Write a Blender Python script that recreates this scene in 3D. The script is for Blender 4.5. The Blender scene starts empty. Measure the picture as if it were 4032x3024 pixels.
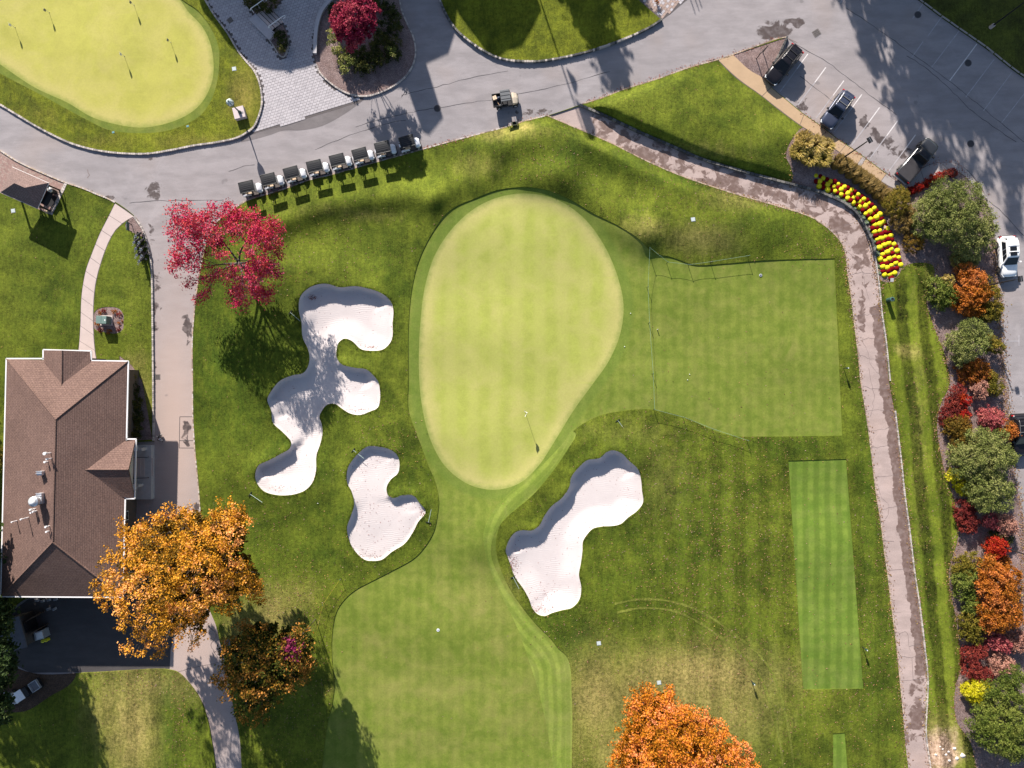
import bpy, math, random
import numpy as np
from mathutils import Vector, Matrix
from mathutils.geometry import delaunay_2d_cdt

random.seed(7)
RNG = np.random.default_rng(7)
sc = bpy.context.scene
COL = sc.collection
rad = math.radians

# ------------------------------------------------------------------ camera, light, exposure
S = 0.0286            # metres of ground per photograph pixel
H = 77.0              # height of the drone
cam_d = bpy.data.cameras.new('camera')
cam = bpy.data.objects.new('camera', cam_d)
COL.objects.link(cam)
cam.location = (0, 0, H)
cam.rotation_euler = (0, 0, 0)
cam_d.sensor_width = 36.0
cam_d.lens = 36.0 * H / (4032 * S)
cam_d.clip_start = 1.0
cam_d.clip_end = 3000
sc.camera = cam

SUN_EL = 25.0
SUN_AZ = -18.5        # degrees from +Y towards +X
W = bpy.data.worlds.new('World')
sc.world = W
W.use_nodes = True
_nt = W.node_tree
_sky = _nt.nodes.new('ShaderNodeTexSky')
_sky.sky_type = 'NISHITA'
_sky.sun_disc = False
_sky.sun_elevation = rad(SUN_EL)
_sky.sun_rotation = rad(SUN_AZ)
_bg = _nt.nodes['Background']
_bg.inputs['Strength'].default_value = 0.064
_nt.links.new(_sky.outputs['Color'], _bg.inputs['Color'])
_ld = bpy.data.lights.new('sun', 'SUN')
_ld.energy = 4.9
_ld.angle = rad(0.55)
_ld.color = (1.0, 0.93, 0.84)
sun = bpy.data.objects.new('sun', _ld)
COL.objects.link(sun)
_e, _a = rad(SUN_EL), rad(SUN_AZ)
SV = Vector((math.sin(_a) * math.cos(_e), math.cos(_a) * math.cos(_e), math.sin(_e)))
sun.rotation_euler = (-SV).to_track_quat('-Z', 'Y').to_euler()
sc.view_settings.view_transform = 'Standard'
sc.view_settings.look = 'None'
sc.view_settings.exposure = 1.16
sc.view_settings.gamma = 1.0
sc.view_settings.use_curve_mapping = False

# ------------------------------------------------------------------ helpers
def P(px, py, h=0.0):
    """photograph pixel of a point at height h -> world point"""
    k = S * (H - h) / H
    return Vector(((px - 2016) * k, (1512 - py) * k, h))

def tagp(o, label=None, cat=None, group=None, kind=None):
    if label: o['label'] = label
    if cat: o['category'] = cat
    if group: o['group'] = group
    if kind: o['kind'] = kind
    return o

def thing(name, label, cat, loc=(0, 0, 0), rz=0.0, group=None):
    o = bpy.data.objects.new(name, None)
    o.empty_display_size = 0.3
    COL.objects.link(o)
    o.location = loc
    o.rotation_euler = (0, 0, rz)
    return tagp(o, label, cat, group)

def link(name, me, parent=None):
    o = bpy.data.objects.new(name, me)
    COL.objects.link(o)
    if parent is not None:
        o.parent = parent
    return o

def np_mesh(name, V, F, mat, attrs=None, smooth=False):
    """V (n,3) array, F (m,k) index array with k = 3 or 4"""
    me = bpy.data.meshes.new(name)
    V = np.asarray(V, dtype=np.float32)
    F = np.asarray(F, dtype=np.int32)
    m, k = F.shape
    me.vertices.add(len(V))
    me.vertices.foreach_set('co', V.ravel())
    me.loops.add(m * k)
    me.loops.foreach_set('vertex_index', F.ravel())
    me.polygons.add(m)
    me.polygons.foreach_set('loop_start', np.arange(0, m * k, k, dtype=np.int32))
    me.polygons.foreach_set('use_smooth', np.full(m, smooth, dtype=bool))
    me.update(calc_edges=True)
    for an, (dom, arr) in (attrs or {}).items():
        a = me.attributes.new(an, 'FLOAT', dom)
        a.data.foreach_set('value', np.asarray(arr, dtype=np.float32))
    if mat: me.materials.append(mat)
    return me

class MB:
    """collects primitives into one mesh"""
    def __init__(self): self.v = []; self.f = []
    def add(self, vs, fs):
        b = len(self.v)
        self.v += [tuple(p) for p in vs]
        self.f += [tuple(b + i for i in f) for f in fs]
        return self
    def box(self, cx, cy, cz, sx, sy, sz, rz=0.0, M=None, top=1.0):
        vs = []
        for dz in (-.5, .5):
            t = top if dz > 0 else 1.0
            for dx, dy in ((-.5, -.5), (.5, -.5), (.5, .5), (-.5, .5)):
                x, y = dx * sx * t, dy * sy * t
                if rz: x, y = x * math.cos(rz) - y * math.sin(rz), x * math.sin(rz) + y * math.cos(rz)
                p = Vector((cx + x, cy + y, cz + dz * sz))
                vs.append(M @ p if M else p)
        return self.add(vs, [(3, 2, 1, 0), (4, 5, 6, 7), (0, 1, 5, 4), (1, 2, 6, 5), (2, 3, 7, 6), (3, 0, 4, 7)])
    def cyl(self, p0, p1, r0, r1=None, n=10, cap=True):
        r1 = r0 if r1 is None else r1
        p0, p1 = Vector(p0), Vector(p1)
        d = (p1 - p0).normalized()
        a = d.orthogonal().normalized(); b = d.cross(a)
        vs = []
        for p, r in ((p0, r0), (p1, r1)):
            for i in range(n):
                t = 2 * math.pi * i / n
                vs.append(p + a * (r * math.cos(t)) + b * (r * math.sin(t)))
        fs = [(i, (i + 1) % n, n + (i + 1) % n, n + i) for i in range(n)]
        if cap: fs += [tuple(range(n - 1, -1, -1)), tuple(range(n, 2 * n))]
        return self.add(vs, fs)
    def tube(self, pts, r, n=6):
        pts = [Vector(p) for p in pts]
        rs = r if isinstance(r, (list, tuple)) else [r] * len(pts)
        for i in range(len(pts) - 1):
            self.cyl(pts[i], pts[i + 1], rs[i], rs[i + 1], n)
        return self
    def prism(self, poly, z0, z1):
        n = len(poly)
        a = sum(poly[i][0] * poly[(i + 1) % n][1] - poly[(i + 1) % n][0] * poly[i][1] for i in range(n))
        if a < 0: poly = poly[::-1]
        vs = [(x, y, z0) for x, y in poly] + [(x, y, z1) for x, y in poly]
        fs = [tuple(range(n - 1, -1, -1)), tuple(range(n, 2 * n))]
        fs += [(i, (i + 1) % n, n + (i + 1) % n, n + i) for i in range(n)]
        return self.add(vs, fs)
    def loft(self, rings, cap=True, close=True):
        n = len(rings[0]); b = []
        for r in rings: b += list(r)
        fs = []
        for k in range(len(rings) - 1):
            for i in range(n if close else n - 1):
                j = (i + 1) % n
                fs.append((k * n + i, k * n + j, (k + 1) * n + j, (k + 1) * n + i))
        if cap:
            fs.append(tuple(range(n - 1, -1, -1)))
            fs.append(tuple((len(rings) - 1) * n + i for i in range(n)))
        return self.add(b, fs)
    def lathe(self, prof, c=(0, 0, 0), n=14):
        rings = [[(c[0] + r * math.cos(2 * math.pi * i / n), c[1] + r * math.sin(2 * math.pi * i / n), c[2] + z)
                  for i in range(n)] for r, z in prof]
        return self.loft(rings)
    def mesh(self, name, mat, smooth=False):
        me = bpy.data.meshes.new(name)
        me.from_pydata(self.v, [], self.f)
        if smooth:
            me.polygons.foreach_set('use_smooth', [True] * len(me.polygons))
        me.materials.append(mat)
        me.update()
        return me
    def obj(self, name, mat, parent=None, smooth=False, bevel=0.0):
        o = link(name, self.mesh(name, mat, smooth), parent)
        if bevel:
            b = o.modifiers.new('bevel', 'BEVEL'); b.width = bevel; b.segments = 2; b.limit_method = 'ANGLE'
        return o

def copy_tree(o, parent=None, **kw):
    c = o.copy(); COL.objects.link(c)
    if parent is not None: c.parent = parent
    for ch in list(o.children): copy_tree(ch, c)
    return c

# ------------------------------------------------------------------ materials
def lin(c):
    return tuple(((x / 255) / 12.92 if x / 255 <= .04045 else ((x / 255 + .055) / 1.055) ** 2.4) for x in c)

class NT:
    """small wrapper for building node trees"""
    def __init__(self, name):
        self.m = bpy.data.materials.new(name); self.m.use_nodes = True
        self.t = self.m.node_tree; self.n = self.t.nodes
        self.b = self.n['Principled BSDF']
    def node(self, ty, **kw):
        x = self.n.new(ty)
        for k, v in kw.items(): setattr(x, k, v)
        return x
    def L(self, a, b): self.t.links.new(a, b)
    def pos(self):
        return self.node('ShaderNodeNewGeometry').outputs['Position']
    def attr(self, name):
        return self.node('ShaderNodeAttribute', attribute_name=name).outputs['Fac']
    def noise(self, scale, detail=3, rough=.55, vec=None, dist=0.0, stretch=None):
        x = self.node('ShaderNodeTexNoise')
        x.inputs['Scale'].default_value = scale; x.inputs['Detail'].default_value = detail
        x.inputs['Roughness'].default_value = rough; x.inputs['Distortion'].default_value = dist
        v = vec or self.pos()
        if stretch:
            mp = self.node('ShaderNodeMapping'); mp.inputs['Scale'].default_value = stretch[:3]
            if len(stretch) > 3: mp.inputs['Rotation'].default_value = (0, 0, stretch[3])
            self.L(v, mp.inputs['Vector']); v = mp.outputs['Vector']
        self.L(v, x.inputs['Vector'])
        return x.outputs['Fac']
    def _in(self, sock, v):
        if v is None: return
        if hasattr(v, 'is_linked') or isinstance(v, bpy.types.NodeSocket): self.L(v, sock)
        else: sock.default_value = v
    def math(self, op, a, b=None, c=None, clamp=False):
        x = self.node('ShaderNodeMath', operation=op, use_clamp=clamp)
        self._in(x.inputs[0], a); self._in(x.inputs[1], b); self._in(x.inputs[2], c)
        return x.outputs[0]
    def rng(self, v, a, b, c=0.0, d=1.0, smooth=True):
        x = self.node('ShaderNodeMapRange'); x.clamp = True
        if smooth: x.interpolation_type = 'SMOOTHSTEP'
        self._in(x.inputs['Value'], v)
        for k, q in zip(('From Min', 'From Max', 'To Min', 'To Max'), (a, b, c, d)): x.inputs[k].default_value = q
        return x.outputs['Result']
    def mix(self, fac, a, b, blend='MIX'):
        x = self.node('ShaderNodeMix', data_type='RGBA', blend_type=blend)
        self._in(x.inputs[0], fac)
        for s, v in ((x.inputs[6], a), (x.inputs[7], b)):
            if isinstance(v, bpy.types.NodeSocket): self.L(v, s)
            else: s.default_value = (*v[:3], 1)
        return x.outputs[2]
    def bump(self, h, strength=.5, dist=.1):
        x = self.node('ShaderNodeBump'); x.inputs['Strength'].default_value = strength
        x.inputs['Distance'].default_value = dist
        self.L(h, x.inputs['Height']); self.L(x.outputs['Normal'], self.b.inputs['Normal'])
    def done(self, col, rough=.8, spec=.3, metal=0.0):
        self._in(self.b.inputs['Base Color'], col if isinstance(col, bpy.types.NodeSocket) else (*col[:3], 1))
        self._in(self.b.inputs['Roughness'], rough)
        self.b.inputs['Specular IOR Level'].default_value = spec
        self.b.inputs['Metallic'].default_value = metal
        return self.m

_mc = {}
def M(name, col, rough=.6, metal=0.0, var=.12, scale=6.0, spec=.4, bump=0.0):
    """plain procedural material: colour varied by noise"""
    if name in _mc: return _mc[name]
    t = NT(name)
    n = t.noise(scale, 4)
    c = t.mix(n, tuple(x * (1 - var * 1.6) for x in col), tuple(min(1, x * (1 + var * 1.6)) for x in col))
    if bump: t.bump(t.noise(scale * 6, 3), bump, .05)
    _mc[name] = t.done(c, rough, spec, metal)
    return _mc[name]

def M_leaf(name, cols, trans=.35):
    """foliage: three colours chosen per leaf by the attribute tint, some light passing through"""
    t = NT(name)
    r = t.node('ShaderNodeValToRGB')
    r.color_ramp.elements[0].color = (*cols[0], 1); r.color_ramp.elements[1].color = (*cols[-1], 1)
    r.color_ramp.elements[0].position = .08; r.color_ramp.elements[1].position = .92
    for i, c in enumerate(cols[1:-1]):
        e = r.color_ramp.elements.new((i + 1) / (len(cols) - 1)); e.color = (*c, 1)
    t.L(t.attr('tint'), r.inputs['Fac'])
    t.L(r.outputs['Color'], t.b.inputs['Base Color'])
    t.b.inputs['Roughness'].default_value = .55
    t.b.inputs['Specular IOR Level'].default_value = .08
    tr = t.node('ShaderNodeBsdfTranslucent'); t.L(r.outputs['Color'], tr.inputs['Color'])
    ms = t.node('ShaderNodeMixShader'); ms.inputs[0].default_value = trans
    t.L(t.b.outputs[0], ms.inputs[1]); t.L(tr.outputs[0], ms.inputs[2])
    t.L(ms.outputs[0], t.n['Material Output'].inputs['Surface'])
    return t.m
# ------------------------------------------------------------------ outlines, in photograph pixels
def cr(pts, closed=True, step=12.0):
    """Catmull-Rom through the points; a point given twice is a corner"""
    pts = [np.array(p, float) for p in pts]
    n = len(pts); out = []
    for i in range(n if closed else n - 1):
        p1, p2 = pts[i], pts[(i + 1) % n]
        d = np.linalg.norm(p2 - p1)
        if d < .5: continue
        if closed: p0, p3 = pts[i - 1], pts[(i + 2) % n]
        else: p0, p3 = pts[max(i - 1, 0)], pts[min(i + 2, n - 1)]
        if np.linalg.norm(p1 - p0) < .5: p0 = p1 - (p2 - p1)
        if np.linalg.norm(p3 - p2) < .5: p3 = p2 + (p2 - p1)
        k = max(1, int(math.ceil(d / step)))
        l0 = max(np.linalg.norm(p1 - p0), 1e-3); l2 = max(np.linalg.norm(p3 - p2), 1e-3)
        m1 = ((p1 - p0) / l0 + (p2 - p1) / d) * d / 2
        m2 = ((p2 - p1) / d + (p3 - p2) / l2) * d / 2
        for j in range(k):
            t = j / k
            out.append((2*t**3 - 3*t*t + 1) * p1 + (t**3 - 2*t*t + t) * m1 + (-2*t**3 + 3*t*t) * p2 + (t**3 - t*t) * m2)
    if not closed: out.append(pts[-1])
    return np.array(out)
def sc2(pts, k=1.8228): return [(x * k, y * k) for x, y in pts]
def poly(pts): # straight sides
    o = []
    for p in pts: o += [p, p]
    return o

BUNKER_A = [(1181,1166),(1212,1134),(1253,1118),(1289,1117),(1335,1130),(1398,1126),(1443,1134),(1493,1150),(1524,1170),(1542,1193),(1549,1225),(1546,1270),(1542,1338),(1511,1374),(1461,1381),(1420,1374),(1384,1342),(1357,1333),(1335,1347),(1325,1378),(1325,1405),(1344,1433),(1398,1448),(1443,1455),(1470,1478),(1488,1500),(1495,1530),(1497,1563),(1488,1604),(1452,1622),(1416,1634),(1375,1627),(1344,1608),(1316,1590),(1289,1593),(1267,1618),(1258,1640),(1267,1672),(1270,1703),(1262,1744),(1246,1794),(1244,1853),(1231,1898),(1203,1929),(1172,1943),(1127,1951),(1077,1948),(1036,1934),(1009,1902),(1002,1875),(1014,1835),(1059,1812),(1108,1785),(1138,1767),(1144,1740),(1131,1722),(1108,1699),(1072,1663),(1066,1618),(1050,1572),(1068,1536),(1099,1500),(1149,1478),(1194,1467),(1215,1428),(1212,1378),(1190,1329),(1185,1270),(1174,1211)]
BUNKER_B = [(1368,1844),(1384,1816),(1416,1780),(1448,1758),(1497,1760),(1538,1771),(1565,1794),(1573,1825),(1567,1862),(1538,1889),(1522,1920),(1527,1948),(1547,1961),(1583,1950),(1628,1952),(1651,1979),(1676,2015),(1646,2056),(1628,2092),(1592,2142),(1542,2174),(1502,2205),(1470,2210),(1434,2205),(1389,2160),(1371,2119),(1365,2079),(1380,2033),(1393,1988),(1384,1938),(1366,1902)]
BUNKER_C = [(1991,2169),(2023,2101),(2050,2088),(2095,2088),(2122,2070),(2145,2029),(2172,1993),(2212,1961),(2242,1916),(2249,1880),(2280,1839),(2312,1812),(2362,1803),(2389,1780),(2411,1773),(2448,1785),(2479,1816),(2513,1848),(2524,1884),(2529,1934),(2533,1979),(2511,2011),(2475,2038),(2443,2065),(2411,2072),(2371,2074),(2335,2083),(2312,2106),(2296,2133),(2294,2169),(2287,2223),(2280,2264),(2289,2315),(2282,2362),(2252,2395),(2215,2404),(2173,2416),(2145,2427),(2117,2420),(2093,2390),(2086,2367),(2061,2320),(2028,2273),(2000,2196)]
GREEN = sc2([(1000,470),(1060,432),(1130,418),(1200,430),(1260,470),(1305,530),(1335,600),(1347,660),(1340,720),(1315,780),(1280,830),(1240,885),(1200,950),(1160,1010),(1120,1045),(1065,1058),(1010,1045),(960,1005),(930,950),(912,880),(905,800),(908,700),(920,610),(945,540)])
FAIRWAY = [(1945,752),(1880,777),(1768,831),(1705,913),(1651,1021),(1624,1125),(1608,1292),(1608,1500),(1608,1613),(1633,1690),(1660,1762),(1687,1835),(1714,1898),(1728,1979),(1723,2024),(1710,2088),(1678,2146),(1633,2196),(1547,2246),(1467,2287),(1397,2325),(1355,2362),(1327,2404),(1313,2455),(1306,2530),(1308,2605),(1317,2679),(1310,2760),(1290,2850),(1275,2950),(1265,3100),(1265,3500),(1265,3500),(2227,3500),(2227,3500),(2227,3024)] + sc2([(1222,1500),(1215,1420),(1190,1380),(1160,1350),(1120,1300),(1090,1250),(1072,1190),(1075,1150),(1100,1100),(1160,1045),(1200,1000),(1225,955),(1235,935),(1290,900),(1350,887),(1400,884),(1440,890),(1490,905),(1540,930),(1590,942),(1640,943),(1820,941),(1820,941),(1803,558),(1803,558),(1640,563),(1560,570),(1500,572),(1450,555),(1410,545),(1385,520),(1340,490),(1280,460),(1230,430),(1180,410),(1130,404)])
FIRST_CUT = sc2([(1045,1150),(1062,1110),(1110,1055),(1165,1010),(1205,970),(1222,950),(1236,930),(1244,936),(1230,965),(1160,1060),(1076,1140),(1060,1190),(1080,1250),(1120,1310),(1185,1385),(1225,1420),(1235,1500),(1235,1659),(1235,1800),(1235,1800),(1205,1800),(1205,1800),(1195,1659),(1170,1520),(1140,1420),(1110,1340),(1075,1270),(1052,1210)])
TEE = poly([(3104,1814),(3332,1807),(3400,2712),(3162,2715)])
SMALL_TEE = poly([(3280,2889),(3327,2885),(3352,3200),(3280,3200)])
PGREEN_F = [(719,0),(778,41),(832,113),(861,190),(863,253),(854,325),(832,393),(791,452),(723,493),(656,515),(579,524),(497,522),(425,511),(348,475),(271,434),(181,384),(68,325),(0,289),(-150,200),(-250,0),(-200,-200),(100,-300),(500,-200)]
PGREEN = [(705,-5),(741,45),(796,104),(827,167),(841,249),(836,316),(805,389),(759,438),(678,479),(565,502),(475,493),(362,461),(271,407),(136,344),(0,253),(-120,170),(-200,0),(-150,-150),(100,-250),(480,-160)]
NW_KERB = [(-400,150),(-200,290),(0,411),(68,452),(136,493),(203,529),(271,561),(339,583),(407,597),(497,606),(588,606),(678,592),(769,574),(859,561),(940,542),(972,524),(1000,502),(1023,452),(1033,407),(1029,353),(1018,312),(1000,276),(976,249),(940,203),(900,136),(841,54),(809,0),(700,-190)]
NW_LAWN = NW_KERB + [(600,-400),(600,-400),(-400,-400),(-400,-400)]
ASPHALT = ([(-400,350),(-200,478),(0,592),(72,637),(181,687),(258,719),(325,741),(384,766),(429,784),(457,797),(506,831),(529,852),(561,899),(583,958),(594,1012),(600,1089),(602,1202),(604,1383),(605,1500),(606,1720),(606,1738),(606,1738),(480,1742),(480,1742),(470,2000),(470,2330),(470,2330),(100,2360),(30,2420),(0,2500),(20,2600),(120,2650),(355,2648),(500,2640),(620,2634),(667,2637),(700,2647),(747,2693),(789,2754),(817,2833),(835,2927),(849,3024),(860,3200),(860,3200),(975,3200),(975,3200),(952,3024),(943,2903),(919,2787),(887,2614),(868,2539),(849,2460),(820,2385),(808,2250),(798,2140),(791,2033),(782,1907),(769,1771),(761,1636),(760,1500),(759,1338),(766,1238),(778,1134),(790,1060),(800,1010),(822,930),(865,865),(936,813),(976,790),(1060,763),(1131,741),(1217,710),(1312,687),(1393,664),(1479,640),(1570,615),(1660,590),(1768,560),(1859,536),(1972,506),(2068,477),(2156,455),(2280,414),(2362,389),(2452,355),(2588,312),(2723,264),(2827,235),(2886,217),(3000,176),(3056,156),(3098,147),(3098,147),(3061,224),(3014,299),(3014,312),(3014,312),(3042,346),(3103,397),(3159,443),(3233,495),(3299,546),(3355,583),(3420,630),(3476,672),(3513,700),(3541,714),(3580,700),(3620,668),(3653,653),(3700,645),(3756,644),(3784,667),(3821,709),(3854,750),(3877,780),(3900,830),(3914,880),(3917,937),(3921,1007),(3928,1100),(3935,1170),(3940,1263),(3947,1357),(3956,1450),(3961,1500),(3966,1547),(3970,1640),(3977,1733),(3994,1873),(4017,1967),(4032,2060),(4060,2300),(4090,2700),(4110,3200),(4110,3200),(4700,3200),(4700,3200),(4700,600),(4200,390),(4032,303),(3980,266),(3886,191),(3793,126),(3700,61),(3620,0),(3400,-170),(3200,-400),(3200,-400),(1500,-400),(1500,-400),(700,-400),(700,-400),(600,0),(600,300),(-400,-50),(-400,-50)])
PLAZA = [(1425,398),(1425,398),(1316,434),(1226,461),(1136,493),(1068,506),(1000,527),(960,540),(960,540),(900,480),(900,300),(750,0),(600,-400),(600,-400),(1400,-400),(1400,-400),(1480,0),(1480,300),(1480,300)]
PATCH = [(1435,392),(1435,392),(1370,440),(1310,476),(1265,497),(1185,513),(1110,515),(1068,530),(1000,549),(950,560),(950,560),(950,500),(950,500),(1400,380),(1400,380)]
ISLAND_KERB = [(1246,253),(1262,289),(1298,325),(1344,357),(1389,375),(1443,380),(1497,366),(1552,339),(1601,298),(1628,253),(1637,203),(1628,149),(1606,99),(1583,45),(1574,0),(1560,-80)]
ISLAND = [(1330,-60),(1307,0),(1267,50),(1246,118),(1240,217)] + ISLAND_KERB + [(1540,-200),(1540,-200),(1400,-200),(1400,-200)]
N_KERB = [(1700,-120),(1732,0),(1750,45),(1791,113),(1850,167),(1904,203),(1949,226),(2000,240),(2045,244),(2113,245),(2199,233),(2316,206),(2407,176),(2497,140),(2565,106),(2606,79)]
N_LAWN = N_KERB + [(2606,79),(2556,36),(2515,0),(2400,-100),(2400,-380),(2400,-380),(1700,-380),(1700,-380)]
TOP_PATH = poly([(2515,0),(2556,36),(2606,79),(2640,55),(2680,20),(2705,0),(2800,-120),(2420,-120)])
WOOD_KERB = [(3400,-170),(3620,0),(3700,61),(3793,126),(3886,191),(3980,266),(4032,303),(4200,390)]
WOODS = WOOD_KERB + [(4400,500),(4400,500),(4400,-400),(4400,-400),(3250,-400),(3250,-400)]
PATH_S = [(2156,457),(2271,506),(2407,565),(2542,633),(2678,692),(2836,746),(2920,772),(3000,795),(3070,815),(3140,836),(3201,860),(3247,890),(3285,923),(3313,960),(3327,997),(3336,1077),(3350,1170),(3364,1287),(3378,1403),(3387,1500),(3406,1617),(3420,1710),(3434,1827),(3448,1943),(3467,2060),(3481,2176),(3492,2250),(3509,2390),(3527,2530),(3541,2670),(3555,2810),(3565,2926),(3576,3024),(3590,3200)]
PATH_N = [(2280,416),(2384,460),(2497,514),(2633,573),(2769,631),(2904,672),(3000,698),(3070,717),(3154,737),(3210,753),(3261,773),(3327,805),(3373,846),(3401,893),(3425,940),(3443,1007),(3453,1077),(3462,1147),(3471,1240),(3485,1333),(3495,1426),(3502,1500),(3523,1617),(3537,1733),(3548,1827),(3560,1943),(3576,2060),(3590,2176),(3599,2250),(3620,2390),(3637,2530),(3651,2670),(3646,2810),(3644,2880),(3662,3024),(3680,3200)]
PATH = [PATH_S[0]] + PATH_S + [PATH_S[-1], PATH_N[-1]] + PATH_N[::-1] + [PATH_N[0]]
WALK_L = [(452,799),(425,854),(393,917),(362,994),(339,1057),(325,1125),(319,1179),(316,1270),(312,1338),(306,1400)]
WALK_R = [(529,853),(488,877),(452,913),(420,976),(398,1039),(380,1107),(371,1179),(370,1306),(376,1383),(386,1440)]
WALK = [WALK_L[0]] + WALK_L + [WALK_L[-1], WALK_R[-1]] + WALK_R[::-1] + [WALK_R[0], (500,828)]
SIDEWALK = [(2827,237),(2827,237),(2886,217),(2886,217),(2949,276),(3012,313),(3042,348),(3103,400),(3159,446),(3233,498),(3299,549),(3355,586),(3420,633),(3476,675),(3513,703),(3541,717),(3585,702),(3622,668),(3655,650),(3700,640),(3780,650),(3860,730),(3890,790),(3890,790),(3862,770),(3815,715),(3780,682),(3730,668),(3690,690),(3620,735),(3580,752),(3537,748),(3504,737),(3467,714),(3373,649),(3299,597),(3224,541),(3161,502),(3061,429),(3000,380),(2904,312),(2859,271)]
MULCH_E = [(3161,502),(3117,550),(3100,583),(3096,620),(3112,653),(3122,700),(3110,735),(3110,735),(3210,750),(3327,801),(3401,890),(3443,1007),(3453,1090),(3462,1100),(3500,1112),(3540,1080),(3555,1053),(3583,1039),(3644,1035),(3672,1044),(3681,1067),(3672,1100),(3653,1147),(3648,1184),(3662,1240),(3690,1319),(3718,1389),(3732,1450),(3742,1500),(3734,1530),(3718,1561),(3695,1621),(3690,1687),(3700,1761),(3718,1850),(3742,1920),(3765,2004),(3774,2060),(3770,2130),(3751,2190),(3737,2250),(3746,2343),(3765,2437),(3774,2507),(3788,2623),(3765,2693),(3758,2787),(3770,2847),(3816,2913),(3840,2997),(3850,3060),(3860,3200),(3860,3200),(4130,3200),(4130,3200),(4050,2100),(3990,1750),(3960,1300),(3935,900),(3890,770),(3760,670),(3600,720),(3500,690),(3300,570)]
MULCH_TRI = poly([(2882,218),(3098,146),(3120,150),(3030,320),(3012,318),(2949,280)])
BED_SIGN = [(529,852),(556,893),(575,938),(565,935),(540,923),(500,903),(492,885),(502,870)]
BED_BOX = [(385,1216),(430,1208),(470,1216),(486,1240),(486,1270),(484,1296),(460,1312),(410,1308),(372,1295),(371,1230)]
BED_HOUSE = poly([(470,1400),(520,1440),(560,1500),(600,1730),(480,1740)])
BED_STEPS = poly([(968,-60),(968,0),(1009,74),(1062,48),(1100,10),(1110,-60)])
BED_PLANT = [(1053,145),(1053,145),(1080,186),(1105,222),(1118,224),(1130,205),(1136,180),(1134,148),(1125,118),(1105,98),(1090,108),(1080,125),(1080,125)]
YARD = [(0,2560),(0,2560),(110,2560),(300,2650),(280,2690),(200,2740),(100,2800),(-60,2800),(-60,2800)]

YARDPAVE = poly([(110,2360),(470,2330),(700,2345),(690,2480),(672,2560),(668,2634),(620,2633),(500,2639),(355,2647),(120,2649),(20,2600),(0,2500),(30,2420)])
# name, outline, step, priority order = order of this list (first wins)
REG = [('sand', BUNKER_A, 7), ('sand', BUNKER_B, 7), ('sand', BUNKER_C, 7),
       ('green', GREEN, 14), ('green', PGREEN, 14), ('collar', PGREEN_F, 14),
       ('tee', TEE, 60), ('tee', SMALL_TEE, 60), ('cut', FIRST_CUT, 14), ('fairway', FAIRWAY, 12),
       ('walk', WALK, 14), ('sidewalk', SIDEWALK, 14),
       ('mulch', BED_PLANT, 10), ('mulch', BED_STEPS, 20), ('mulch', BED_SIGN, 10), ('mulch', BED_BOX, 10),
       ('lawn', NW_LAWN, 12), ('lawn', N_LAWN, 12), ('woods', WOODS, 14),
       ('mulch', ISLAND, 10), ('plaza', PLAZA, 16), ('plaza', TOP_PATH, 16), ('patch', PATCH, 14), ('yardpave', YARDPAVE, 20),
       ('brick', poly([(-60,555),(0,592),(72,637),(181,687),(260,720),(203,847),(113,808),(29,772),(-60,735)]), 40),
       ('path', PATH, 14), ('asphalt', ASPHALT, 14),
       ('mulch', MULCH_E, 14), ('mulch', MULCH_TRI, 20), ('mulch', BED_HOUSE, 20), ('dirt', YARD, 20)]
OFF = dict(sand=-.03, green=.05, collar=.06, tee=.06, cut=.06, fairway=.05, walk=.08, sidewalk=.1, mulch=.09, lawn=.13,
           woods=.12, plaza=.012, patch=.006, yardpave=.004, brick=.05, path=.02, asphalt=0.0, rough=.12, dirt=.10)
OUT = [cr(o, True, st) for _, o, st in REG]

def inside(pg, pts):
    x, y = pts[:, 0], pts[:, 1]
    x0, y0 = pg[:, 0], pg[:, 1]; x1, y1 = np.roll(x0, -1), np.roll(y0, -1)
    res = np.zeros(len(pts), bool)
    bb = (x >= x0.min()) & (x <= x0.max()) & (y >= y0.min()) & (y <= y0.max())
    idx = np.nonzero(bb)[0]
    for c in np.array_split(idx, max(1, len(idx) // 4000)):
        if not len(c): continue
        X, Y = x[c][:, None], y[c][:, None]
        cond = ((y0 <= Y) & (y1 > Y)) | ((y1 <= Y) & (y0 > Y))
        with np.errstate(divide='ignore', invalid='ignore'):
            xi = x0 + (Y - y0) * (x1 - x0) / (y1 - y0)
        res[c] = (np.sum(cond & (X < xi), axis=1) % 2) == 1
    return res

def dist_to(pl, pts, closed=True):
    """distance of points to a polyline, and the unit vector from nearest point"""
    a = pl if closed else pl[:-1]
    b = np.roll(pl, -1, axis=0) if closed else pl[1:]
    D = np.full(len(pts), 1e9); N = np.zeros((len(pts), 2))
    for c in np.array_split(np.arange(len(pts)), max(1, len(pts) // 2000)):
        if not len(c): continue
        p = pts[c][:, None, :]
        ab = (b - a)[None]; t = np.clip(((p - a[None]) * ab).sum(2) / np.maximum((ab ** 2).sum(2), 1e-9), 0, 1)
        q = a[None] + t[..., None] * ab
        d2 = ((p - q) ** 2).sum(2); k = d2.argmin(1); r = np.arange(len(c))
        D[c] = np.sqrt(d2[r, k]); N[c] = (pts[c] - q[r, k]) / np.maximum(D[c], 1e-6)[:, None]
    return D, N

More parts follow.
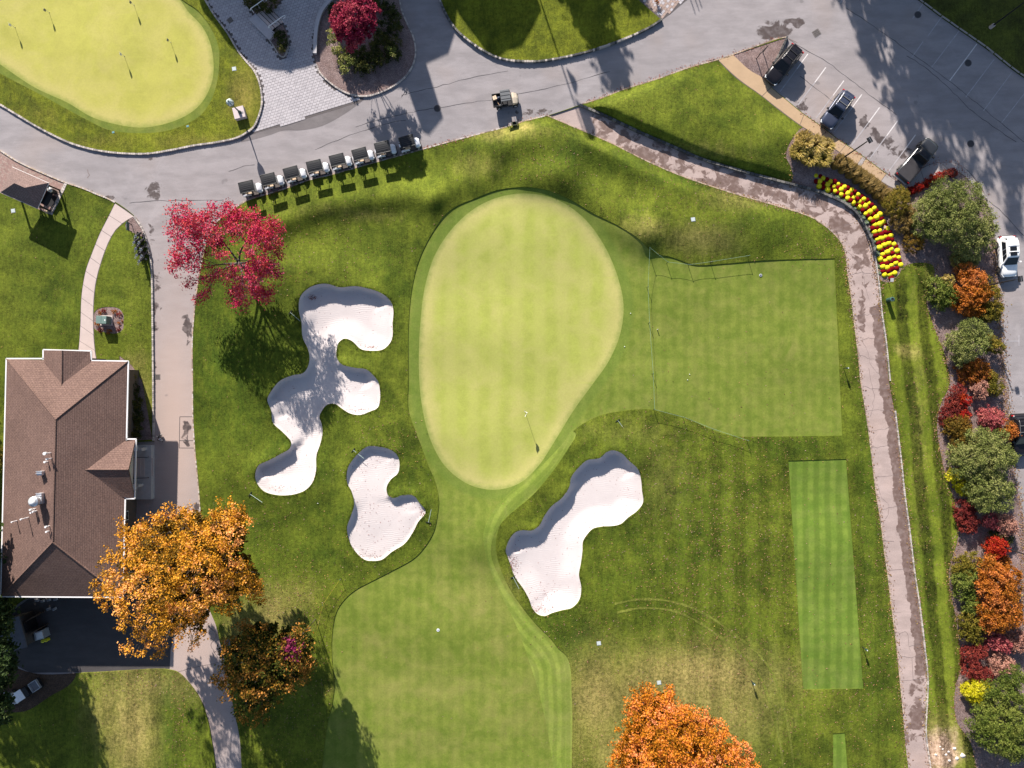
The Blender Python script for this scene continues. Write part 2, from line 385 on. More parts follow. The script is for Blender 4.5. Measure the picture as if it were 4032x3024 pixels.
def edge_normal(pl, pts):
    """outward normal of the closed outline at the nearest place"""
    a = pl; b = np.roll(pl, -1, axis=0); ab = b - a
    area = np.sum(a[:, 0] * b[:, 1] - b[:, 0] * a[:, 1])
    sn = np.stack([ab[:, 1], -ab[:, 0]], 1) * (1 if area > 0 else -1)
    sn /= np.maximum(np.linalg.norm(sn, axis=1), 1e-6)[:, None]
    for _ in range(3): sn = (np.roll(sn, 1, 0) + 2 * sn + np.roll(sn, -1, 0)) / 4
    sn /= np.maximum(np.linalg.norm(sn, axis=1), 1e-6)[:, None]
    mid = (a + b) / 2; R = np.zeros((len(pts), 2))
    for c in np.array_split(np.arange(len(pts)), max(1, len(pts) // 2000)):
        if len(c):
            d2 = ((pts[c][:, None, :] - mid[None]) ** 2).sum(2); R[c] = sn[d2.argmin(1)]
    return R

def sstep(t): t = np.clip(t, 0, 1); return t * t * (3 - 2 * t)

# ground relief: ridges (crest in pixels, height m, half width m) and rounded mounds
RIDGES = [([(1060,890),(1130,862),(1200,835),(1300,805),(1450,785),(1600,768),(1700,765)], .62, 1.15),
          ([(1960,585),(2030,555),(2110,545),(2190,575),(2230,640)], 1.0, 1.7),
          ([(2080,690),(2180,705),(2280,745),(2370,805),(2450,880),(2540,930)], .8, 1.5),
          ([(2320,560),(2430,620),(2560,690),(2680,760)], .5, 1.3),
          ([(2600,860),(2720,885),(2850,880),(2980,900)], .8, 2.2),
          ([(2420,430),(2600,470),(2800,520),(2980,560)], 1.1, 3.4),
          ([(1700,800),(1780,735),(1900,700)], .45, 1.3),
          ([(1900,2140),(1960,2060),(2060,1960),(2150,1880),(2230,1780)], .35, 1.6),
          ([(1560,1700),(1640,1880),(1650,2000)], .3, 1.4),
          ([(2330,1730),(2440,1720),(2540,1780)], .35, 1.5),
          ([(1130,1080),(1260,1060),(1400,1070),(1500,1095)], .3, 1.3)]
RIDGE_C = [(cr(a, False, 25), b, c) for a, b, c in RIDGES]
_wave = [(RNG.uniform(0, 6.28), RNG.uniform(.5, 1.1), RNG.uniform(0, 6.28)) for _ in range(9)]
BUN = [OUT[0], OUT[1], OUT[2]]
SUNXY = np.array([SV.x, -SV.y]) / math.hypot(SV.x, SV.y)        # in pixel axes (y down)

def relief(px):
    """height of the ground (m) at photograph pixels (n,2)"""
    px = np.asarray(px, float)
    z = np.zeros(len(px))
    near = (px[:, 0] > -300) & (px[:, 0] < 4400) & (px[:, 1] > -300) & (px[:, 1] < 3300)
    for pl, A, w in RIDGE_C:
        lo, hi = pl.min(0) - 8 * w / S / 2, pl.max(0) + 8 * w / S / 2
        m = np.nonzero((px[:, 0] > lo[0]) & (px[:, 0] < hi[0]) & (px[:, 1] > lo[1]) & (px[:, 1] < hi[1]))[0]
        if not len(m): continue
        d, _ = dist_to(pl, px[m], False)
        z[m] += A * np.exp(-(d * S) ** 2 / (2 * w * w))
    for pg, dk in zip(BUN, (.40, .10, .46)):
        lo, hi = pg.min(0) - 110, pg.max(0) + 110
        m = np.nonzero((px[:, 0] > lo[0]) & (px[:, 0] < hi[0]) & (px[:, 1] > lo[1]) & (px[:, 1] < hi[1]))[0]
        if not len(m): continue
        d, n = dist_to(pg, px[m]); d = d * S
        ins = inside(pg, px[m])
        facing = edge_normal(pg, px[m]) @ SUNXY
        wd = 2.6 - 2.0 * sstep((facing + .2) / 1.0)
        dep = dk * sstep(d / wd) + .12 * sstep(d / .25)
        lip = .20 * np.exp(-(d / .9) ** 2) * sstep((facing + .1) / .8)
        z[m] += np.where(ins, -dep + .20 * sstep((facing + .1) / .8) * np.exp(-(d / .25) ** 2), lip)
    x, y = px[:, 0] * S, px[:, 1] * S
    g = near * np.ones(len(px))
    for k, (ph, f, an) in enumerate(_wave):
        z += g * .035 * np.sin(f * (x * math.cos(an) + y * math.sin(an)) * .55 + ph)
    return z

# flat ground under paving and buildings
FLAT = []
def ground_z(pts):
    pts = np.asarray(pts, float)
    return relief(pts) * flatten(pts)
_fl_cache = [OUT[i] for i, r in enumerate(REG) if r[0] in ('asphalt', 'plaza', 'path', 'walk', 'sidewalk', 'brick')]
_house_pl = cr(poly([(0,1370),(520,1370),(620,1700),(620,2360),(0,2360)]), True, 60)
def flatten(pts):
    k = np.ones(len(pts))
    for pg in _fl_cache + [_house_pl]:
        lo, hi = pg.min(0) - 45, pg.max(0) + 45
        m = np.nonzero((pts[:, 0] > lo[0]) & (pts[:, 0] < hi[0]) & (pts[:, 1] > lo[1]) & (pts[:, 1] < hi[1]))[0]
        if not len(m): continue
        d, _ = dist_to(pg, pts[m]); ins = inside(pg, pts[m])
        k[m] = np.minimum(k[m], np.where(ins, 0, sstep(d / 45)))
    return k

def G(px, py, off=.12):
    """point on the ground seen at this pixel"""
    z = float(ground_z([(px, py)])[0]) + off
    return P(px, py, z)

# ------------------------------------------------------------------ triangulate the whole plan once
def build_plan():
    cand = []
    gx, gy = np.meshgrid(np.arange(-380, 4420, 36), np.arange(-380, 3420, 36))
    g = np.stack([gx.ravel(), gy.ravel()], 1) + RNG.uniform(-9, 9, (gx.size, 2))
    cand.append(g)
    def fine(lo, hi, st, keep):
        ax, ay = np.meshgrid(np.arange(lo[0], hi[0], st), np.arange(lo[1], hi[1], st))
        q = np.stack([ax.ravel(), ay.ravel()], 1) + RNG.uniform(-.12 * st, .12 * st, (ax.size, 2))
        cand.append(q[keep(q)])
    for pg in BUN:
        fine(pg.min(0) - 70, pg.max(0) + 70, 8, lambda q: (lambda d: (inside(pg, q)) | (d < 70))(dist_to(pg, q)[0]))
    for pl, A, w in RIDGES:
        p2 = cr(pl, False, 30); ww = 3 * w / S
        fine(p2.min(0) - ww, p2.max(0) + ww, 15, lambda q: dist_to(p2, q, False)[0] < ww)
    gl = OUT[3]
    fine(gl.min(0) - 90, gl.max(0) + 90, 18, lambda q: dist_to(gl, q)[0] < 90)
    pa = OUT[[i for i, r in enumerate(REG) if r[0] == 'path'][0]]
    fine(pa.min(0), pa.max(0), 18, lambda q: inside(pa, q))
    pts = np.concatenate(cand)
    # keep free of the outlines so that no slivers appear
    allb = np.concatenate([np.concatenate([o, (o + np.roll(o, -1, 0)) / 2]) for o in OUT])
    cell = 6.0
    occ = set(map(tuple, np.floor(allb / cell).astype(int)))
    ok = np.array([tuple(c) not in occ for c in np.floor(pts / cell).astype(int)])
    pts = pts[ok]
    _, u = np.unique(np.floor(pts / 5.0).astype(int), axis=0, return_index=True)
    pts = pts[u]
    far = np.array([(-16000, -16000), (20000, -16000), (20000, 19000), (-16000, 19000), (2000, -16000), (2000, 19000), (-16000, 1500), (20000, 1500),
                    (-3000, -3000), (2000, -3000), (7000, -3000), (7000, 1500), (7000, 6000), (2000, 6000), (-3000, 6000), (-3000, 1500)], float)
    verts = [pts, far]; edges = []; b = len(pts) + len(far)
    for o in OUT:
        verts.append(o); n = len(o)
        edges += [(b + i, b + (i + 1) % n) for i in range(n)]; b += n
    V = np.concatenate(verts)
    r = delaunay_2d_cdt([Vector(p) for p in V], edges, [], 0, 0.02)
    v = np.array([(p.x, p.y) for p in r[0]]); f = np.array([t for t in r[2] if len(t) == 3])
    return v, f

PV, PF = build_plan()
PC = PV[PF].mean(1)
PID = np.full(len(PF), -1)
for i in range(len(REG) - 1, -1, -1):
    PID[inside(OUT[i], PC)] = i
PZ = ground_z(PV)
GD, _ = dist_to(OUT[3], PV); GD = np.where(inside(OUT[3], PV), GD, -GD) * S       # metres inside the green
PGD, _ = dist_to(OUT[4], PV); PGD = np.where(inside(OUT[4], PV), PGD, -PGD) * S

def blobs(lst, pts):
    r = np.zeros(len(pts))
    for x, y, rx, ry, a in lst:
        d = ((pts[:, 0] - x) / rx) ** 2 + ((pts[:, 1] - y) / ry) ** 2
        r = np.maximum(r, a * np.exp(-d * 1.2))
    return r
DRY = blobs([(1812,2362,22,24,1.3),(1878,2402,26,30,1.3),(1480,2518,50,26,.9),(1560,2485,30,26,.8),(1650,2716,380,24,.75),(1960,2560,60,50,.6),(1880,2310,40,60,.6),(1750,2330,60,120,.4),(1420,2640,70,60,.5),(3560,1380,40,16,1.0),(3690,980,20,20,0),(3600,1390,30,14,1.0),(2750,2660,380,130,1.2),(2350,2740,150,240,1.0),(2950,2700,140,120,1.0),(2450,2950,160,160,.9),(1900,2350,160,120,.5),(1600,2700,260,90,.5),(2050,2830,200,80,.5),(2650,2720,420,190,1),(2900,2780,200,200,.8),(2300,2800,120,300,.6),(1080,2420,110,130,.9),(960,2480,90,140,.8),(520,2860,130,300,1),(600,2700,260,90,.8),
             (430,2780,120,200,.7),(1990,520,170,40,.6),(2060,500,60,25,.9),(1880,650,120,60,.35),(2760,940,170,70,.7),(2550,900,130,60,.5),(2900,780,140,60,.5),
             (960,380,70,130,.8),(780,560,260,40,.45),(400,560,200,40,.35),(150,460,120,60,.3),(3700,2950,110,120,1),(3680,2860,90,60,.7),(560,1560,60,160,.6),(540,1430,60,50,.6),
             (1180,2350,90,90,.5),(1150,2480,70,60,.8),(3660,1080,40,60,.3),(3620,1700,30,700,.25),(2700,600,300,60,.3),(2150,850,150,60,.4),(1280,830,200,40,.2),(1450,850,160,30,.35),
             (2480,1700,260,80,.25),(2600,1900,150,200,.3),(1650,2880,300,120,.35),(1900,2700,300,60,.4)], PV)
LUSH = blobs([(2450,1950,220,330,.62),(1600,1980,140,300,.6),(1150,1700,260,500,.5),(2250,2500,200,160,.7),(2750,2150,300,420,.5),(3060,1760,330,60,.7),(3420,1900,70,600,.6),(3000,900,240,120,.5),(1560,1150,110,200,.5),(1250,2180,260,120,.6),(900,1400,260,500,.8),(1250,2050,200,120,.6),(2250,620,120,60,.8),(2450,640,160,70,.7),(2700,700,300,40,.6),(2500,2350,300,200,.6),(2150,2450,120,120,.6),(1100,2150,260,160,.5),(660,2850,40,300,.9),
              (750,2800,40,300,.5),(3000,2650,80,300,.5),(3450,2600,80,500,.5),(1500,1000,260,120,.4),(3050,640,120,80,.5),(250,1200,200,500,.35),(3620,2500,60,400,.6)], PV)
STRA = blobs([(2950,2250,330,900,1),(2700,2000,250,500,.7),(3450,2300,120,1200,.6),(600,2800,280,350,.9),(2100,2900,150,300,.3)], PV)       # upright mowing stripes
STRA = np.minimum(STRA * 1.3, 1.0)
_sd = (PV[:, 0] - 3500 - .105 * (PV[:, 1] - 1200))
STRB = np.where((PV[:, 1] > 1080) & (_sd > -10) & (_sd < 330), 1.0, 0.0)    # stripes that follow the path
STRC = blobs([(200,1150,260,450,.8)], PV)
CUTD, _ = dist_to(cr(FAIRWAY[FAIRWAY.index((2227,3024)):-1], False, 14), PV, False); CUTD = CUTD * S
WARM = blobs([(690,1700,130,600,1),(760,2500,160,420,1),(850,2800,90,320,.8),(700,1150,90,260,.4),(3300,480,260,200,.25)], PV)
BARE = blobs([(3700,2960,110,90,1),(3690,2890,70,50,.6),(3640,3010,60,50,.7),(3760,2900,30,80,.6)], PV)
WET = blobs([(2480,640,340,110,.74),(2750,730,320,60,.80),(2950,760,160,40,.6),(3210,800,110,50,.66),(3390,1000,50,170,.72),(3392,1200,28,300,.62),(3310,890,70,60,.82),
             (3610,2800,70,70,.7),(3600,2700,40,70,.5),(3625,2760,25,200,.6),(2100,440,130,22,.6),(3045,115,75,45,1.1),(3110,105,45,30,.9),(3140,85,22,34,.9),(3140,80,40,40,.5),(3398,482,34,34,1.0),(3440,530,40,26,.7),(3490,560,40,36,1.0),(3540,590,46,22,.9),(3540,600,60,35,.6),
             (3520,680,70,40,.55),(3440,610,50,30,.5),(3160,430,60,70,.5),(600,900,16,60,.8),(615,960,14,90,.8),(612,1200,16,300,.85),(612,1500,26,200,.45),(745,1300,16,110,.9),(590,620,60,14,.5),(606,755,34,30,1.0),(625,730,16,22,.9),(590,742,20,14,.8),(615,690,30,40,.5),
             (730,1690,22,40,.9),(735,1745,16,30,.8),(780,2000,22,60,.5),(330,760,90,20,.5),(440,780,60,14,.6),(2700,265,60,12,.5),(2800,240,50,10,.5),(3300,2000,400,0.1,0),(540,676,18,12,.6),(3700,620,30,40,.3),(620,1710,16,16,.6),(3610,2680,45,30,.6),(3590,2860,50,40,.72),(3620,2830,40,60,.8),(3570,2780,30,30,.6),(3580,2900,40,50,.7),(620,740,14,14,.62),(463,676,16,12,.62),(3430,1900,14,120,.5),(2620,560,0.1,0.1,0)], PV)
_pi = [i for i, r in enumerate(REG) if r[0] == 'path'][0]
_pm = inside(OUT[_pi], PV)
WET = np.maximum(WET, np.where(_pm, np.where((PV[:, 1] < 940) & (PV[:, 0] > 2330), .46, .04), 0))
# wet band along the right edge of the cart path
_pr = cr(PATH_N, False, 20); _d, _ = dist_to(_pr, PV, False)
WET = np.maximum(WET, np.where((PV[:, 1] > 1200) & (PV[:, 1] < 2650), .95 * sstep((50 - _d) / 20), 0))

def region(names, name, mat, attrs, label=None, kind='structure', skirt=.22, ids=None, parent=None):
    if ids is None: ids = [i for i, r in enumerate(REG) if r[0] in names]
    sel = np.isin(PID, ids)
    F = PF[sel]
    used, inv = np.unique(F, return_inverse=True)
    F = inv.reshape(F.shape)
    off = OFF[names[0]]
    z = PZ[used] + off
    k = S * (H - np.clip(z, -5, 5)) / H
    V = np.stack([(PV[used, 0] - 2016) * k, (1512 - PV[used, 1]) * k, z], 1)
    # triangles must face up
    a, b, c = V[F[:, 0]], V[F[:, 1]], V[F[:, 2]]
    nz = np.cross(b - a, c - a)[:, 2]
    F[nz < 0] = F[nz < 0][:, ::-1]
    E = np.concatenate([F[:, [0, 1]], F[:, [1, 2]], F[:, [2, 0]]])
    key = np.sort(E, 1); kk = key[:, 0].astype(np.int64) * (len(V) + 1) + key[:, 1]
    u, ix, ct = np.unique(kk, return_index=True, return_counts=True)
    B = E[ix[ct == 1]]
    n = len(V)
    bu, bi = np.unique(B, return_inverse=True); bi = bi.reshape(B.shape); m = len(bu)
    V2 = V[bu].copy(); V2[:, 2] -= skirt
    Vall = np.concatenate([V, V[bu], V2]); ti = n + bi; bi = bi + m
    T1 = np.stack([ti[:, 1], ti[:, 0], n + bi[:, 0]], 1); T2 = np.stack([ti[:, 1], n + bi[:, 0], n + bi[:, 1]], 1)
    Fall = np.concatenate([F, T1, T2])
    at = {}
    for an, arr in attrs.items():
        at[an] = ('POINT', np.concatenate([arr[used], arr[used][bu], arr[used][bu]]))
    me = np_mesh(name, Vall, Fall, mat, at)
    sm = np.zeros(len(Fall), bool); sm[:len(F)] = True
    me.polygons.foreach_set('use_smooth', sm)
    o = link(name, me, parent)
    if kind: o['kind'] = kind
    if label: o['label'] = label
    return o
# ------------------------------------------------------------------ ground materials
def grass_mat(name, base, dark, dry, stripe_px=46, fine=1.0, lush=(.03, .075, .008), leafy=.0):
    t = NT(name)
    p = t.pos()
    big = t.noise(.11, 4, .6); mid = t.noise(.55, 4, .65); fin = t.noise(3.2, 5, .75); gr = t.noise(11, 3, .8)
    streak = t.noise(1.4, 4, .7, stretch=(1, .35, 1, .3))
    c = t.mix(t.rng(mid, .32, .68), dark, base)
    c = t.mix(t.math('MULTIPLY', t.rng(big, .4, .65), .45), c, tuple(x * 1.35 for x in base))
    dryf = t.math('ADD', t.math('MULTIPLY', t.attr('dry'), .85), t.math('MULTIPLY_ADD', streak, .7, -.42))
    dryf = t.math('MULTIPLY', dryf, t.rng(fin, .25, .7, .55, 1.15), clamp=True)
    c = t.mix(t.math('MULTIPLY', dryf, 1.0, clamp=True), c, dry)
    lf = t.math('MULTIPLY', t.attr('lush'), t.rng(streak, .3, .6, .25, .95))
    c = t.mix(lf, c, lush)
    bf = t.math('ADD', t.attr('bare'), t.math('MULTIPLY_ADD', mid, .8, -.4))
    c = t.mix(t.rng(bf, .3, .75), c, t.mix(t.rng(fin, .3, .7), (.30, .19, .12), (.46, .33, .24)))
    # mowing stripes
    sx = t.node('ShaderNodeSeparateXYZ'); t.L(p, sx.inputs[0])
    wob = t.math('ADD', t.math('MULTIPLY_ADD', mid, .9, -.45), t.math('MULTIPLY_ADD', big, 1.6, -.8))
    def stripes(coord, width, am, amt):
        s = t.math('SINE', t.math('MULTIPLY', t.math('ADD', coord, wob), math.pi / (width * S)))
        s = t.rng(s, -.55, .55, -1, 1)
        return t.math('MULTIPLY', t.math('MULTIPLY', s, am), amt)
    u = t.math('ADD', sx.outputs[0], t.math('MULTIPLY', sx.outputs[1], .105))
    st = t.math('ADD', stripes(sx.outputs[0], stripe_px, t.attr('stra'), .15), stripes(u, 44, t.attr('strb'), .42))
    v = t.math('ADD', t.rng(fin, .28, .72, 1 - .30 * fine, 1 + .30 * fine), st)
    v = t.math('ADD', v, t.rng(gr, .25, .75, -.34 * fine, .34 * fine))
    v = t.math('ADD', v, t.rng(t.noise(1.0, 3, .7, stretch=(5.5, .7, 1, 0)), .3, .7, -.14, .14))
    v = t.math('ADD', v, t.rng(t.noise(.28, 3, .6), .32, .68, -.16, .16))
    hs = t.node('ShaderNodeHueSaturation'); t.L(c, hs.inputs['Color']); t.L(v, hs.inputs['Value'])
    # stripes and noise only change the colour value
    c = hs.outputs[0]
    t.bump(t.math('ADD', fin, t.math('MULTIPLY', gr, .7)), .55, .10)
    return t.done(c, .9, .12)

MAT_ROUGH = grass_mat('rough_grass', (.108, .130, .013), (.054, .076, .007), (.300, .235, .082), lush=(.030, .062, .005))
MAT_LAWN = grass_mat('lawn_grass', (.140, .155, .012), (.068, .085, .008), (.23, .170, .050), lush=(.045, .085, .006))

MAT_WOODS = grass_mat('woodland_grass', (.070, .080, .012), (.035, .040, .010), (.13, .085, .030))

def turf_mat(name, base, alt, dry, sw, amt, ringa=None, cross=0.0, first=False):
    """closely mown turf: bands, mottling, optional darker collar round the green"""
    t = NT(name); p = t.pos()
    big = t.noise(.16, 4, .6); mid = t.noise(.7, 5, .65); fin = t.noise(4.5, 4, .75); gr = t.noise(13, 2, .7)
    sx = t.node('ShaderNodeSeparateXYZ'); t.L(p, sx.inputs[0])
    wob = t.math('MULTIPLY_ADD', big, 1.0, -.5)
    x = sx.outputs[0]
    if first: x = t.attr('cutd')
    s = t.math('SINE', t.math('MULTIPLY', t.math('ADD', x, t.math('MULTIPLY', wob, .35)), math.pi / (sw * S)))
    c = t.mix(t.rng(mid, .3, .7), alt, base)
    c = t.mix(t.math('MULTIPLY', t.rng(s, -.7, .7), amt), c, tuple(q * .72 for q in alt))
    if cross:
        s2 = t.math('SINE', t.math('MULTIPLY', t.math('ADD', sx.outputs[1], wob), math.pi / (24 * S)))
        c = t.mix(t.math('MULTIPLY', t.rng(s2, -.4, .9), cross), c, tuple(q * .75 for q in alt))
    d = t.math('ADD', t.math('MULTIPLY', t.attr('dry'), .6), t.math('MULTIPLY_ADD', t.noise(.4, 5, .7, dist=.6), 1.5, -.72))
    c = t.mix(t.math('MULTIPLY', d, .8, clamp=True), c, dry)
    if ringa:
        g = t.attr('gd')
        wv = t.math('ADD', g, t.math('MULTIPLY_ADD', mid, .5, -.25))
        ring = t.math('MULTIPLY', t.rng(wv, -1.4, -.8), t.rng(g, -.05, .0, 1, 0))
        c = t.mix(t.math('MULTIPLY', ring, .5), c, ringa)
    v = t.math('ADD', t.rng(fin, .25, .75, .90, 1.10), t.rng(gr, .25, .75, -.08, .08))
    hs = t.node('ShaderNodeHueSaturation'); t.L(c, hs.inputs['Color']); t.L(v, hs.inputs['Value'])
    t.bump(fin, .18, .05)
    return t.done(hs.outputs[0], .85, .15)

MAT_FAIR = turf_mat('fairway_turf', (.180, .215, .036), (.115, .160, .020), (.275, .240, .080), 21, .24, ringa=(.110, .165, .026), cross=.10)
MAT_CUT = turf_mat('first_cut_turf', (.225, .275, .046), (.145, .205, .028), (.28, .27, .09), 17, .55, first=True)
MAT_TEE = turf_mat('tee_turf', (.165, .230, .034), (.110, .180, .022), (.23, .25, .07), 22, .62, cross=.26)
MAT_COLLAR = turf_mat('collar_turf', (.165, .195, .030), (.110, .150, .022), (.26, .23, .07), 30, .2)

def green_mat(name, attr, base, pale, tan, bw, amt, fr):
    t = NT(name)
    sx = t.node('ShaderNodeSeparateXYZ'); t.L(t.pos(), sx.inputs[0])
    big = t.noise(.12, 4, .6); mid = t.noise(.5, 5, .7, dist=.4); fin = t.noise(5, 4, .75)
    wob = t.math('MULTIPLY_ADD', big, 2.4, -1.2)
    s = t.math('SINE', t.math('MULTIPLY', t.math('ADD', sx.outputs[0], t.math('MULTIPLY', wob, .5)), math.pi / (bw * S)))
    c = t.mix(t.rng(mid, .3, .7), tuple(q * .86 for q in base), base)
    c = t.mix(t.math('MULTIPLY', t.rng(s, -.9, .9), amt), c, pale)
    c = t.mix(t.math('MULTIPLY_ADD', t.noise(.25, 5, .65, dist=.5), 2.2, -1.0, clamp=True), c, tan)
    g = t.attr(attr)
    edge = t.math('ADD', g, t.math('MULTIPLY_ADD', t.noise(.35, 4, .6), 2.4, -1.2))
    c = t.mix(t.rng(edge, .1, 2.4, .78, 0), c, tan)
    wv = t.math('ADD', g, t.math('MULTIPLY_ADD', t.noise(1.2, 5, .7), 1.1, -.55))
    c = t.mix(t.rng(wv, -.1, .75, .8, 0), c, fr)
    dl = t.noise(2.0, 2, .5, stretch=(.08, 2.2, 1, -.6))
    c = t.mix(t.math('MULTIPLY', t.rng(dl, .62, .7), .22), c, tuple(q * 1.12 for q in base))
    v = t.rng(fin, .25, .75, .93, 1.07)
    hs = t.node('ShaderNodeHueSaturation'); t.L(c, hs.inputs['Color']); t.L(v, hs.inputs['Value'])
    t.bump(fin, .10, .04)
    return t.done(hs.outputs[0], .8, .2)
MAT_GREEN = green_mat('putting_turf', 'gd', (.318, .345, .070), (.366, .358, .106), (.402, .358, .134), 44, .40, (.19, .23, .05))
MAT_PGREEN = green_mat('practice_turf', 'pgd', (.385, .368, .074), (.410, .372, .094), (.430, .372, .130), 90, .25, (.21, .24, .045))

def asphalt_mat(name, base, wetc, spots=.5):
    t = NT(name)
    big = t.noise(.09, 4, .6); mid = t.noise(.6, 5, .65, stretch=(.5, 1.4, 1, -.25)); fin = t.noise(14, 3, .8)
    c = t.mix(t.rng(mid, .3, .7), tuple(x * .84 for x in base), tuple(x * 1.10 for x in base))
    c = t.mix(t.math('MULTIPLY', t.rng(big, .42, .68), .4), c, tuple(x * .76 for x in base))
    c = t.mix(t.math('MULTIPLY', t.rng(t.noise(.5, 5, .7, stretch=(.25, 2.4, 1, -.26)), .52, .72), .3), c, tuple(x * .74 for x in base))
    c = t.mix(t.math('MULTIPLY', t.rng(t.noise(.22, 5, .7, dist=1.2), .56, .7), .35), c, tuple(min(1, x * 1.25) for x in base))
    tan = t.noise(.16, 3, .5)
    c = t.mix(t.math('MULTIPLY', t.rng(tan, .5, .75), .35), c, (base[0] * 1.1, base[1] * .98, base[2] * .86))
    c = t.mix(t.math('MULTIPLY', t.attr('warm'), .9, clamp=True), c, (.43, .325, .285))
    w = t.math('ADD', t.attr('wet'), t.math('MULTIPLY_ADD', t.noise(.75, 5, .62, dist=.5), 1.7, -.85))
    wf = t.rng(w, .43, .56)
    c = t.mix(t.math('MULTIPLY', wf, t.rng(t.noise(1.7, 3), .3, .6, .7, 1.0)), c, wetc)
    sp = t.noise(.45, 2, .4)
    c = t.mix(t.math('MULTIPLY', t.rng(sp, .735, .76), spots), c, tuple(x * .5 for x in base))
    v = t.rng(fin, .25, .75, .88, 1.12)
    hs = t.node('ShaderNodeHueSaturation'); t.L(c, hs.inputs['Color']); t.L(v, hs.inputs['Value'])
    t.bump(fin, .25, .02)
    return t.done(hs.outputs[0], t.rng(wf, 0, 1, .9, .55), .25)
MAT_ASPH = asphalt_mat('asphalt', (.290, .264, .272), (.078, .060, .058))
MAT_PATCH = asphalt_mat('new_asphalt', (.17, .152, .155), (.10, .08, .08), 0)
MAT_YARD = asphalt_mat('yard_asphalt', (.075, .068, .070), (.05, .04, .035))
MAT_PATH = asphalt_mat('path_asphalt', (.400, .312, .290), (.150, .100, .086), .25)

def sand_mat():
    t = NT('bunker_sand')
    n = t.noise(1.0, 5, .6); f = t.noise(16, 3, .8)
    wv = t.node('ShaderNodeTexWave', wave_type='BANDS'); wv.inputs['Scale'].default_value = 1.4
    wv.inputs['Distortion'].default_value = 6; wv.inputs['Detail'].default_value = 3; wv.inputs['Detail Scale'].default_value = .6
    mp = t.node('ShaderNodeMapping'); mp.inputs['Rotation'].default_value = (0, 0, 1.45)
    t.L(t.pos(), mp.inputs['Vector']); t.L(mp.outputs[0], wv.inputs['Vector'])
    c = t.mix(n, (.525, .468, .464), (.595, .538, .534))
    c = t.mix(t.rng(t.noise(7, 2, .5), .72, .76, 0, .75), c, (.24, .12, .09))
    hgt = t.math('ADD', t.math('MULTIPLY', wv.outputs['Fac'], t.rng(t.noise(.5, 3, .6), .4, .65, 0, .7)), f)
    t.bump(hgt, .24, .05)
    return t.done(c, .9, .1)
MAT_SAND = sand_mat()

def mulch_mat(name, a, b, c3):
    t = NT(name)
    n = t.noise(1.3, 4, .6); f = t.noise(9, 4, .8); q = t.noise(15, 2, .6)
    c = t.mix(t.rng(n, .3, .7), a, b)
    c = t.mix(t.rng(q, .56, .66, 0, .8), c, c3)
    v = t.rng(f, .25, .75, .45, 1.5)
    hs = t.node('ShaderNodeHueSaturation'); t.L(c, hs.inputs['Color']); t.L(v, hs.inputs['Value'])
    t.bump(f, .8, .08)
    return t.done(hs.outputs[0], .95, .1)
MAT_MULCH = mulch_mat('bark_mulch', (.250, .185, .178), (.175, .120, .112), (.36, .26, .24))
MAT_MULCH_B = mulch_mat('dark_mulch', (.215, .150, .135), (.13, .085, .078), (.28, .19, .16))
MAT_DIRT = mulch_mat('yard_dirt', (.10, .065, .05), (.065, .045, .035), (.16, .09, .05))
MAT_CONC = M('concrete', (.50, .41, .385), .85, 0, .07, 1.2, .2, .2)
MAT_SIDE = M('tan_concrete', (.43, .30, .19), .85, 0, .08, 1.0, .2, .2)
MAT_SIDEG = M('grey_concrete', (.36, .32, .31), .85, 0, .08, 1.0, .2, .2)
MAT_PAVER = M('paver_stone', (.43, .40, .42), .85, 0, .10, 2.2, .2, .25)
MAT_PAVER2 = M('paver_stone_light', (.455, .425, .445), .85, 0, .08, 2.2, .2, .25)
MAT_PAVER3 = M('paver_stone_dark', (.405, .378, .398), .85, 0, .1, 2.2, .2, .25)
MAT_JOINT = M('joint_sand', (.12, .105, .105), .95, 0, .1, 5, .1)
MAT_BRICK = M('paving_brick', (.34, .225, .20), .9, 0, .25, 3.2, .1, .2)
MAT_BRICK2 = M('paving_brick_pale', (.37, .28, .245), .9, 0, .2, 3.2, .1, .2)
MAT_KERB = M('kerb_granite', (.44, .39, .36), .85, 0, .2, 5, .2, .3)
MAT_KERBD = M('kerb_dark_stone', (.075, .075, .078), .9, 0, .25, 6, .2, .3)
MAT_EDGE = M('pale_edging', (.45, .36, .28), .9, 0, .2, 4, .1, .2)

A_ALL = dict(dry=DRY, lush=LUSH, stra=STRA, strb=STRB, bare=BARE)
ground = region(['rough'], 'ground', MAT_ROUGH, A_ALL, ids=[-1])
region(['lawn'], 'lawn', MAT_LAWN, A_ALL)
region(['woods'], 'woodland_floor', MAT_WOODS, A_ALL)
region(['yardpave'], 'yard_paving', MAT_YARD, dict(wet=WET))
region(['fairway'], 'fairway', MAT_FAIR, dict(dry=DRY, gd=GD))
region(['cut'], 'first_cut', MAT_CUT, dict(dry=DRY, cutd=CUTD))
region(['tee'], 'tee_box', MAT_TEE, dict(dry=DRY))
region(['green'], 'putting_green', MAT_GREEN, dict(gd=GD), ids=[3])
region(['green'], 'practice_green', MAT_PGREEN, dict(pgd=PGD), ids=[4])
region(['collar'], 'green_collar', MAT_COLLAR, dict(dry=DRY))
region(['sand'], 'bunker_sand', MAT_SAND, {}, ids=[0])
region(['sand'], 'bunker_sand', MAT_SAND, {}, ids=[1])
region(['sand'], 'bunker_sand', MAT_SAND, {}, ids=[2])
asphalt = region(['asphalt'], 'asphalt_road', MAT_ASPH, dict(wet=WET, warm=WARM))
region(['patch'], 'asphalt_patch', MAT_PATCH, dict(wet=WET * 0))
cartpath = region(['path'], 'cart_path', MAT_PATH, dict(wet=WET))
plaza = region(['plaza'], 'paved_plaza', MAT_JOINT, {})
brickpad = region(['brick'], 'brick_pavement', MAT_JOINT, {})
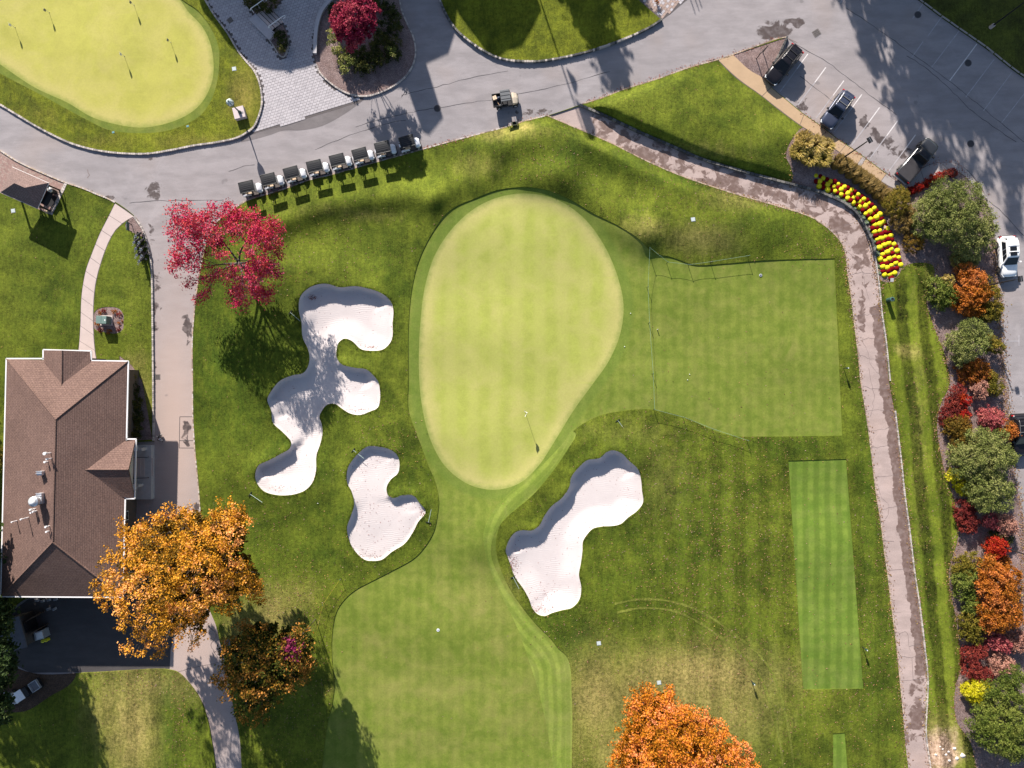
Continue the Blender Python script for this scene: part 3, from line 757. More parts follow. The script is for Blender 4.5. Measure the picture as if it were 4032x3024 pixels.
footpath = region(['walk'], 'footpath', MAT_JOINT, {})
sidewalk = region(['sidewalk'], 'sidewalk', MAT_JOINT, {})
region(['mulch'], 'mulch_bed', MAT_MULCH, {})
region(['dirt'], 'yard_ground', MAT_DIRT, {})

# ------------------------------------------------------------------ paving pieces
def ccw(q):
    a = sum(q[i][0] * q[(i + 1) % len(q)][1] - q[(i + 1) % len(q)][0] * q[i][1] for i in range(len(q)))
    return q if a > 0 else q[::-1]
def slab(name, pxs, h, mat, parent, z=None, gap=.03):
    """one cast slab over the given pixel corners"""
    ps = [P(x, y, 0) for x, y in pxs]
    c = sum(ps, Vector()) / len(ps)
    q = [c + (p - c) * (1 - gap / max(.2, (p - c).length)) for p in ps]
    mb = MB(); mb.prism([(p.x, p.y) for p in q], -.05, h)
    return mb.obj(name, mat, parent)
def along(pl, t):
    seg = np.linalg.norm(np.diff(pl, axis=0), axis=1); L = np.concatenate([[0], np.cumsum(seg)])
    d = t * L[-1]; i = min(np.searchsorted(L, d, 'right') - 1, len(seg) - 1)
    return pl[i] + (pl[i + 1] - pl[i]) * (d - L[i]) / seg[i]
_wl, _wr = cr(WALK_L, False, 8), cr(WALK_R, False, 8)
_ts = [0, .085, .19, .285, .375, .465, .55, .635, .725, .81, .905, 1.0]
for k in range(len(_ts) - 1):
    a, b = _ts[k], _ts[k + 1]
    m = (a + b) / 2
    slab('slab', [along(_wl, a), along(_wl, m), along(_wl, b), along(_wr, b), along(_wr, m), along(_wr, a)], .095, MAT_CONC, footpath)
_sl = cr([(2827,238),(2904,312),(3000,380),(3061,429),(3161,502),(3224,541),(3299,597),(3373,649),(3467,714),(3504,737),(3537,748),(3580,752),(3622,735),(3690,690),(3732,668),(3785,685),(3862,770)], False, 8)
_su = cr([(2886,218),(2949,276),(3012,314),(3042,349),(3103,401),(3159,447),(3233,499),(3299,550),(3355,587),(3420,634),(3476,676),(3513,704),(3541,718),(3585,703),(3622,669),(3655,651),(3700,641),(3780,651),(3888,785)], False, 8)
def nearest_t(pl, q):
    d = np.linalg.norm(pl - np.array(q), axis=1); i = d.argmin()
    seg = np.linalg.norm(np.diff(pl, axis=0), axis=1); L = np.concatenate([[0], np.cumsum(seg)])
    return L[i] / L[-1]
_cut = [((2827,238),(2886,218)), ((3000,378),(3035,340)), ((3148,487),(3165,450)), ((3224,541),(3256,515)), ((3305,600),(3328,570)), ((3372,648),(3393,617)), ((3387,658),(3408,628)), ((3467,714),(3489,684)), ((3540,748),(3545,718)), ((3640,722),(3622,669)), ((3732,668),(3700,641)), ((3862,770),(3888,785))]
for k in range(len(_cut) - 1):
    (a0, b0), (a1, b1) = _cut[k], _cut[k + 1]
    ta0, ta1, tb0, tb1 = nearest_t(_sl, a0), nearest_t(_sl, a1), nearest_t(_su, b0), nearest_t(_su, b1)
    ring = [along(_sl, ta0 + (ta1 - ta0) * i / 6) for i in range(7)] + [along(_su, tb1 + (tb0 - tb1) * i / 6) for i in range(7)]
    slab('slab', ring, .115, MAT_SIDEG if k in (5, 7, 8, 9, 10) else MAT_SIDE, sidewalk)

def pavers(parent, ids, origin, ang, pl, pw, z0, h, mats, singles, name, gap=.022, vary=0.0):
    """running-bond pavers clipped to a region: the nearest ones single, the rest joined"""
    poly_ = OUT[ids]
    lo, hi = poly_.min(0), poly_.max(0)
    lo = np.maximum(lo, [-150, -150]); hi = np.minimum(hi, [4200, 3200])
    ca, sa = math.cos(ang), math.sin(ang)
    R = np.hypot(*(hi - lo)) * S
    cx, cy = (lo + hi) / 2
    nI, nJ = int(R / pl) + 2, int(R / pw) + 2
    I, J = np.meshgrid(np.arange(-nI // 2, nI // 2 + 1), np.arange(-nJ // 2, nJ // 2 + 1))
    X = (I + .5 * (J % 2)) * pl; Y = J * pw
    gx = (cx - 2016) * S + X * ca - Y * sa; gy = (1512 - cy) * S + X * sa + Y * ca
    px = np.stack([gx.ravel() / S + 2016, 1512 - gy.ravel() / S], 1)
    m = inside(poly_, px) & (px[:, 0] > lo[0]) & (px[:, 0] < hi[0]) & (px[:, 1] > lo[1]) & (px[:, 1] < hi[1])
    # whole pavers only: all four corners inside and outside the regions laid on top
    own = np.array([i for i in range(ids) if REG[i][0] in ('lawn', 'mulch', 'patch', 'walk')])
    for dx, dy in ((-.46, -.46), (.46, -.46), (.46, .46), (-.46, .46)):
        q = px + np.array([[(dx * pl * ca - dy * pw * sa) / S, -(dx * pl * sa + dy * pw * ca) / S]])
        m &= inside(poly_, q)
        for i in own: m &= ~inside(OUT[i], q)
    px = px[m]
    if not len(px): return
    order = np.argsort(np.hypot(px[:, 0] - origin[0], px[:, 1] - origin[1]))
    px = px[order]
    mes = []
    for k, mt in enumerate(mats):
        mb = MB(); mb.box(0, 0, (z0 + h) / 2 - .02, pl - gap, pw - gap, h - z0 + .04, ang, top=.985)
        mes.append(mb.mesh(name, mt))
    rest = [MB() for _ in mats]
    for k, (x, y) in enumerate(px):
        q = P(x, y, 0); r = random.randrange(len(mats)); dz = random.uniform(-.004, .004)
        if k < singles:
            o = link(name, mes[r], parent); o.location = (q.x, q.y, dz)
        else:
            rest[r].box(q.x, q.y, (z0 + h) / 2 - .02 + dz, pl - gap, pw - gap, h - z0 + .04, ang, top=.985)
    for mb, mt in zip(rest, mats):
        if mb.v:
            o = mb.obj(name, mt, parent); o['kind'] = 'stuff'
_ip = [i for i, r in enumerate(REG) if r[0] == 'plaza']
pavers(plaza, _ip[0], (1150, 380), rad(17), .42, .30, -.01, .035, [MAT_PAVER, MAT_PAVER2, MAT_PAVER3], 290, 'paver')
pavers(plaza, _ip[1], (2600, 40), rad(52), .36, .30, -.01, .035, [MAT_PAVER2, MAT_BRICK2], 0, 'paver')
_ib = [i for i, r in enumerate(REG) if r[0] == 'brick'][0]
pavers(brickpad, _ib, (150, 700), rad(-28), .26, .13, .03, .072, [MAT_BRICK, MAT_BRICK2, MAT_BRICK], 0, 'brick', gap=.012)

def kerb(label, pts, width, h, blk, mats, z=0.0, side=0.0, closed=False, rough=.0, name='kerb'):
    """row of kerb stones along a pixel line: an Empty with the stones joined"""
    pl = cr(pts, closed, 4)
    seg = np.linalg.norm(np.diff(pl, axis=0), axis=1) * S; L = np.concatenate([[0], np.cumsum(seg)])
    n = max(1, int(L[-1] / blk))
    mbs = [MB() for _ in mats]
    for k in range(n):
        d0, d1 = k * L[-1] / n, (k + 1) * L[-1] / n
        a, b = along(pl, d0 / L[-1]), along(pl, d1 / L[-1])
        if max(a[0], b[0]) < -120 or min(a[0], b[0]) > 4150 or max(a[1], b[1]) < -120 or min(a[1], b[1]) > 3150: continue
        pa, pb = P(a[0], a[1]), P(b[0], b[1])
        d = (pb - pa); ang = math.atan2(d.y, d.x); c = (pa + pb) / 2
        nrm = Vector((-math.sin(ang), math.cos(ang), 0)) * side
        w = width * random.uniform(1 - rough, 1 + rough); hh = h * random.uniform(1 - rough * .5, 1 + rough * .5)
        mbs[random.randrange(len(mats))].box(c.x + nrm.x, c.y + nrm.y, z + hh / 2 - .06, d.length * .95, w, hh + .12, ang + random.uniform(-.03, .03) * (rough > 0), top=.93)
    root = bpy.data.objects.new(name, None); COL.objects.link(root); root['kind'] = 'structure'
    for mb, mt in zip(mbs, mats):
        if mb.v:
            o = mb.obj('kerb_stone', mt, root); o['kind'] = 'stuff'
    return root
KS = [MAT_KERB, M('kerb_granite_light', (.52, .46, .42), .85, 0, .2, 5, .2, .3), M('kerb_granite_dark', (.30, .27, .26), .85, 0, .2, 5, .2, .3)]
KD = [MAT_KERBD, M('kerb_mid_stone', (.17, .16, .15), .9, 0, .25, 6, .2, .3)]
ES = [MAT_EDGE, M('edging_warm', (.40, .29, .21), .9, 0, .2, 4, .1, .2), M('edging_dark', (.25, .19, .15), .9, 0, .2, 4, .1, .2)]
kerb('', NW_KERB, .20, .19, .26, KS, rough=.15)
kerb('', ISLAND_KERB, .18, .16, .24, KS, rough=.15)
kerb('', N_KERB, .22, .30, .26, KD + [KS[0]], rough=.15)
kerb('', WOOD_KERB, .18, .16, 1.2, [KS[2]], rough=.05)
kerb('', PATH_N[:16], .26, .36, .5, KD, rough=.12)
kerb('', PATH_N[15:22], .14, .20, .22, KS, rough=.15)
kerb('', PATH_N[22:37], .15, .16, .22, KS, rough=.2)
kerb('', PATH_S[:12], .12, .135, .24, ES, rough=.2)
kerb('', PATH_S[12:31], .11, .125, .24, ES, rough=.25)
kerb('', [(529,853),(561,899),(583,958),(594,1012),(600,1089),(602,1202),(604,1383),(605,1500),(606,1735)], .17, .19, .22, KS, rough=.15)
kerb('', [(0,592),(72,637),(181,687),(260,720),(325,741),(384,766),(429,784),(455,798)], .15, .16, .25, [KS[1], ES[0]], rough=.12)
kerb('', [(262,722),(203,846)], .36, .13, .3, [KS[1], KS[0]], rough=.1)
kerb('', [(820,2330),(798,2140),(791,2033),(782,1907),(769,1771),(761,1636),(760,1500),(759,1338),(766,1238),(778,1134),(790,1060),(800,1010),(822,930),(865,865),(936,813),(976,790),(1060,763),(1131,741),(1217,710),(1312,687),(1393,664),(1479,640),(1570,615),(1660,590),(1768,560),(1859,536),(1972,506),(2068,477),(2154,456)], .13, .135, .26, ES + [KS[1]], rough=.2)
kerb('', [(2290,411),(2362,389),(2452,355),(2588,312),(2723,264),(2827,236),(2886,216),(3000,175),(3056,155),(3098,147)], .13, .135, .3, ES, rough=.2)
kerb('', [(3098,147),(3061,224),(3014,299)], .2, .30, .5, KD, rough=.1)
kerb('', [(3053,145),(3056,142),(3080,186),(3084,190)][:0] or [(1053,145),(1080,186),(1105,222),(1118,226),(1130,205),(1136,180),(1135,150)], .15, .15, .22, KS, rough=.15)

# ------------------------------------------------------------------ painted lines, seams, cracks
MAT_LINE = M('road_paint', (.62, .58, .58), .7, 0, .2, 3)
MAT_LINEF = M('worn_road_paint', (.36, .34, .36), .8, 0, .3, 3)
MAT_TAR = M('tar_seam', (.055, .05, .055), .8, 0, .2, 3)
MAT_CRACK = M('crack', (.18, .14, .135), .9, 0, .2, 3)
def strip(name, pts, w, mat, parent, z=.006, jit=0.0, step=25):
    pl = cr(pts, False, step) if len(pts) > 2 else np.array(pts, float)
    if jit: pl = pl + RNG.normal(0, jit, pl.shape) * (np.arange(len(pl)) % len(pl) != 0)[:, None]
    q = [P(x, y) for x, y in pl]; mb = MB(); vs = []
    for i, p in enumerate(q):
        d = (q[min(i + 1, len(q) - 1)] - q[max(i - 1, 0)]).normalized(); nn = Vector((-d.y, d.x, 0)) * w / 2
        if jit: nn *= random.uniform(.5, 1.4)
        vs += [(p.x - nn.x, p.y - nn.y, z), (p.x + nn.x, p.y + nn.y, z)]
    mb.add(vs, [(2 * i, 2 * i + 2, 2 * i + 3, 2 * i + 1) for i in range(len(q) - 1)])
    return mb.obj(name, mat, parent)
def t4(x, y): return (3000 + x / 2.1434, y / 2.1434)
for u in ((388,455),(540,568),(692,680),(843,797),(993,907),(1145,1020),(1297,1137)):
    strip('parking_line', [t4(*u), t4(u[0] - 92, u[1] + 126)], .11, MAT_LINE, asphalt)
    strip('parking_line', [t4(u[0] - 93, u[1] + 127), t4(u[0] - 235, u[1] + 318)], .10, MAT_LINEF, asphalt)
for a, b in (((1360,30),(1270,160)), ((1515,145),(1400,305)), ((1665,260),(1430,570)), ((1815,370),(1585,680)), ((1960,500),(1720,820)), ((2110,610),(1870,935)), ((2230,770),(2020,1040)), ((1360,350),(1265,485)), ((690,-20),(660,28))):
    strip('parking_line', [t4(*a), t4(*b)], .09, MAT_LINEF if a[0] != 1815 else MAT_LINE, asphalt)
for a, b in (((3950,1343),(4010,1343)), ((4012,1320),(4012,1362)), ((4005,1560),(4035,1560)), ((4020,1540),(4020,1580))):
    strip('parking_line', [a, b], .09, MAT_LINEF, asphalt)
for pts in ([(1580,375),(1640,360),(1720,342),(1860,305),(2000,280)], [(1400,500),(1560,455),(1720,425),(1950,390)], [(2030,372),(2150,348),(2250,325),(2400,282)], [(1240,590),(1400,525),(1560,478),(1600,472)],
            [(1600,440),(1606,475)], [(1595,375),(1605,352),(1580,385)], [(510,800),(600,792),(700,789),(800,788),(880,786)], [(900,675),(960,655),(1000,648)], [(3100,150),(3160,190),(3260,245),(3330,300),(3420,370),(3530,452)],
            [(3150,300),(3240,370),(3290,405)], [(3330,30),(3420,90),(3560,190),(3700,290),(3900,450),(4032,560)], [(3570,220),(3620,250),(3740,350),(3830,440),(4000,560)], [(3895,793),(3950,840),(4032,930)], [(3090,240),(3100,155)]):
    strip('tar_seam', pts, .055, MAT_TAR, asphalt, jit=1.2)
for pts in ([(3287,925),(3320,895),(3370,870)], [(3338,1085),(3380,1075),(3440,1080)], [(3360,1245),(3400,1240),(3460,1238)], [(3386,1340),(3420,1330),(3480,1345)], [(3395,1340),(3420,1400),(3430,1440),(3470,1480)],
            [(3380,1400),(3440,1415),(3490,1420)], [(3395,1520),(3440,1530),(3500,1525)], [(3410,1620),(3450,1615),(3510,1620)], [(3420,1700),(3480,1690),(3520,1680)], [(3430,1765),(3480,1755),(3535,1745)],
            [(3445,1880),(3490,1875),(3540,1868)], [(3460,1920),(3470,1960),(3500,1990),(3490,2040)], [(3470,2005),(3500,2000),(3560,1985)], [(3480,2130),(3520,2130)], [(3500,2245),(3560,2240)], [(3510,2410),(3545,2405)],
            [(3530,2490),(3570,2490),(3580,2560)], [(3580,2545),(3640,2530)], [(3535,2585),(3600,2586),(3640,2583)], [(3590,2590),(3600,2680)], [(3545,2678),(3600,2676),(3645,2675)], [(2440,560),(2480,520)], [(3020,800),(3060,740)], [(3130,830),(3150,760)],
            [(3300,960),(3380,1040),(3420,1180)], [(3420,1450),(3440,1560),(3430,1640)]):
    strip('crack', pts, .038, MAT_CRACK, cartpath, z=.026, jit=2.2, step=14)
for pts in ([(3100,150),(3140,170)], [(700,2645),(780,2625),(860,2608)], [(820,2460),(850,2500),(830,2540),(860,2590)], [(345,667),(350,690),(342,702)]):
    strip('crack', pts, .07, MAT_CRACK, asphalt, z=.007, jit=1.5, step=12)
# square of repaired asphalt on the drive
for a, b in (((708,1641),(760,1641)), ((708,1641),(706,1764)), ((706,1764),(765,1764)), ((707,1735),(762,1735))):
    strip('tar_seam', [a, b], .06, MAT_TAR, asphalt)

# tyre tracks across the right hand rough
def track(pts, w, mat):
    pl = cr(pts, False, 14); z = ground_z(pl) + OFF['rough'] + .012; vs = []; q = []
    for (x, y), zz in zip(pl, z): q.append(P(x, y, zz))
    for i, p in enumerate(q):
        d = (q[min(i + 1, len(q) - 1)] - q[max(i - 1, 0)]).normalized(); n = Vector((-d.y, d.x, 0)) * w / 2 * random.uniform(.6, 1.3)
        vs += [p - n, p + n]
    mb = MB().add(vs, [(2 * i, 2 * i + 2, 2 * i + 3, 2 * i + 1) for i in range(len(q) - 1)])
    o = mb.obj('tyre_track', mat); o['kind'] = 'structure'
MAT_TRACK = grass_mat('worn_grass', (.150, .165, .030), (.085, .105, .014), (.26, .21, .08))
for pts in ([(2420,2378),(2500,2362),(2580,2360),(2680,2378),(2780,2420),(2880,2490),(2980,2570),(3040,2650),(3080,2760),(3110,2900),(3130,3060)],
            [(2430,2412),(2510,2396),(2580,2395),(2660,2408),(2750,2450),(2850,2520),(2940,2595),(3000,2680),(3040,2800),(3070,2920),(3090,3060)]):
    track(pts, .26, MAT_TRACK)
# ------------------------------------------------------------------ buildings
def shingle_mat(name, a, b, axis=None, course=.19):
    """asphalt shingles: courses run across the slope, single tabs vary in colour"""
    t = NT(name); p = t.pos()
    bk = t.node('ShaderNodeTexBrick')
    bk.inputs['Scale'].default_value = 1.0
    bk.inputs['Brick Width'].default_value = .34; bk.inputs['Row Height'].default_value = course
    bk.inputs['Mortar Size'].default_value = .018; bk.inputs['Mortar Smooth'].default_value = .3; bk.inputs['Bias'].default_value = -.1
    bk.inputs['Color1'].default_value = (*a, 1); bk.inputs['Color2'].default_value = (*b, 1)
    bk.inputs['Mortar'].default_value = (*[x * .45 for x in b], 1)
    mp = t.node('ShaderNodeMapping')
    if axis: mp.inputs['Rotation'].default_value = (0, 0, axis)
    t.L(p, mp.inputs['Vector']); t.L(mp.outputs[0], bk.inputs['Vector'])
    n = t.noise(.35, 4, .6); f = t.noise(7, 3, .8)
    c = t.mix(.55, t.mix(n, tuple(x * .85 for x in a), a), bk.outputs['Color'])
    v = t.math('ADD', t.rng(f, .25, .75, .72, 1.25), t.math('MULTIPLY_ADD', n, .4, -.2))
    hs = t.node('ShaderNodeHueSaturation'); t.L(c, hs.inputs['Color']); t.L(v, hs.inputs['Value'])
    iv = t.math('SUBTRACT', 1.0, bk.outputs['Fac'])
    t.bump(iv, .5, .03)
    return t.done(hs.outputs[0], .92, .1)
SH_NS = shingle_mat('shingle_brown', (.195, .125, .103), (.140, .088, .078))
SH_EW = shingle_mat('shingle_brown_side', (.180, .115, .096), (.130, .083, .074), math.pi / 2)
SH_DK = shingle_mat('shingle_charcoal', (.235, .165, .150), (.175, .125, .120), rad(-28))
SH_DKE = shingle_mat('shingle_charcoal_side', (.235, .165, .150), (.175, .125, .120), rad(62))
M_WHITE = M('white_trim', (.78, .77, .78), .5, 0, .04, 2)
M_SIDING = M('pale_siding', (.50, .47, .43), .7, 0, .06, 2)
M_GLASS = M('dark_glass', (.012, .014, .018), .12, 0, .1, 2, .3)
M_METAL = M('galvanised_metal', (.62, .63, .66), .35, .6, .1, 3)
M_DARKM = M('dark_metal', (.025, .026, .03), .45, .3, .1, 4)
M_WOOD = M('dark_timber', (.07, .045, .032), .8, 0, .2, 5)
M_REDWOOD = M('red_timber', (.33, .075, .045), .65, 0, .2, 7)
M_BLACK = M('black_plastic', (.018, .018, .021), .5, 0, .15, 5)
M_GREY = M('grey_plastic', (.20, .20, .22), .55, 0, .1, 5)
M_STONE = M('pale_stone', (.42, .40, .40), .85, 0, .12, 2.5, .2, .3)

# the hip-roofed house on the left
EH, RH = 4.5, 6.9
hs_c = P(260, 1870, 0)
house = thing('house', 'brown hip roofed clubhouse with white gutters beside the drive', 'building', (hs_c.x, hs_c.y, 0))
def hp(px, py, h): return P(px, py, h) - Vector((hs_c.x, hs_c.y, 0))
def roof_face(name, pts, mat, parent=house, th=.14):
    """a sloping roof plane with its own thickness"""
    n = (pts[1] - pts[0]).cross(pts[2] - pts[0])
    if n.z < 0: pts = pts[::-1]
    k = len(pts); mb = MB()
    vs = [p + Vector((0, 0, .012)) for p in pts] + [p - Vector((0, 0, th)) for p in pts]
    mb.add(vs, [tuple(range(k)), tuple(range(2 * k - 1, k - 1, -1))] + [(i, k + i, k + (i + 1) % k, (i + 1) % k) for i in range(k)])
    return mb.obj(name, mat, parent)
A = hp(27, 1414, EH); B_ = hp(503, 1424, EH); Cc = hp(482, 2350, EH); D_ = hp(5, 2347, EH)
E1 = hp(220, 1651, RH); E2 = hp(208, 2135, RH)
roof_face('roof', [A, E1, E2, D_], SH_EW)
roof_face('roof', [B_, E1, E2, Cc], SH_EW)
roof_face('roof', [A, B_, E1], SH_NS)
roof_face('roof', [D_, E2, Cc], SH_NS)
# north cross gable
gL, gR = hp(172, 1379, EH), hp(356, 1384, EH)
gr0 = hp(244, 1380, EH + .98); gr1 = hp(243, 1517, EH + 1.0)
vL = hp(174, 1440, EH + .12); vR = hp(356, 1440, EH + .1)
roof_face('roof', [gL, gr0, gr1, vL], SH_EW); roof_face('roof', [gR, gr0, gr1, vR], SH_EW)
# east cross gable over the porch
pL, pR = hp(533, 1732, EH), hp(528, 1961, EH)
pr0, pr1 = hp(506, 1849, EH + 1.25), hp(330, 1849, EH + 1.32)
wL, wR = hp(490, 1738, EH + .1), hp(484, 1958, EH + .1)
roof_face('roof', [pL, pr0, pr1, wL], SH_NS); roof_face('roof', [pR, pr0, pr1, wR], SH_NS)
mb = MB(); q = [pL, pR, pr0]
mb.add([p + Vector((-.22, 0, -.10)) for p in q] + [p + Vector((-.30, 0, -.10)) for p in q], [(0, 1, 2), (5, 4, 3), (0, 3, 4, 1), (1, 4, 5, 2), (2, 5, 3, 0)])
mb.obj('gable_wall', M_SIDING, house)
# ridge caps
mb = MB()
for a, b in ((E1, E2), (A, E1), (B_, E1), (D_, E2), (Cc, E2), (gr0, gr1), (pr0, pr1)):
    mb.cyl(a + Vector((0, 0, .01)), b + Vector((0, 0, .01)), .075, .075, 6)
mb.obj('ridge_cap', SH_NS, house)
# walls under the eaves
mb = MB(); wi = lambda px, py, dx, dy: tuple((hp(px, py, EH) + Vector((dx * 2.4, dy * 1.6, 0))).xy)
mb.prism([wi(27,1414,.5,-.5), wi(172,1414,.5,-.5), wi(172,1379,.5,-.4), wi(356,1384,-.4,-.4), wi(356,1424,-.4,-.5), wi(503,1424,-.5,-.5), wi(492,1731,-.5,0), wi(492,1961,-.5,0), wi(482,2350,-.5,.5), wi(5,2347,.5,.5)], -.1, EH - .06)
mb.obj('wall', M('brown_siding', (.10, .075, .06), .8, 0, .15, 3), house)
# gutters
mb = MB()
gt = [(27,1414),(172,1414),(172,1379),(356,1384),(356,1422),(503,1424),(496,1731),(533,1731),(528,1961),(491,1961),(482,2350),(5,2347),(27,1414)]
for (x0, y0), (x1, y1) in zip(gt[:-1], gt[1:]):
    a, b = hp(x0, y0, EH), hp(x1, y1, EH); d = (b - a).normalized(); nn = Vector((d.y, -d.x, 0)) * -.06
    c = (a + b) / 2 + nn; mb.box(c.x, c.y, EH - .05, (b - a).length + .12, .13, .13, math.atan2(d.y, d.x))
mb.obj('gutter', M_WHITE, house)
for y in (1480, 1540, 1610, 1680, 2030, 2120, 2220):
    p = Vector((wi(492, y, -.5, 0)[0], hp(492, y, 2).y, 0)); mb = MB(); mb.box(p.x + .0, p.y, 2.4, .06, 1.0, 1.3); w_ = mb.obj('window', M_WHITE, house)
    mb = MB(); mb.box(p.x + .03, p.y, 2.4, .04, .84, 1.14); mb.obj('pane', M_GLASS, w_)
# porch
mb = MB(); a = hp(500, 1752, 0); b = hp(612, 1962, 0)
mb.box((a.x + b.x) / 2, (a.y + b.y) / 2, .36, b.x - a.x - .2, a.y - b.y, .72)
mb.obj('porch_floor', M_STONE, house)
for k in range(5):
    p0 = hp(538 + 15 * k, 1800, 0); p1 = hp(538 + 15 * k, 1872, 0)
    mb = MB(); mb.box(p0.x + .25, (p0.y + p1.y) / 2, .80 - .05 * k, .40, p0.y - p1.y, .10)
    mb.obj('step', MAT_CONC, house)
for x, y in ((545,1762),(541,1912)):
    p = hp(x, y, 0); mb = MB(); mb.box(p.x, p.y, 2.2, .34, .34, 4.3); mb.box(p.x, p.y, .95, .6, .6, .5)
    mb.obj('porch_column', M_WHITE, house)
for y in (1796, 1876):
    mb = MB(); p0, p1 = hp(536, y, 0), hp(600, y, 0)
    mb.tube([p0 + Vector((0, 0, 1.6)), p1 + Vector((0, 0, 1.2))], .035); mb.tube([p1 + Vector((0, 0, 1.2)), p1 + Vector((0, 0, .5))], .035)
    mb.obj('handrail', M_DARKM, house)
for x, y, h_ in ((572,1905,1.0),(585,1765,1.0)):
    p = hp(x, y, 0); mb = MB(); mb.box(p.x, p.y, .72 + h_ / 2, .35, .3, h_); mb.obj('porch_post', M_STONE, house)
def roof_z(px, py=None):
    if px <= 214: return EH + (RH - EH) * min(1, max(0, (px - 18) / 196))
    return EH + (RH - EH) * max(0, (495 - px) / 281)
def vent_pipe(px, py, h, hd):
    z = roof_z(px); p = hp(px, py, z + h * .5); mb = MB()
    mb.cyl((p.x, p.y, z - .1), (p.x, p.y, z + h), .05, .05, 8)
    mb.cyl((p.x, p.y, z + h - .12), (p.x, p.y, z + h + .12), hd, hd, 10)
    mb.cyl((p.x, p.y, z), (p.x, p.y, z + .05), .16, .07, 10)
    return mb.obj('vent_pipe', M_WHITE, house)
for x, y, h, r in ((190,1784,1.0,.16),(195,1806,.7,.10),(184,1818,.5,.11),(101,2040,1.3,.08),(60,2052,.9,.07),(190,2072,.7,.10),(190,2092,.5,.09),(132,2004,.9,.10),(140,2012,.7,.09),(133,2016,.8,.09)):
    vent_pipe(x, y, h, r)
for x, y in ((170,1861),(169,1947)):
    z = roof_z(x); p = hp(x, y, z); mb = MB()
    mb.box(p.x, p.y, z + .25, .50, .40, .7); mb.box(p.x, p.y, z + .64, .62, .10, .08); mb.box(p.x, p.y + .2, z + .62, .62, .06, .12)
    mb.obj('box_vent', M_METAL, house)
z = roof_z(150); p = hp(146, 1972, z + .9); p0 = hp(160, 1966, z + .4); mb = MB()
mb.box(p0.x, p0.y, z + .35, .8, .8, 1.0)
mb.lathe([(.34, .0), (.36, .5), (.50, .55), (.52, .95), (.40, 1.05)], (p.x, p.y, z + .55), 20)
fan = mb.obj('roof_fan', M_METAL, house)
mb = MB(); mb.lathe([(.36, 0), (.30, .10), (.12, .16)], (p.x, p.y, z + 1.60), 20); mb.obj('fan_cap', M_WHITE, house, True)

# timber gazebo with a grey shingle roof at the road corner
gz = P(110, 800, 0)
gaz = thing('gazebo', 'open shelter with brown hipped shingle roof on the brick pad', 'shelter', (gz.x, gz.y, 0))
def zp(px, py, h): return P(px, py, h) - Vector((gz.x, gz.y, 0))
GE = 2.55
def g3(px, py, h): return zp(px, py, h)
W0, S0, E0, N0 = g3(2, 757, GE), g3(146, 820, GE), g3(190, 720, GE), g3(47, 657, GE)
mid = g3(97, 739, GE)
rr0 = g3(57, 721, GE + 1.05); rr1 = g3(98, 739, GE + 1.05)
roof_face('roof', [W0, rr0, rr1, S0], SH_DK, gaz); roof_face('roof', [N0, rr0, rr1, E0], SH_DK, gaz)
roof_face('roof', [W0, N0, rr0], SH_DKE, gaz); roof_face('roof', [S0, E0, rr1], SH_DKE, gaz)
mb = MB(); mb.cyl(rr0, rr1, .06, .06, 6); mb.obj('ridge_cap', SH_DK, gaz)
ex = (E0 - N0).normalized(); ey = (N0 - W0).normalized()
mb = MB()
for a, b in ((W0, S0), (S0, E0), (E0, N0), (N0, W0)):
    mb.cyl(a + Vector((0, 0, -.09)), b + Vector((0, 0, -.09)), .05, .05, 4)
mb.obj('fascia', M_WHITE, gaz)
for c in (W0, S0, E0, N0):
    i = c + ((W0 + S0 + E0 + N0) / 4 - c) * .16
    mb = MB(); mb.box(i.x, i.y, GE / 2 - .08, .17, .17, GE, math.atan2(ex.y, ex.x)); mb.obj('post', M_WOOD, gaz)
mb = MB()
for a, b in ((W0, S0), (N0, E0), (W0, N0), (S0, E0)):
    cen = (W0 + S0 + E0 + N0) / 4; a2, b2 = a + (cen - a) * .16, b + (cen - b) * .16
    for t_ in (0, 1):
        p, q = (a2, b2) if t_ == 0 else (b2, a2); d = (q - p).normalized()
        mb.cyl((p.x, p.y, GE - .75), tuple((p + d * .7).xy) + (GE - .15,), .05, .05, 5)
    mb.cyl((a2.x, a2.y, GE - .14), (b2.x, b2.y, GE - .14), .09, .09, 4)
mb.obj('beam', M_WOOD, gaz)
# white frame east of the roof, bench swing and its cover
bench_a = rad(62)
bp = G(186, 768, .06)
bench = thing('bench', 'red timber slatted bench on the brick pad beside the shelter roof', 'bench', bp, bench_a)
for k in range(4):
    mb = MB(); mb.box(0, -.06 + .14 * k, .45, 1.45, .11, .05); mb.obj('seat_slat', M_REDWOOD, bench)
for k in range(3):
    mb = MB(); mb.box(0, -.22 - .03 * k, .58 + .14 * k, 1.45, .04, .11); mb.obj('back_slat', M_REDWOOD, bench)
for sx_ in (-.62, .62):
    mb = MB(); mb.tube([(sx_, .38, -.02), (sx_, .38, .62), (sx_, -.22, .66), (sx_, -.32, .92)], .03); mb.tube([(sx_, -.2, -.02), (sx_, -.22, .66)], .03); mb.obj('arm_frame', M_DARKM, bench)
fr = G(212, 790, .06)
frame = thing('swing_frame', 'white and black metal swing frame with dark canopy at the pad edge', 'swing', fr, rad(-28))
for s_ in (-1, 1):
    mb = MB(); mb.tube([(-1.0, s_ * 1.15, 0), (-.15, s_ * 1.05, 1.9), (.75, s_ * 1.15, 0)], .035); mb.obj('leg_frame', M_DARKM, frame)
    mb = MB(); mb.box(-.35, s_ * 1.22, 1.80, 1.0, .22, .07); mb.obj('end_board', M_WHITE, frame)
mb = MB(); mb.tube([(-.15, -1.1, 1.9), (-.15, 1.1, 1.9)], .04); mb.obj('top_bar', M_DARKM, frame)
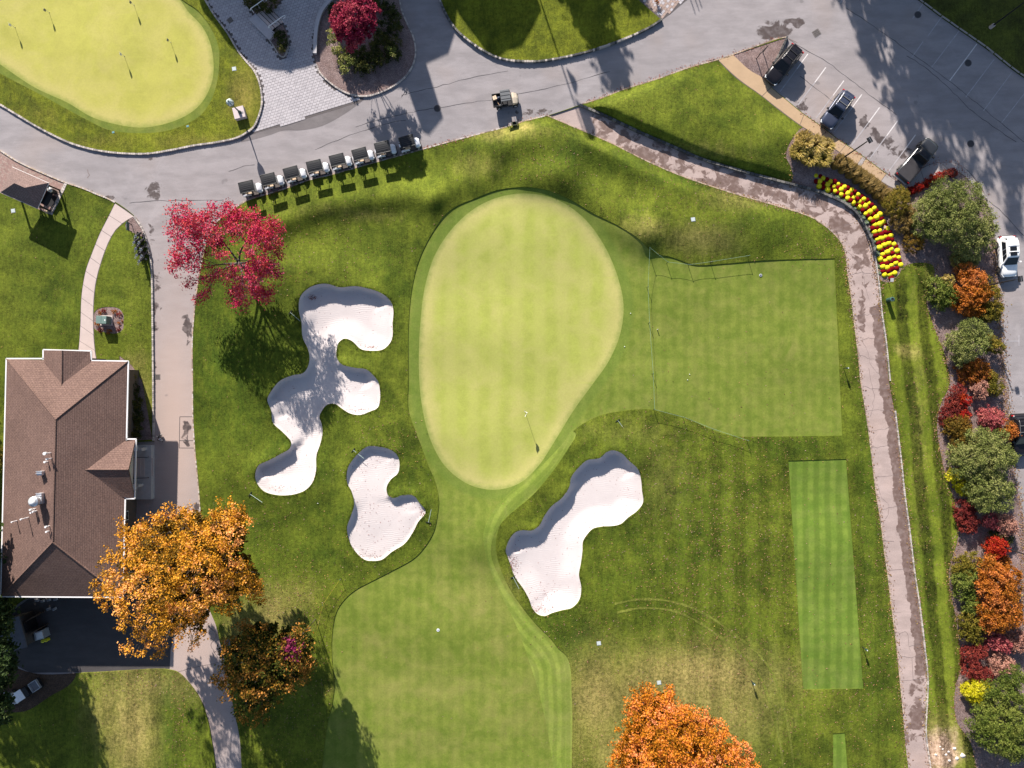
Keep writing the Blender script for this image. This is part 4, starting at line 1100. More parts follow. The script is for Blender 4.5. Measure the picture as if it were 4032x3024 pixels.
mb = MB(); mb.loft([[(x_, y_, 1.55 + .25 * (1 - (x_ / .5) ** 2) - .05 * k) for k in (0,) for x_, y_ in ((.1, yy), (.35, yy), (.62, yy), (.62, yy + .001), (.35, yy + .001), (.1, yy + .001))] for yy in (-.8, .75)])
mb.obj('canopy', M_BLACK, frame)
mb = MB(); mb.box(.2, -.1, .45, .5, 1.3, .08); mb.obj('swing_seat', M_BLACK, frame)
bn = G(217, 757, .06)
bin_ = thing('litter_bin', 'grey domed litter bin by the swing frame on the brick pad', 'litter bin', bn)
mb = MB(); mb.lathe([(.26, 0), (.29, .75), (.29, .8)], (0, 0, 0)); mb.obj('bin_body', M_BLACK, bin_)
mb = MB(); mb.lathe([(.31, .80), (.29, .92), (.18, 1.04), (.06, 1.08)], (0, 0, 0)); mb.obj('bin_lid', M_METAL, bin_, True)
bn2 = G(194, 838, .06)
b2 = thing('bucket', 'small grey bucket with a tan lid at the pad corner', 'bucket', bn2)
mb = MB(); mb.lathe([(.17, 0), (.2, .42)], (0, 0, 0)); mb.obj('bucket_body', M_GREY, b2)
mb = MB(); mb.lathe([(.16, .42), (.15, .45)], (0, 0, 0)); mb.obj('bucket_lid', M('tan_lid', (.55, .42, .22), .6), b2)

# clubhouse north of the picture: outside the frame, it throws the big shadow over the plaza
def sh(px, py, h):            # a roof corner whose shadow falls on this pixel
    l = h / math.tan(rad(SUN_EL)) / S
    return P(px, py) + Vector((SV.x, SV.y, 0)).normalized() * (l * S)
club = thing('clubhouse', 'large clubhouse whose long shadow falls over the paved plaza', 'building', (0, 40, 0))
def block(nm, outline, h, back):
    pts = [sh(x, y, h) for x, y in outline]
    far = [p + Vector((SV.x, SV.y, 0)).normalized() * back for p in (pts[-1], pts[0])]
    pts2 = [(p.x, p.y - 40) for p in pts + far]
    mb = MB(); mb.prism(pts2, -.1, h); return mb.obj(nm, M_SIDING, club)
block('wall', [(800,-60),(805,60),(850,110),(905,190),(960,235),(1015,265),(1070,280),(1110,284),(1160,280),(1205,272),(1246,256),(1300,175),(1318,100)], 9.0, 9)
block('wall', [(1340,205),(1400,330),(1500,345),(1605,350),(1665,300),(1680,252),(1766,213),(1796,118),(1805,40)], 10.5, 9)
block('chimney', [(1602,345),(1664,520),(1690,534),(1746,467),(1678,250)], 13.0, 3)
block('wall', [(1812,72),(1912,205),(1952,250),(2000,212),(2058,196),(2098,128),(2136,56),(2105,-20)], 11.0, 12)

# stair flight with two white handrails at the top of the plaza
st0, st1 = P(1018, 68), P(1072, 122)
_ax = (st1 - st0).normalized(); _st = Vector((-_ax.y, _ax.x, 0))
if _st.x < 0: _st = -_st
stairs = thing('stairs', 'pale stone steps between two white handrails at the plaza', 'stairs', (st0.x, st0.y, 0), math.atan2(_ax.y, _ax.x))
L_ = (st1 - st0).length + .3
for k in range(4):
    mb = MB(); mb.box(L_ / 2 - .1, .20 + .40 * k, .42 - .11 * k, L_, .33, .06); mb.obj('step', MAT_CONC, stairs, bevel=.02)
    mb = MB(); mb.box(L_ / 2 - .1, .24 + .40 * k, (.39 - .11 * k) / 2, L_ - .1, .40, .38 - .11 * k); mb.obj('riser_shade', M_BLACK, stairs)  # black fill paints the dark shade line below each tread
mb = MB(); mb.box(L_ / 2 - .1 + .2, -.5, .24, L_ + .7, 1.0, .48); mb.obj('landing', MAT_PAVER, stairs)
for xx in (-.25, L_ + .05):
    mb = MB()
    mb.tube([(xx, -.25, 1.45), (xx, -.1, 1.62), (xx, 1.7, 1.15), (xx, 2.05, 1.0), (xx, 2.1, .7), (xx, 1.75, .72)], .045, 8)
    for yy, za, zb in ((-.1, .7, 1.6), (.75, .5, 1.40), (1.55, .2, 1.2)): mb.tube([(xx, yy, za), (xx, yy, zb)], .035)
    mb.obj('handrail', M_WHITE, stairs)

# low curved wall along the mulch island
wl = cr([(1335,-50),(1309,0),(1270,50),(1250,118),(1244,217)], False, 6)
q = [P(x, y) for x, y in wl]
wall = thing('garden_wall', 'low curved pale stone wall along the shrub island', 'wall', (q[-1].x, q[-1].y, 0))
def wall_ring(w, z0, z1):
    rings = []
    for i, p in enumerate(q):
        d = (q[min(i + 1, len(q) - 1)] - q[max(i - 1, 0)]).normalized(); n = Vector((-d.y, d.x, 0)) * w / 2
        o = p - Vector((q[-1].x, q[-1].y, 0))
        rings.append([tuple((o + n).xy) + (z0,), tuple((o - n).xy) + (z0,), tuple((o - n).xy) + (z1,), tuple((o + n).xy) + (z1,)])
    return rings
mb = MB(); mb.loft(wall_ring(.30, -.1, .42)); mb.obj('wall_core', M_STONE, wall)
_cap = M('wall_cap', (.46, .44, .46), .8, 0, .06, 2)
for i in range(0, len(q) - 1, 4):
    rg = wall_ring(.40, .42, .50)[i:i + 5]
    if len(rg) > 1: mb = MB(); mb.loft(rg); mb.obj('cap_stone', _cap, wall)

# yard behind the house: dark shed, machine, drums, trailer, cart
sp = P(100, 2470, 0)
shed = thing('shed', 'dark flat roofed yard shed with open doors behind the house', 'shed', (sp.x, sp.y, 0), rad(15))
mb = MB(); mb.box(0, 0, 1.1, 2.7, 3.2, 2.3); mb.obj('wall', M('shed_wall', (.07, .06, .055), .8), shed)
mb = MB(); mb.box(0, 0, 2.33, 2.95, 3.5, .14); mb.obj('roof', M('shed_roof', (.12, .12, .14), .8, 0, .2, 2), shed)
for s_ in (-1, 1):
    mb = MB(); mb.box(1.55 + .55, .75 * s_ + .3, 1.0, 1.25, .06, 1.95, rad(18)); mb.obj('door', M_WOOD, shed)
mb = MB(); mb.box(1.42, .3, 1.0, .06, 1.2, 1.9); mb.obj('door_opening', M_BLACK, shed)
mp_ = P(178, 2488, 0)
mach = thing('ice_machine', 'pale metal machine cabinet between the shed and the yellow drums', 'machine', (mp_.x, mp_.y, 0), rad(15))
mb = MB(); mb.box(0, 0, .55, 1.0, .95, 1.1); mb.obj('cabinet', M_METAL, mach, bevel=.03)
mb = MB(); mb.box(.1, 0, 1.13, .7, .7, .06); mb.obj('lid', M_WHITE, mach)
_yel = M('yellow_drum_plastic', (.62, .58, .02), .5)
for x, y, lb in ((180,2518,'left of two yellow drums below the pale machine in the yard'), (193,2515,'right of two yellow drums below the pale machine in the yard')):
    p = P(x, y, 0); d = thing('drum', lb, 'drum', (p.x, p.y, .0), 0, 'yellow drums in the yard')
    mb = MB(); mb.lathe([(.16, 0), (.18, .05), (.18, .25), (.165, .28), (.18, .31), (.18, .55), (.16, .6)], (0, 0, 0)); mb.obj('drum_body', _yel, d, True)
    mb = MB(); mb.cyl((.06, 0, .6), (.06, 0, .64), .03); mb.obj('cap', M_BLACK, d)
tp = P(62, 2735, 0)
tr = thing('trailer', 'small grey metal trailer behind the white roofed cart', 'trailer', (tp.x, tp.y, .1), rad(-5))
mb = MB(); mb.box(0, 0, .52, 1.7, 1.0, .06); mb.obj('deck', M('trailer_deck', (.06, .09, .08), .7), tr)
for s_ in (-1, 1):
    mb = MB(); mb.box(0, .52 * s_, .66, 1.75, .06, .24); mb.obj('side_rail', M_METAL, tr)
    mb = MB(); mb.cyl((.1, .55 * s_, .28), (.1, .72 * s_, .28), .28, .28, 14); mb.obj('wheel', M_BLACK, tr)
mb = MB(); mb.tube([(0, -.5, .45), (-.15, -1.3, .35)], .05); mb.tube([(.6, -.5, .45), (-.15, -1.3, .35)], .04); mb.obj('drawbar', M_METAL, tr)
# crates along the foot of the house wall
for i, (x, y) in enumerate(((150,2362),(172,2364),(196,2360),(222,2358),(195,2396),(218,2396))):
    p = P(x, y, 0); nm = ['first','second','third','fourth'][i] if i < 4 else ''
    lb = f'{nm} white crate from the left along the shaded rear house wall' if i < 4 else ['left','right'][i - 4] + ' one of two white crates standing off the rear house wall'
    c = thing('crate', lb, 'crate', (p.x, p.y, 0), .1 * i, 'crates behind the house')
    mb = MB(); mb.box(0, 0, .15, .34, .26, .3); mb.obj('crate_body', M('crate_plastic', (.5, .5, .52), .6), c)
    mb = MB(); mb.box(0, 0, .31, .3, .22, .03); mb.obj('crate_lid', M_GREY, c)
# ------------------------------------------------------------------ vegetation
def leaf_cloud(lobes, cr_, per, leaf, rs, flat=.75, up=.55, jit=.5, shell=(.55, 1.0), aspect=.75, dens=2.6, dark=0, big=1.9):
    """lobes: (x, y, z, r). leaves gathered in small clumps on the outside of every lobe"""
    rs = np.random.default_rng(rs)
    Cs, T, CO = [], [], []
    for li, (x, y, z, r) in enumerate(lobes):
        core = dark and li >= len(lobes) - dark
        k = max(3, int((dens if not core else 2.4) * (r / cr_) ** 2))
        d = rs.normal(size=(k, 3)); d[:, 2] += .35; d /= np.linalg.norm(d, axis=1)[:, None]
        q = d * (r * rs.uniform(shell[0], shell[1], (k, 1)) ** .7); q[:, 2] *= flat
        CO.append(np.full(k, bool(core))); Cs.append(q + np.array([x, y, z])); T.append((rs.uniform(0, 1) * .5 + rs.uniform(0, .6, k)) if not core else rs.uniform(-.3, .1, k))  # inner leaves get the darkest tints: shade painted into the crown
    Cs = np.concatenate(Cs); T = np.concatenate(T)
    n = len(Cs) * per
    ctr = np.repeat(Cs, per, 0) + rs.normal(size=(n, 3)) * cr_ * jit * np.array([1, 1, .7])
    tint = np.clip(np.repeat(T, per) + rs.normal(0, .16, n), 0, 1)
    nrm = rs.normal(size=(n, 3)); nrm[:, 2] = np.abs(nrm[:, 2]) + up; nrm /= np.linalg.norm(nrm, axis=1)[:, None]
    a = np.cross(nrm, rs.normal(size=(n, 3))); a /= np.linalg.norm(a, axis=1)[:, None]
    b = np.cross(nrm, a)
    s = leaf * rs.uniform(.6, 1.3, (n, 1))
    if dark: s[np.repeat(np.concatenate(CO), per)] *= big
    a = a * s; b = b * s * aspect
    V = np.stack([ctr - a, ctr - b * .8 + nrm * s * .15, ctr + a, ctr + b * .8 + nrm * s * .15], 1).reshape(-1, 3)
    F = np.arange(n * 4).reshape(n, 4)
    return V, F, tint

def crown_obj(name, lobes, mat, parent, base, cr_, per, leaf, seed, **kw):
    lb = [(x - base.x, y - base.y, z, r) for x, y, z, r in lobes]
    V, F, t = leaf_cloud(lb, cr_, per, leaf, seed, **kw)
    V[:, 2] = np.maximum(V[:, 2], .03)
    return link(name, np_mesh(name, V, F, mat, dict(tint=('FACE', t))), parent)

M_BARK = M('bark', (.10, .078, .065), .9, 0, .25, 8, .1, .4)
M_BARKG = M('grey_bark', (.11, .092, .088), .9, 0, .25, 8, .1, .4)

def limb(mb, a, b, r0, r1, sag=.0, n=4, seg=7):
    pts = []; a, b = Vector(a), Vector(b)
    off = Vector((random.uniform(-1, 1), random.uniform(-1, 1), random.uniform(.2, 1))) * (b - a).length * .07
    for i in range(n + 1):
        t = i / n; pts.append(a + (b - a) * t + off * math.sin(math.pi * t))
    mb.tube(pts, [r0 + (r1 - r0) * i / n for i in range(n + 1)], seg)
    return pts

def tree(name, label, cat, base_px, lobes_px, mat, h_trunk, tr, cr_, per, leaf, seed, group=None, bark=None, twigs=0, core=0, **kw):
    """lobes_px: (px, py, r px, height) as seen in the photograph"""
    g = G(*base_px); root = thing(name, label, cat, g, 0, group)
    lobes = []
    for x, y, r, h in lobes_px:
        q = P(x, y, h); lobes.append((q.x, q.y, h, r * S * (H - h) / H))
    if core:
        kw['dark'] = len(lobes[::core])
        for x, y, z, r in list(lobes)[::core]: lobes.append((g.x + (x - g.x) * .80, g.y + (y - g.y) * .80, z * .72, r * .85))  # inner lobes added to darken the gaps and thicken the cast shadow
    rnd = random.Random(seed)
    cz = max(l[2] for l in lobes)
    mb = MB(); mid_ = Vector((np.mean([l[0] for l in lobes]) - g.x, np.mean([l[1] for l in lobes]) - g.y, 0))
    fork = Vector((mid_.x * .25, mid_.y * .25, h_trunk))
    limb(mb, (0, 0, -.2), fork, tr, tr * .72, n=5, seg=9)
    mb.cyl((0, 0, -.2), (0, 0, .35), tr * 1.5, tr, 9)
    mb.obj('trunk', bark or M_BARK, root, True)
    nm = 6; mains = []
    angs = [math.atan2(l[1] - g.y - fork.y, l[0] - g.x - fork.x) for l in lobes]
    for k in range(nm):
        a0 = k * 2 * math.pi / nm + rnd.uniform(-.35, .35)
        mem = [i for i, an in enumerate(angs) if math.cos(an - a0) > .72]
        if not mem: continue
        c = Vector((np.mean([lobes[i][0] for i in mem]) - g.x, np.mean([lobes[i][1] for i in mem]) - g.y, np.mean([lobes[i][2] for i in mem]) - .3))
        stt = fork * rnd.uniform(.72, 1.0); e = stt + (c - stt) * rnd.uniform(.45, .65)
        m2 = MB(); pts = limb(m2, stt, e, tr * .5, tr * .22, n=5, seg=7); m2.obj('limb', bark or M_BARK, root, True); mains.append(pts)
    for x, y, z, r in lobes:
        if r < .35: continue
        m2 = MB(); e = Vector((x - g.x, y - g.y, z - .2))
        cand = [p for pts in mains for p in pts[1:]] or [fork]
        st = min(cand, key=lambda p: (p - e).length + rnd.uniform(0, .5))
        pts = limb(m2, st, e, tr * .17, tr * .06, n=4, seg=5)
        for k in range(twigs):
            q2 = pts[rnd.randint(1, 3)]; dd = Vector((rnd.gauss(0, 1), rnd.gauss(0, 1), rnd.uniform(0, .8))).normalized() * r * 1.1
            limb(m2, q2, e + dd, tr * .08, tr * .03, n=3, seg=4)
        m2.obj('branch', bark or M_BARK, root, True)
    crown_obj('crown', lobes, mat, root, g, cr_, per, leaf, seed, **kw)
    return root

def shrub(name, label, lobes_px, mat, seed, h=1.2, leaf=.10, per=26, cr_=.28, group=None, cat='shrub', flat=.75, grow=1.0, **kw):
    """lobes_px: (px, py, r px[, height of the top])"""
    ls = []
    for l in lobes_px:
        x, y, r = l[:3]; r *= grow; top = l[3] if len(l) > 3 else h
        R = r * S; cz = max(top - R * flat, top * .35)
        q = P(x, y, cz + R * .3); ls.append((q.x, q.y, cz, R * (H - cz) / H))
    bx = np.mean([l[0] for l in ls]); by = np.mean([l[1] for l in ls])
    root = thing(name, label, cat, (bx, by, .05), 0, group)
    mb = MB()
    for x, y, z, r in ls:
        mb.cyl((x - bx, y - by, -.1), (x - bx, y - by, z), .045, .02, 5)
        for k in range(5):
            a = k * 1.256; mb.cyl((x - bx, y - by, z * .3), (x - bx + r * .7 * math.cos(a), y - by + r * .7 * math.sin(a), z + r * .3), .022, .008, 4)
    mb.obj('stem', M_BARK, root)
    crown_obj('foliage', ls, mat, root, Vector((bx, by, 0)), cr_, per, leaf, seed, flat=flat, **kw)
    return root

L_CRIM = M_leaf('crimson_leaf', [(.15, .008, .030), (.30, .018, .060), (.40, .07, .09)], .15)
L_REDP = M_leaf('red_pink_leaf', [(.30, .010, .050), (.50, .022, .110), (.52, .06, .045), (.50, .10, .16)], .2)
L_AMBER = M_leaf('amber_leaf', [(.13, .075, .010), (.46, .22, .018), (.70, .32, .028), (.78, .36, .12)], .22)
L_ORANGE = M_leaf('orange_leaf', [(.22, .085, .006), (.52, .19, .012), (.66, .20, .04), (.70, .25, .10)], .15)
L_MIXED = M_leaf('mixed_autumn_leaf', [(.030, .040, .006), (.075, .075, .010), (.24, .115, .015), (.58, .25, .06)], .2)
L_PURPLE = M_leaf('purple_leaf', [(.12, .01, .05), (.22, .025, .08), (.28, .05, .09)], .2)
L_EVER = M_leaf('evergreen_leaf', [(.085, .110, .026), (.185, .210, .055), (.29, .29, .10)], .2)
L_GREEN = M_leaf('green_leaf', [(.055, .085, .012), (.125, .165, .028), (.22, .24, .05)], .25)
L_PINE = M_leaf('pine_needle', [(.018, .034, .010), (.035, .058, .016), (.06, .08, .025)], .1)
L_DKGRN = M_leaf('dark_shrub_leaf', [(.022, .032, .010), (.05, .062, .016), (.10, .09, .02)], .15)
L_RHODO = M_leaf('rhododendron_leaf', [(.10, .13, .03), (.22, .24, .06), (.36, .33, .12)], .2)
L_OLIVE = M_leaf('olive_leaf', [(.075, .075, .010), (.16, .14, .018), (.25, .18, .03)], .25)
L_BRONZE = M_leaf('bronze_leaf', [(.10, .065, .012), (.18, .115, .018), (.25, .12, .02)], .2)
L_RUST = M_leaf('rust_leaf', [(.16, .06, .01), (.32, .12, .015), (.42, .13, .04)], .3)
L_SHORG = M_leaf('shrub_orange_leaf', [(.22, .09, .012), (.46, .15, .018), (.56, .20, .06)], .3)
L_RED = M_leaf('shrub_red_leaf', [(.22, .010, .010), (.44, .022, .016), (.52, .09, .02)], .3)
L_DRED = M_leaf('dark_red_leaf', [(.10, .016, .016), (.20, .03, .028), (.30, .06, .04)], .25)
L_PINK = M_leaf('pink_leaf', [(.30, .06, .07), (.44, .10, .11), (.50, .17, .14)], .3)
L_TAN = M_leaf('tan_pink_leaf', [(.28, .13, .10), (.44, .22, .17), (.54, .30, .22)], .3)
L_YEL = M_leaf('yellow_leaf', [(.42, .40, .01), (.66, .60, .015), (.70, .62, .08)], .35)
L_STRAW = M_leaf('straw_blade', [(.22, .19, .03), (.42, .31, .08), (.58, .43, .18)], .3)
L_BROWNG = M_leaf('brown_blade', [(.17, .115, .03), (.30, .20, .065), (.40, .28, .12)], .3)

# red maple beside the drive
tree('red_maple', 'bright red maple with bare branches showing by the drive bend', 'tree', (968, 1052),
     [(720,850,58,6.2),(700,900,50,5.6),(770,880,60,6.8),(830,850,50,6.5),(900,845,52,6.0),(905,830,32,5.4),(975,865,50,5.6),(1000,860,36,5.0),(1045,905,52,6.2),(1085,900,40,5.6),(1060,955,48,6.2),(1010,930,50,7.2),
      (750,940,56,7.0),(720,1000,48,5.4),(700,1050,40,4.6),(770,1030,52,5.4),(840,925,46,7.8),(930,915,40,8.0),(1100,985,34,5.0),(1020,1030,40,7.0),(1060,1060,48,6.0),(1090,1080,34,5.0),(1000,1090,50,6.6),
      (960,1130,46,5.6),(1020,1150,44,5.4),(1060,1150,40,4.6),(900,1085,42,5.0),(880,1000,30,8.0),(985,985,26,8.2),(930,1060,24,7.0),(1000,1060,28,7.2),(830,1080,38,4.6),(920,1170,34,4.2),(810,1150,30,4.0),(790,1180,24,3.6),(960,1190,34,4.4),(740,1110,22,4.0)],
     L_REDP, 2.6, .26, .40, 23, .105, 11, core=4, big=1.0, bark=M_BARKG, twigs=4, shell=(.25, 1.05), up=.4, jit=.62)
# big amber maple at the corner of the house
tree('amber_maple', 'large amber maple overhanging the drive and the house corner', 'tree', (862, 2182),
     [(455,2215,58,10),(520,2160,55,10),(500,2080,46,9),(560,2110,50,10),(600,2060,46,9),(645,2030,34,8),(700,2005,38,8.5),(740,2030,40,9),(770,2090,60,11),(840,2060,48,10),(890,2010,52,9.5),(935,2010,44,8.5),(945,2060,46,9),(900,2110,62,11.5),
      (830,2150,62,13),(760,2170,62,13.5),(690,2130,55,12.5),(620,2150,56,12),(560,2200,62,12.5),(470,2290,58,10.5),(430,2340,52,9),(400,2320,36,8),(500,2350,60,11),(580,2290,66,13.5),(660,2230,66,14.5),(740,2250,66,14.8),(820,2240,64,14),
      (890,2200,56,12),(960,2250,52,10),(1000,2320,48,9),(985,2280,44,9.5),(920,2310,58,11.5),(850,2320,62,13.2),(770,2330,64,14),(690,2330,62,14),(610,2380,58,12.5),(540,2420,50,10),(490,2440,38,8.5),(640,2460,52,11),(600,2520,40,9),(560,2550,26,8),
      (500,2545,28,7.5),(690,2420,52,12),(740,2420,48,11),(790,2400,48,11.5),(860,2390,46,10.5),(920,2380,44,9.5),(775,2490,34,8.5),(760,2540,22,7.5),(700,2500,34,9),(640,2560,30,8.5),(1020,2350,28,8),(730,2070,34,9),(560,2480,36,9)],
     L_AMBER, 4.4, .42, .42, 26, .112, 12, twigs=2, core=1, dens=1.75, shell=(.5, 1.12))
# darker mixed tree below it
tree('mixed_maple', 'dark green and orange tree in the shade below the amber maple', 'tree', (1110, 2560),
     [(960,2480,40,7),(920,2540,46,7),(1000,2520,52,8.5),(890,2580,34,6),(930,2620,56,8.5),(1010,2600,62,9.8),(1080,2560,50,9),(1140,2500,42,8),(1190,2490,36,7),(1210,2540,40,7),(1150,2580,52,8.8),(1200,2610,46,7.5),(1090,2640,60,9.6),
      (1150,2670,48,8),(1000,2690,62,9.2),(920,2710,52,7.6),(1080,2720,50,8.2),(950,2770,46,7),(1020,2780,44,7),(1030,2830,28,5.5),(870,2680,36,6.2),(1200,2660,30,6.5),(950,2830,26,5),(1060,2470,30,7)],
     L_MIXED, 3.0, .28, .44, 24, .125, 13, twigs=1, core=1, dens=2.0, shell=(.45, 1.1))
shrub('purple_sapling', 'purple leaved branch cluster among the orange leaves of the mixed tree', [(1140,2560,44,9.6)], L_PURPLE, 14, leaf=.16, per=20, cat='tree', cr_=.45)
# orange maple at the bottom edge
_o = []
_r = random.Random(4)
for x, y, r, h in ((2520,2740,42,6),(2490,2780,46,6.5),(2560,2760,56,8),(2620,2740,42,7),(2680,2790,48,8),(2600,2820,64,10),(2520,2850,60,8.5),(2480,2900,56,7),(2460,2960,56,6.5),(2680,2860,64,11),(2750,2830,46,8.5),(2760,2890,60,10.5),
                   (2830,2870,46,8),(2850,2930,56,9),(2580,2910,66,11.5),(2660,2940,70,13.5),(2740,2960,68,13.5),(2520,2970,60,9),(2440,3010,50,6),(2600,3000,70,12.5),(2680,3040,74,14.5),(2780,3040,70,13.5),(2860,3000,56,10),(2920,2960,42,7.5),
                   (2950,2990,34,6.5),(2930,3040,50,8),(2500,3050,60,8),(2590,3090,70,12),(2700,3130,80,15),(2820,3120,70,12.5),(2450,3090,50,6),(2900,3110,56,9),(2600,3180,70,11),(2720,3210,76,13),(2830,3200,60,10),(2545,2715,26,5.5),(2640,2745,26,6.5)):
    _o.append((x, y, r, h))
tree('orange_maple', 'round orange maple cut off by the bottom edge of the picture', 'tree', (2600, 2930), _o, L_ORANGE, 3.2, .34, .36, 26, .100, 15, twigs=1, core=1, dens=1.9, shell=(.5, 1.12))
# crimson tree on the plaza island
tree('crimson_tree', 'small crimson tree standing among shrubs on the plaza island', 'tree', (1412, 158),
     [(1390,10,38,5.2),(1345,45,34,5.0),(1320,80,22,4.4),(1430,20,40,5.6),(1470,45,26,5.0),(1395,60,46,6.6),(1440,70,40,6.4),(1350,95,38,5.6),(1400,110,42,6.2),(1450,110,30,5.6),(1360,135,34,5.0),(1400,150,34,5.0),(1385,180,26,4.2),(1425,140,28,5.2),(1340,120,24,4.8),(1400,-30,40,5.5)],
     L_CRIM, 1.8, .13, .30, 34, .115, 16, twigs=1, shell=(.4, 1.05))
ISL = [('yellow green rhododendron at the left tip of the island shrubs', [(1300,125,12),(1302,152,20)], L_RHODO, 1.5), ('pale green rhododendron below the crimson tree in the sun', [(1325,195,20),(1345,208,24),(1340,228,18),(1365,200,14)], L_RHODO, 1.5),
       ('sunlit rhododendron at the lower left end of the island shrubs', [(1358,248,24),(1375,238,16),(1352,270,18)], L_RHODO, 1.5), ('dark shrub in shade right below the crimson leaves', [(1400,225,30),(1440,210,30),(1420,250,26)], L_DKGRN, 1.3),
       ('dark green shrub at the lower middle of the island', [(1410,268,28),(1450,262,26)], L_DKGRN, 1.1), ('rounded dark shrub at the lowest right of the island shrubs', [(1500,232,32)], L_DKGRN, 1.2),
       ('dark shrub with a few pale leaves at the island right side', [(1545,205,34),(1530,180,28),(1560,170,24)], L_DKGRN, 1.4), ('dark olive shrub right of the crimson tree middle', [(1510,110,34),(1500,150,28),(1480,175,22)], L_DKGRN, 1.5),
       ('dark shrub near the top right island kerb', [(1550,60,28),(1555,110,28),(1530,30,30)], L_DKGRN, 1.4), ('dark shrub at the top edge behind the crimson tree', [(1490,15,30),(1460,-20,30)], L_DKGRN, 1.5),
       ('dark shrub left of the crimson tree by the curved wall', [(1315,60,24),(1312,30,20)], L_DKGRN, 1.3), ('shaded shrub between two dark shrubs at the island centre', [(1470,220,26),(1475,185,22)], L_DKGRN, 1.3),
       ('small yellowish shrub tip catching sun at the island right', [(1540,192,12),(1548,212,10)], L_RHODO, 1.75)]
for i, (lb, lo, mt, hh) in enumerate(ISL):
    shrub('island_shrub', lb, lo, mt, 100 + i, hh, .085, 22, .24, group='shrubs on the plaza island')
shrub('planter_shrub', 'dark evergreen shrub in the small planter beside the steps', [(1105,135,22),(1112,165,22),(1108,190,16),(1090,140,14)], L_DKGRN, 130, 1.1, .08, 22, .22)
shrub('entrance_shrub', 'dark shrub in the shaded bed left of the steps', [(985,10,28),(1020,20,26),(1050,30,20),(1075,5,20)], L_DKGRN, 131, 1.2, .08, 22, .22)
shrub('path_end_shrub', 'small reddish plant where the paved path meets the top edge', [(2588,4,10)], L_RUST, 132, .6, .06, 20, .15)

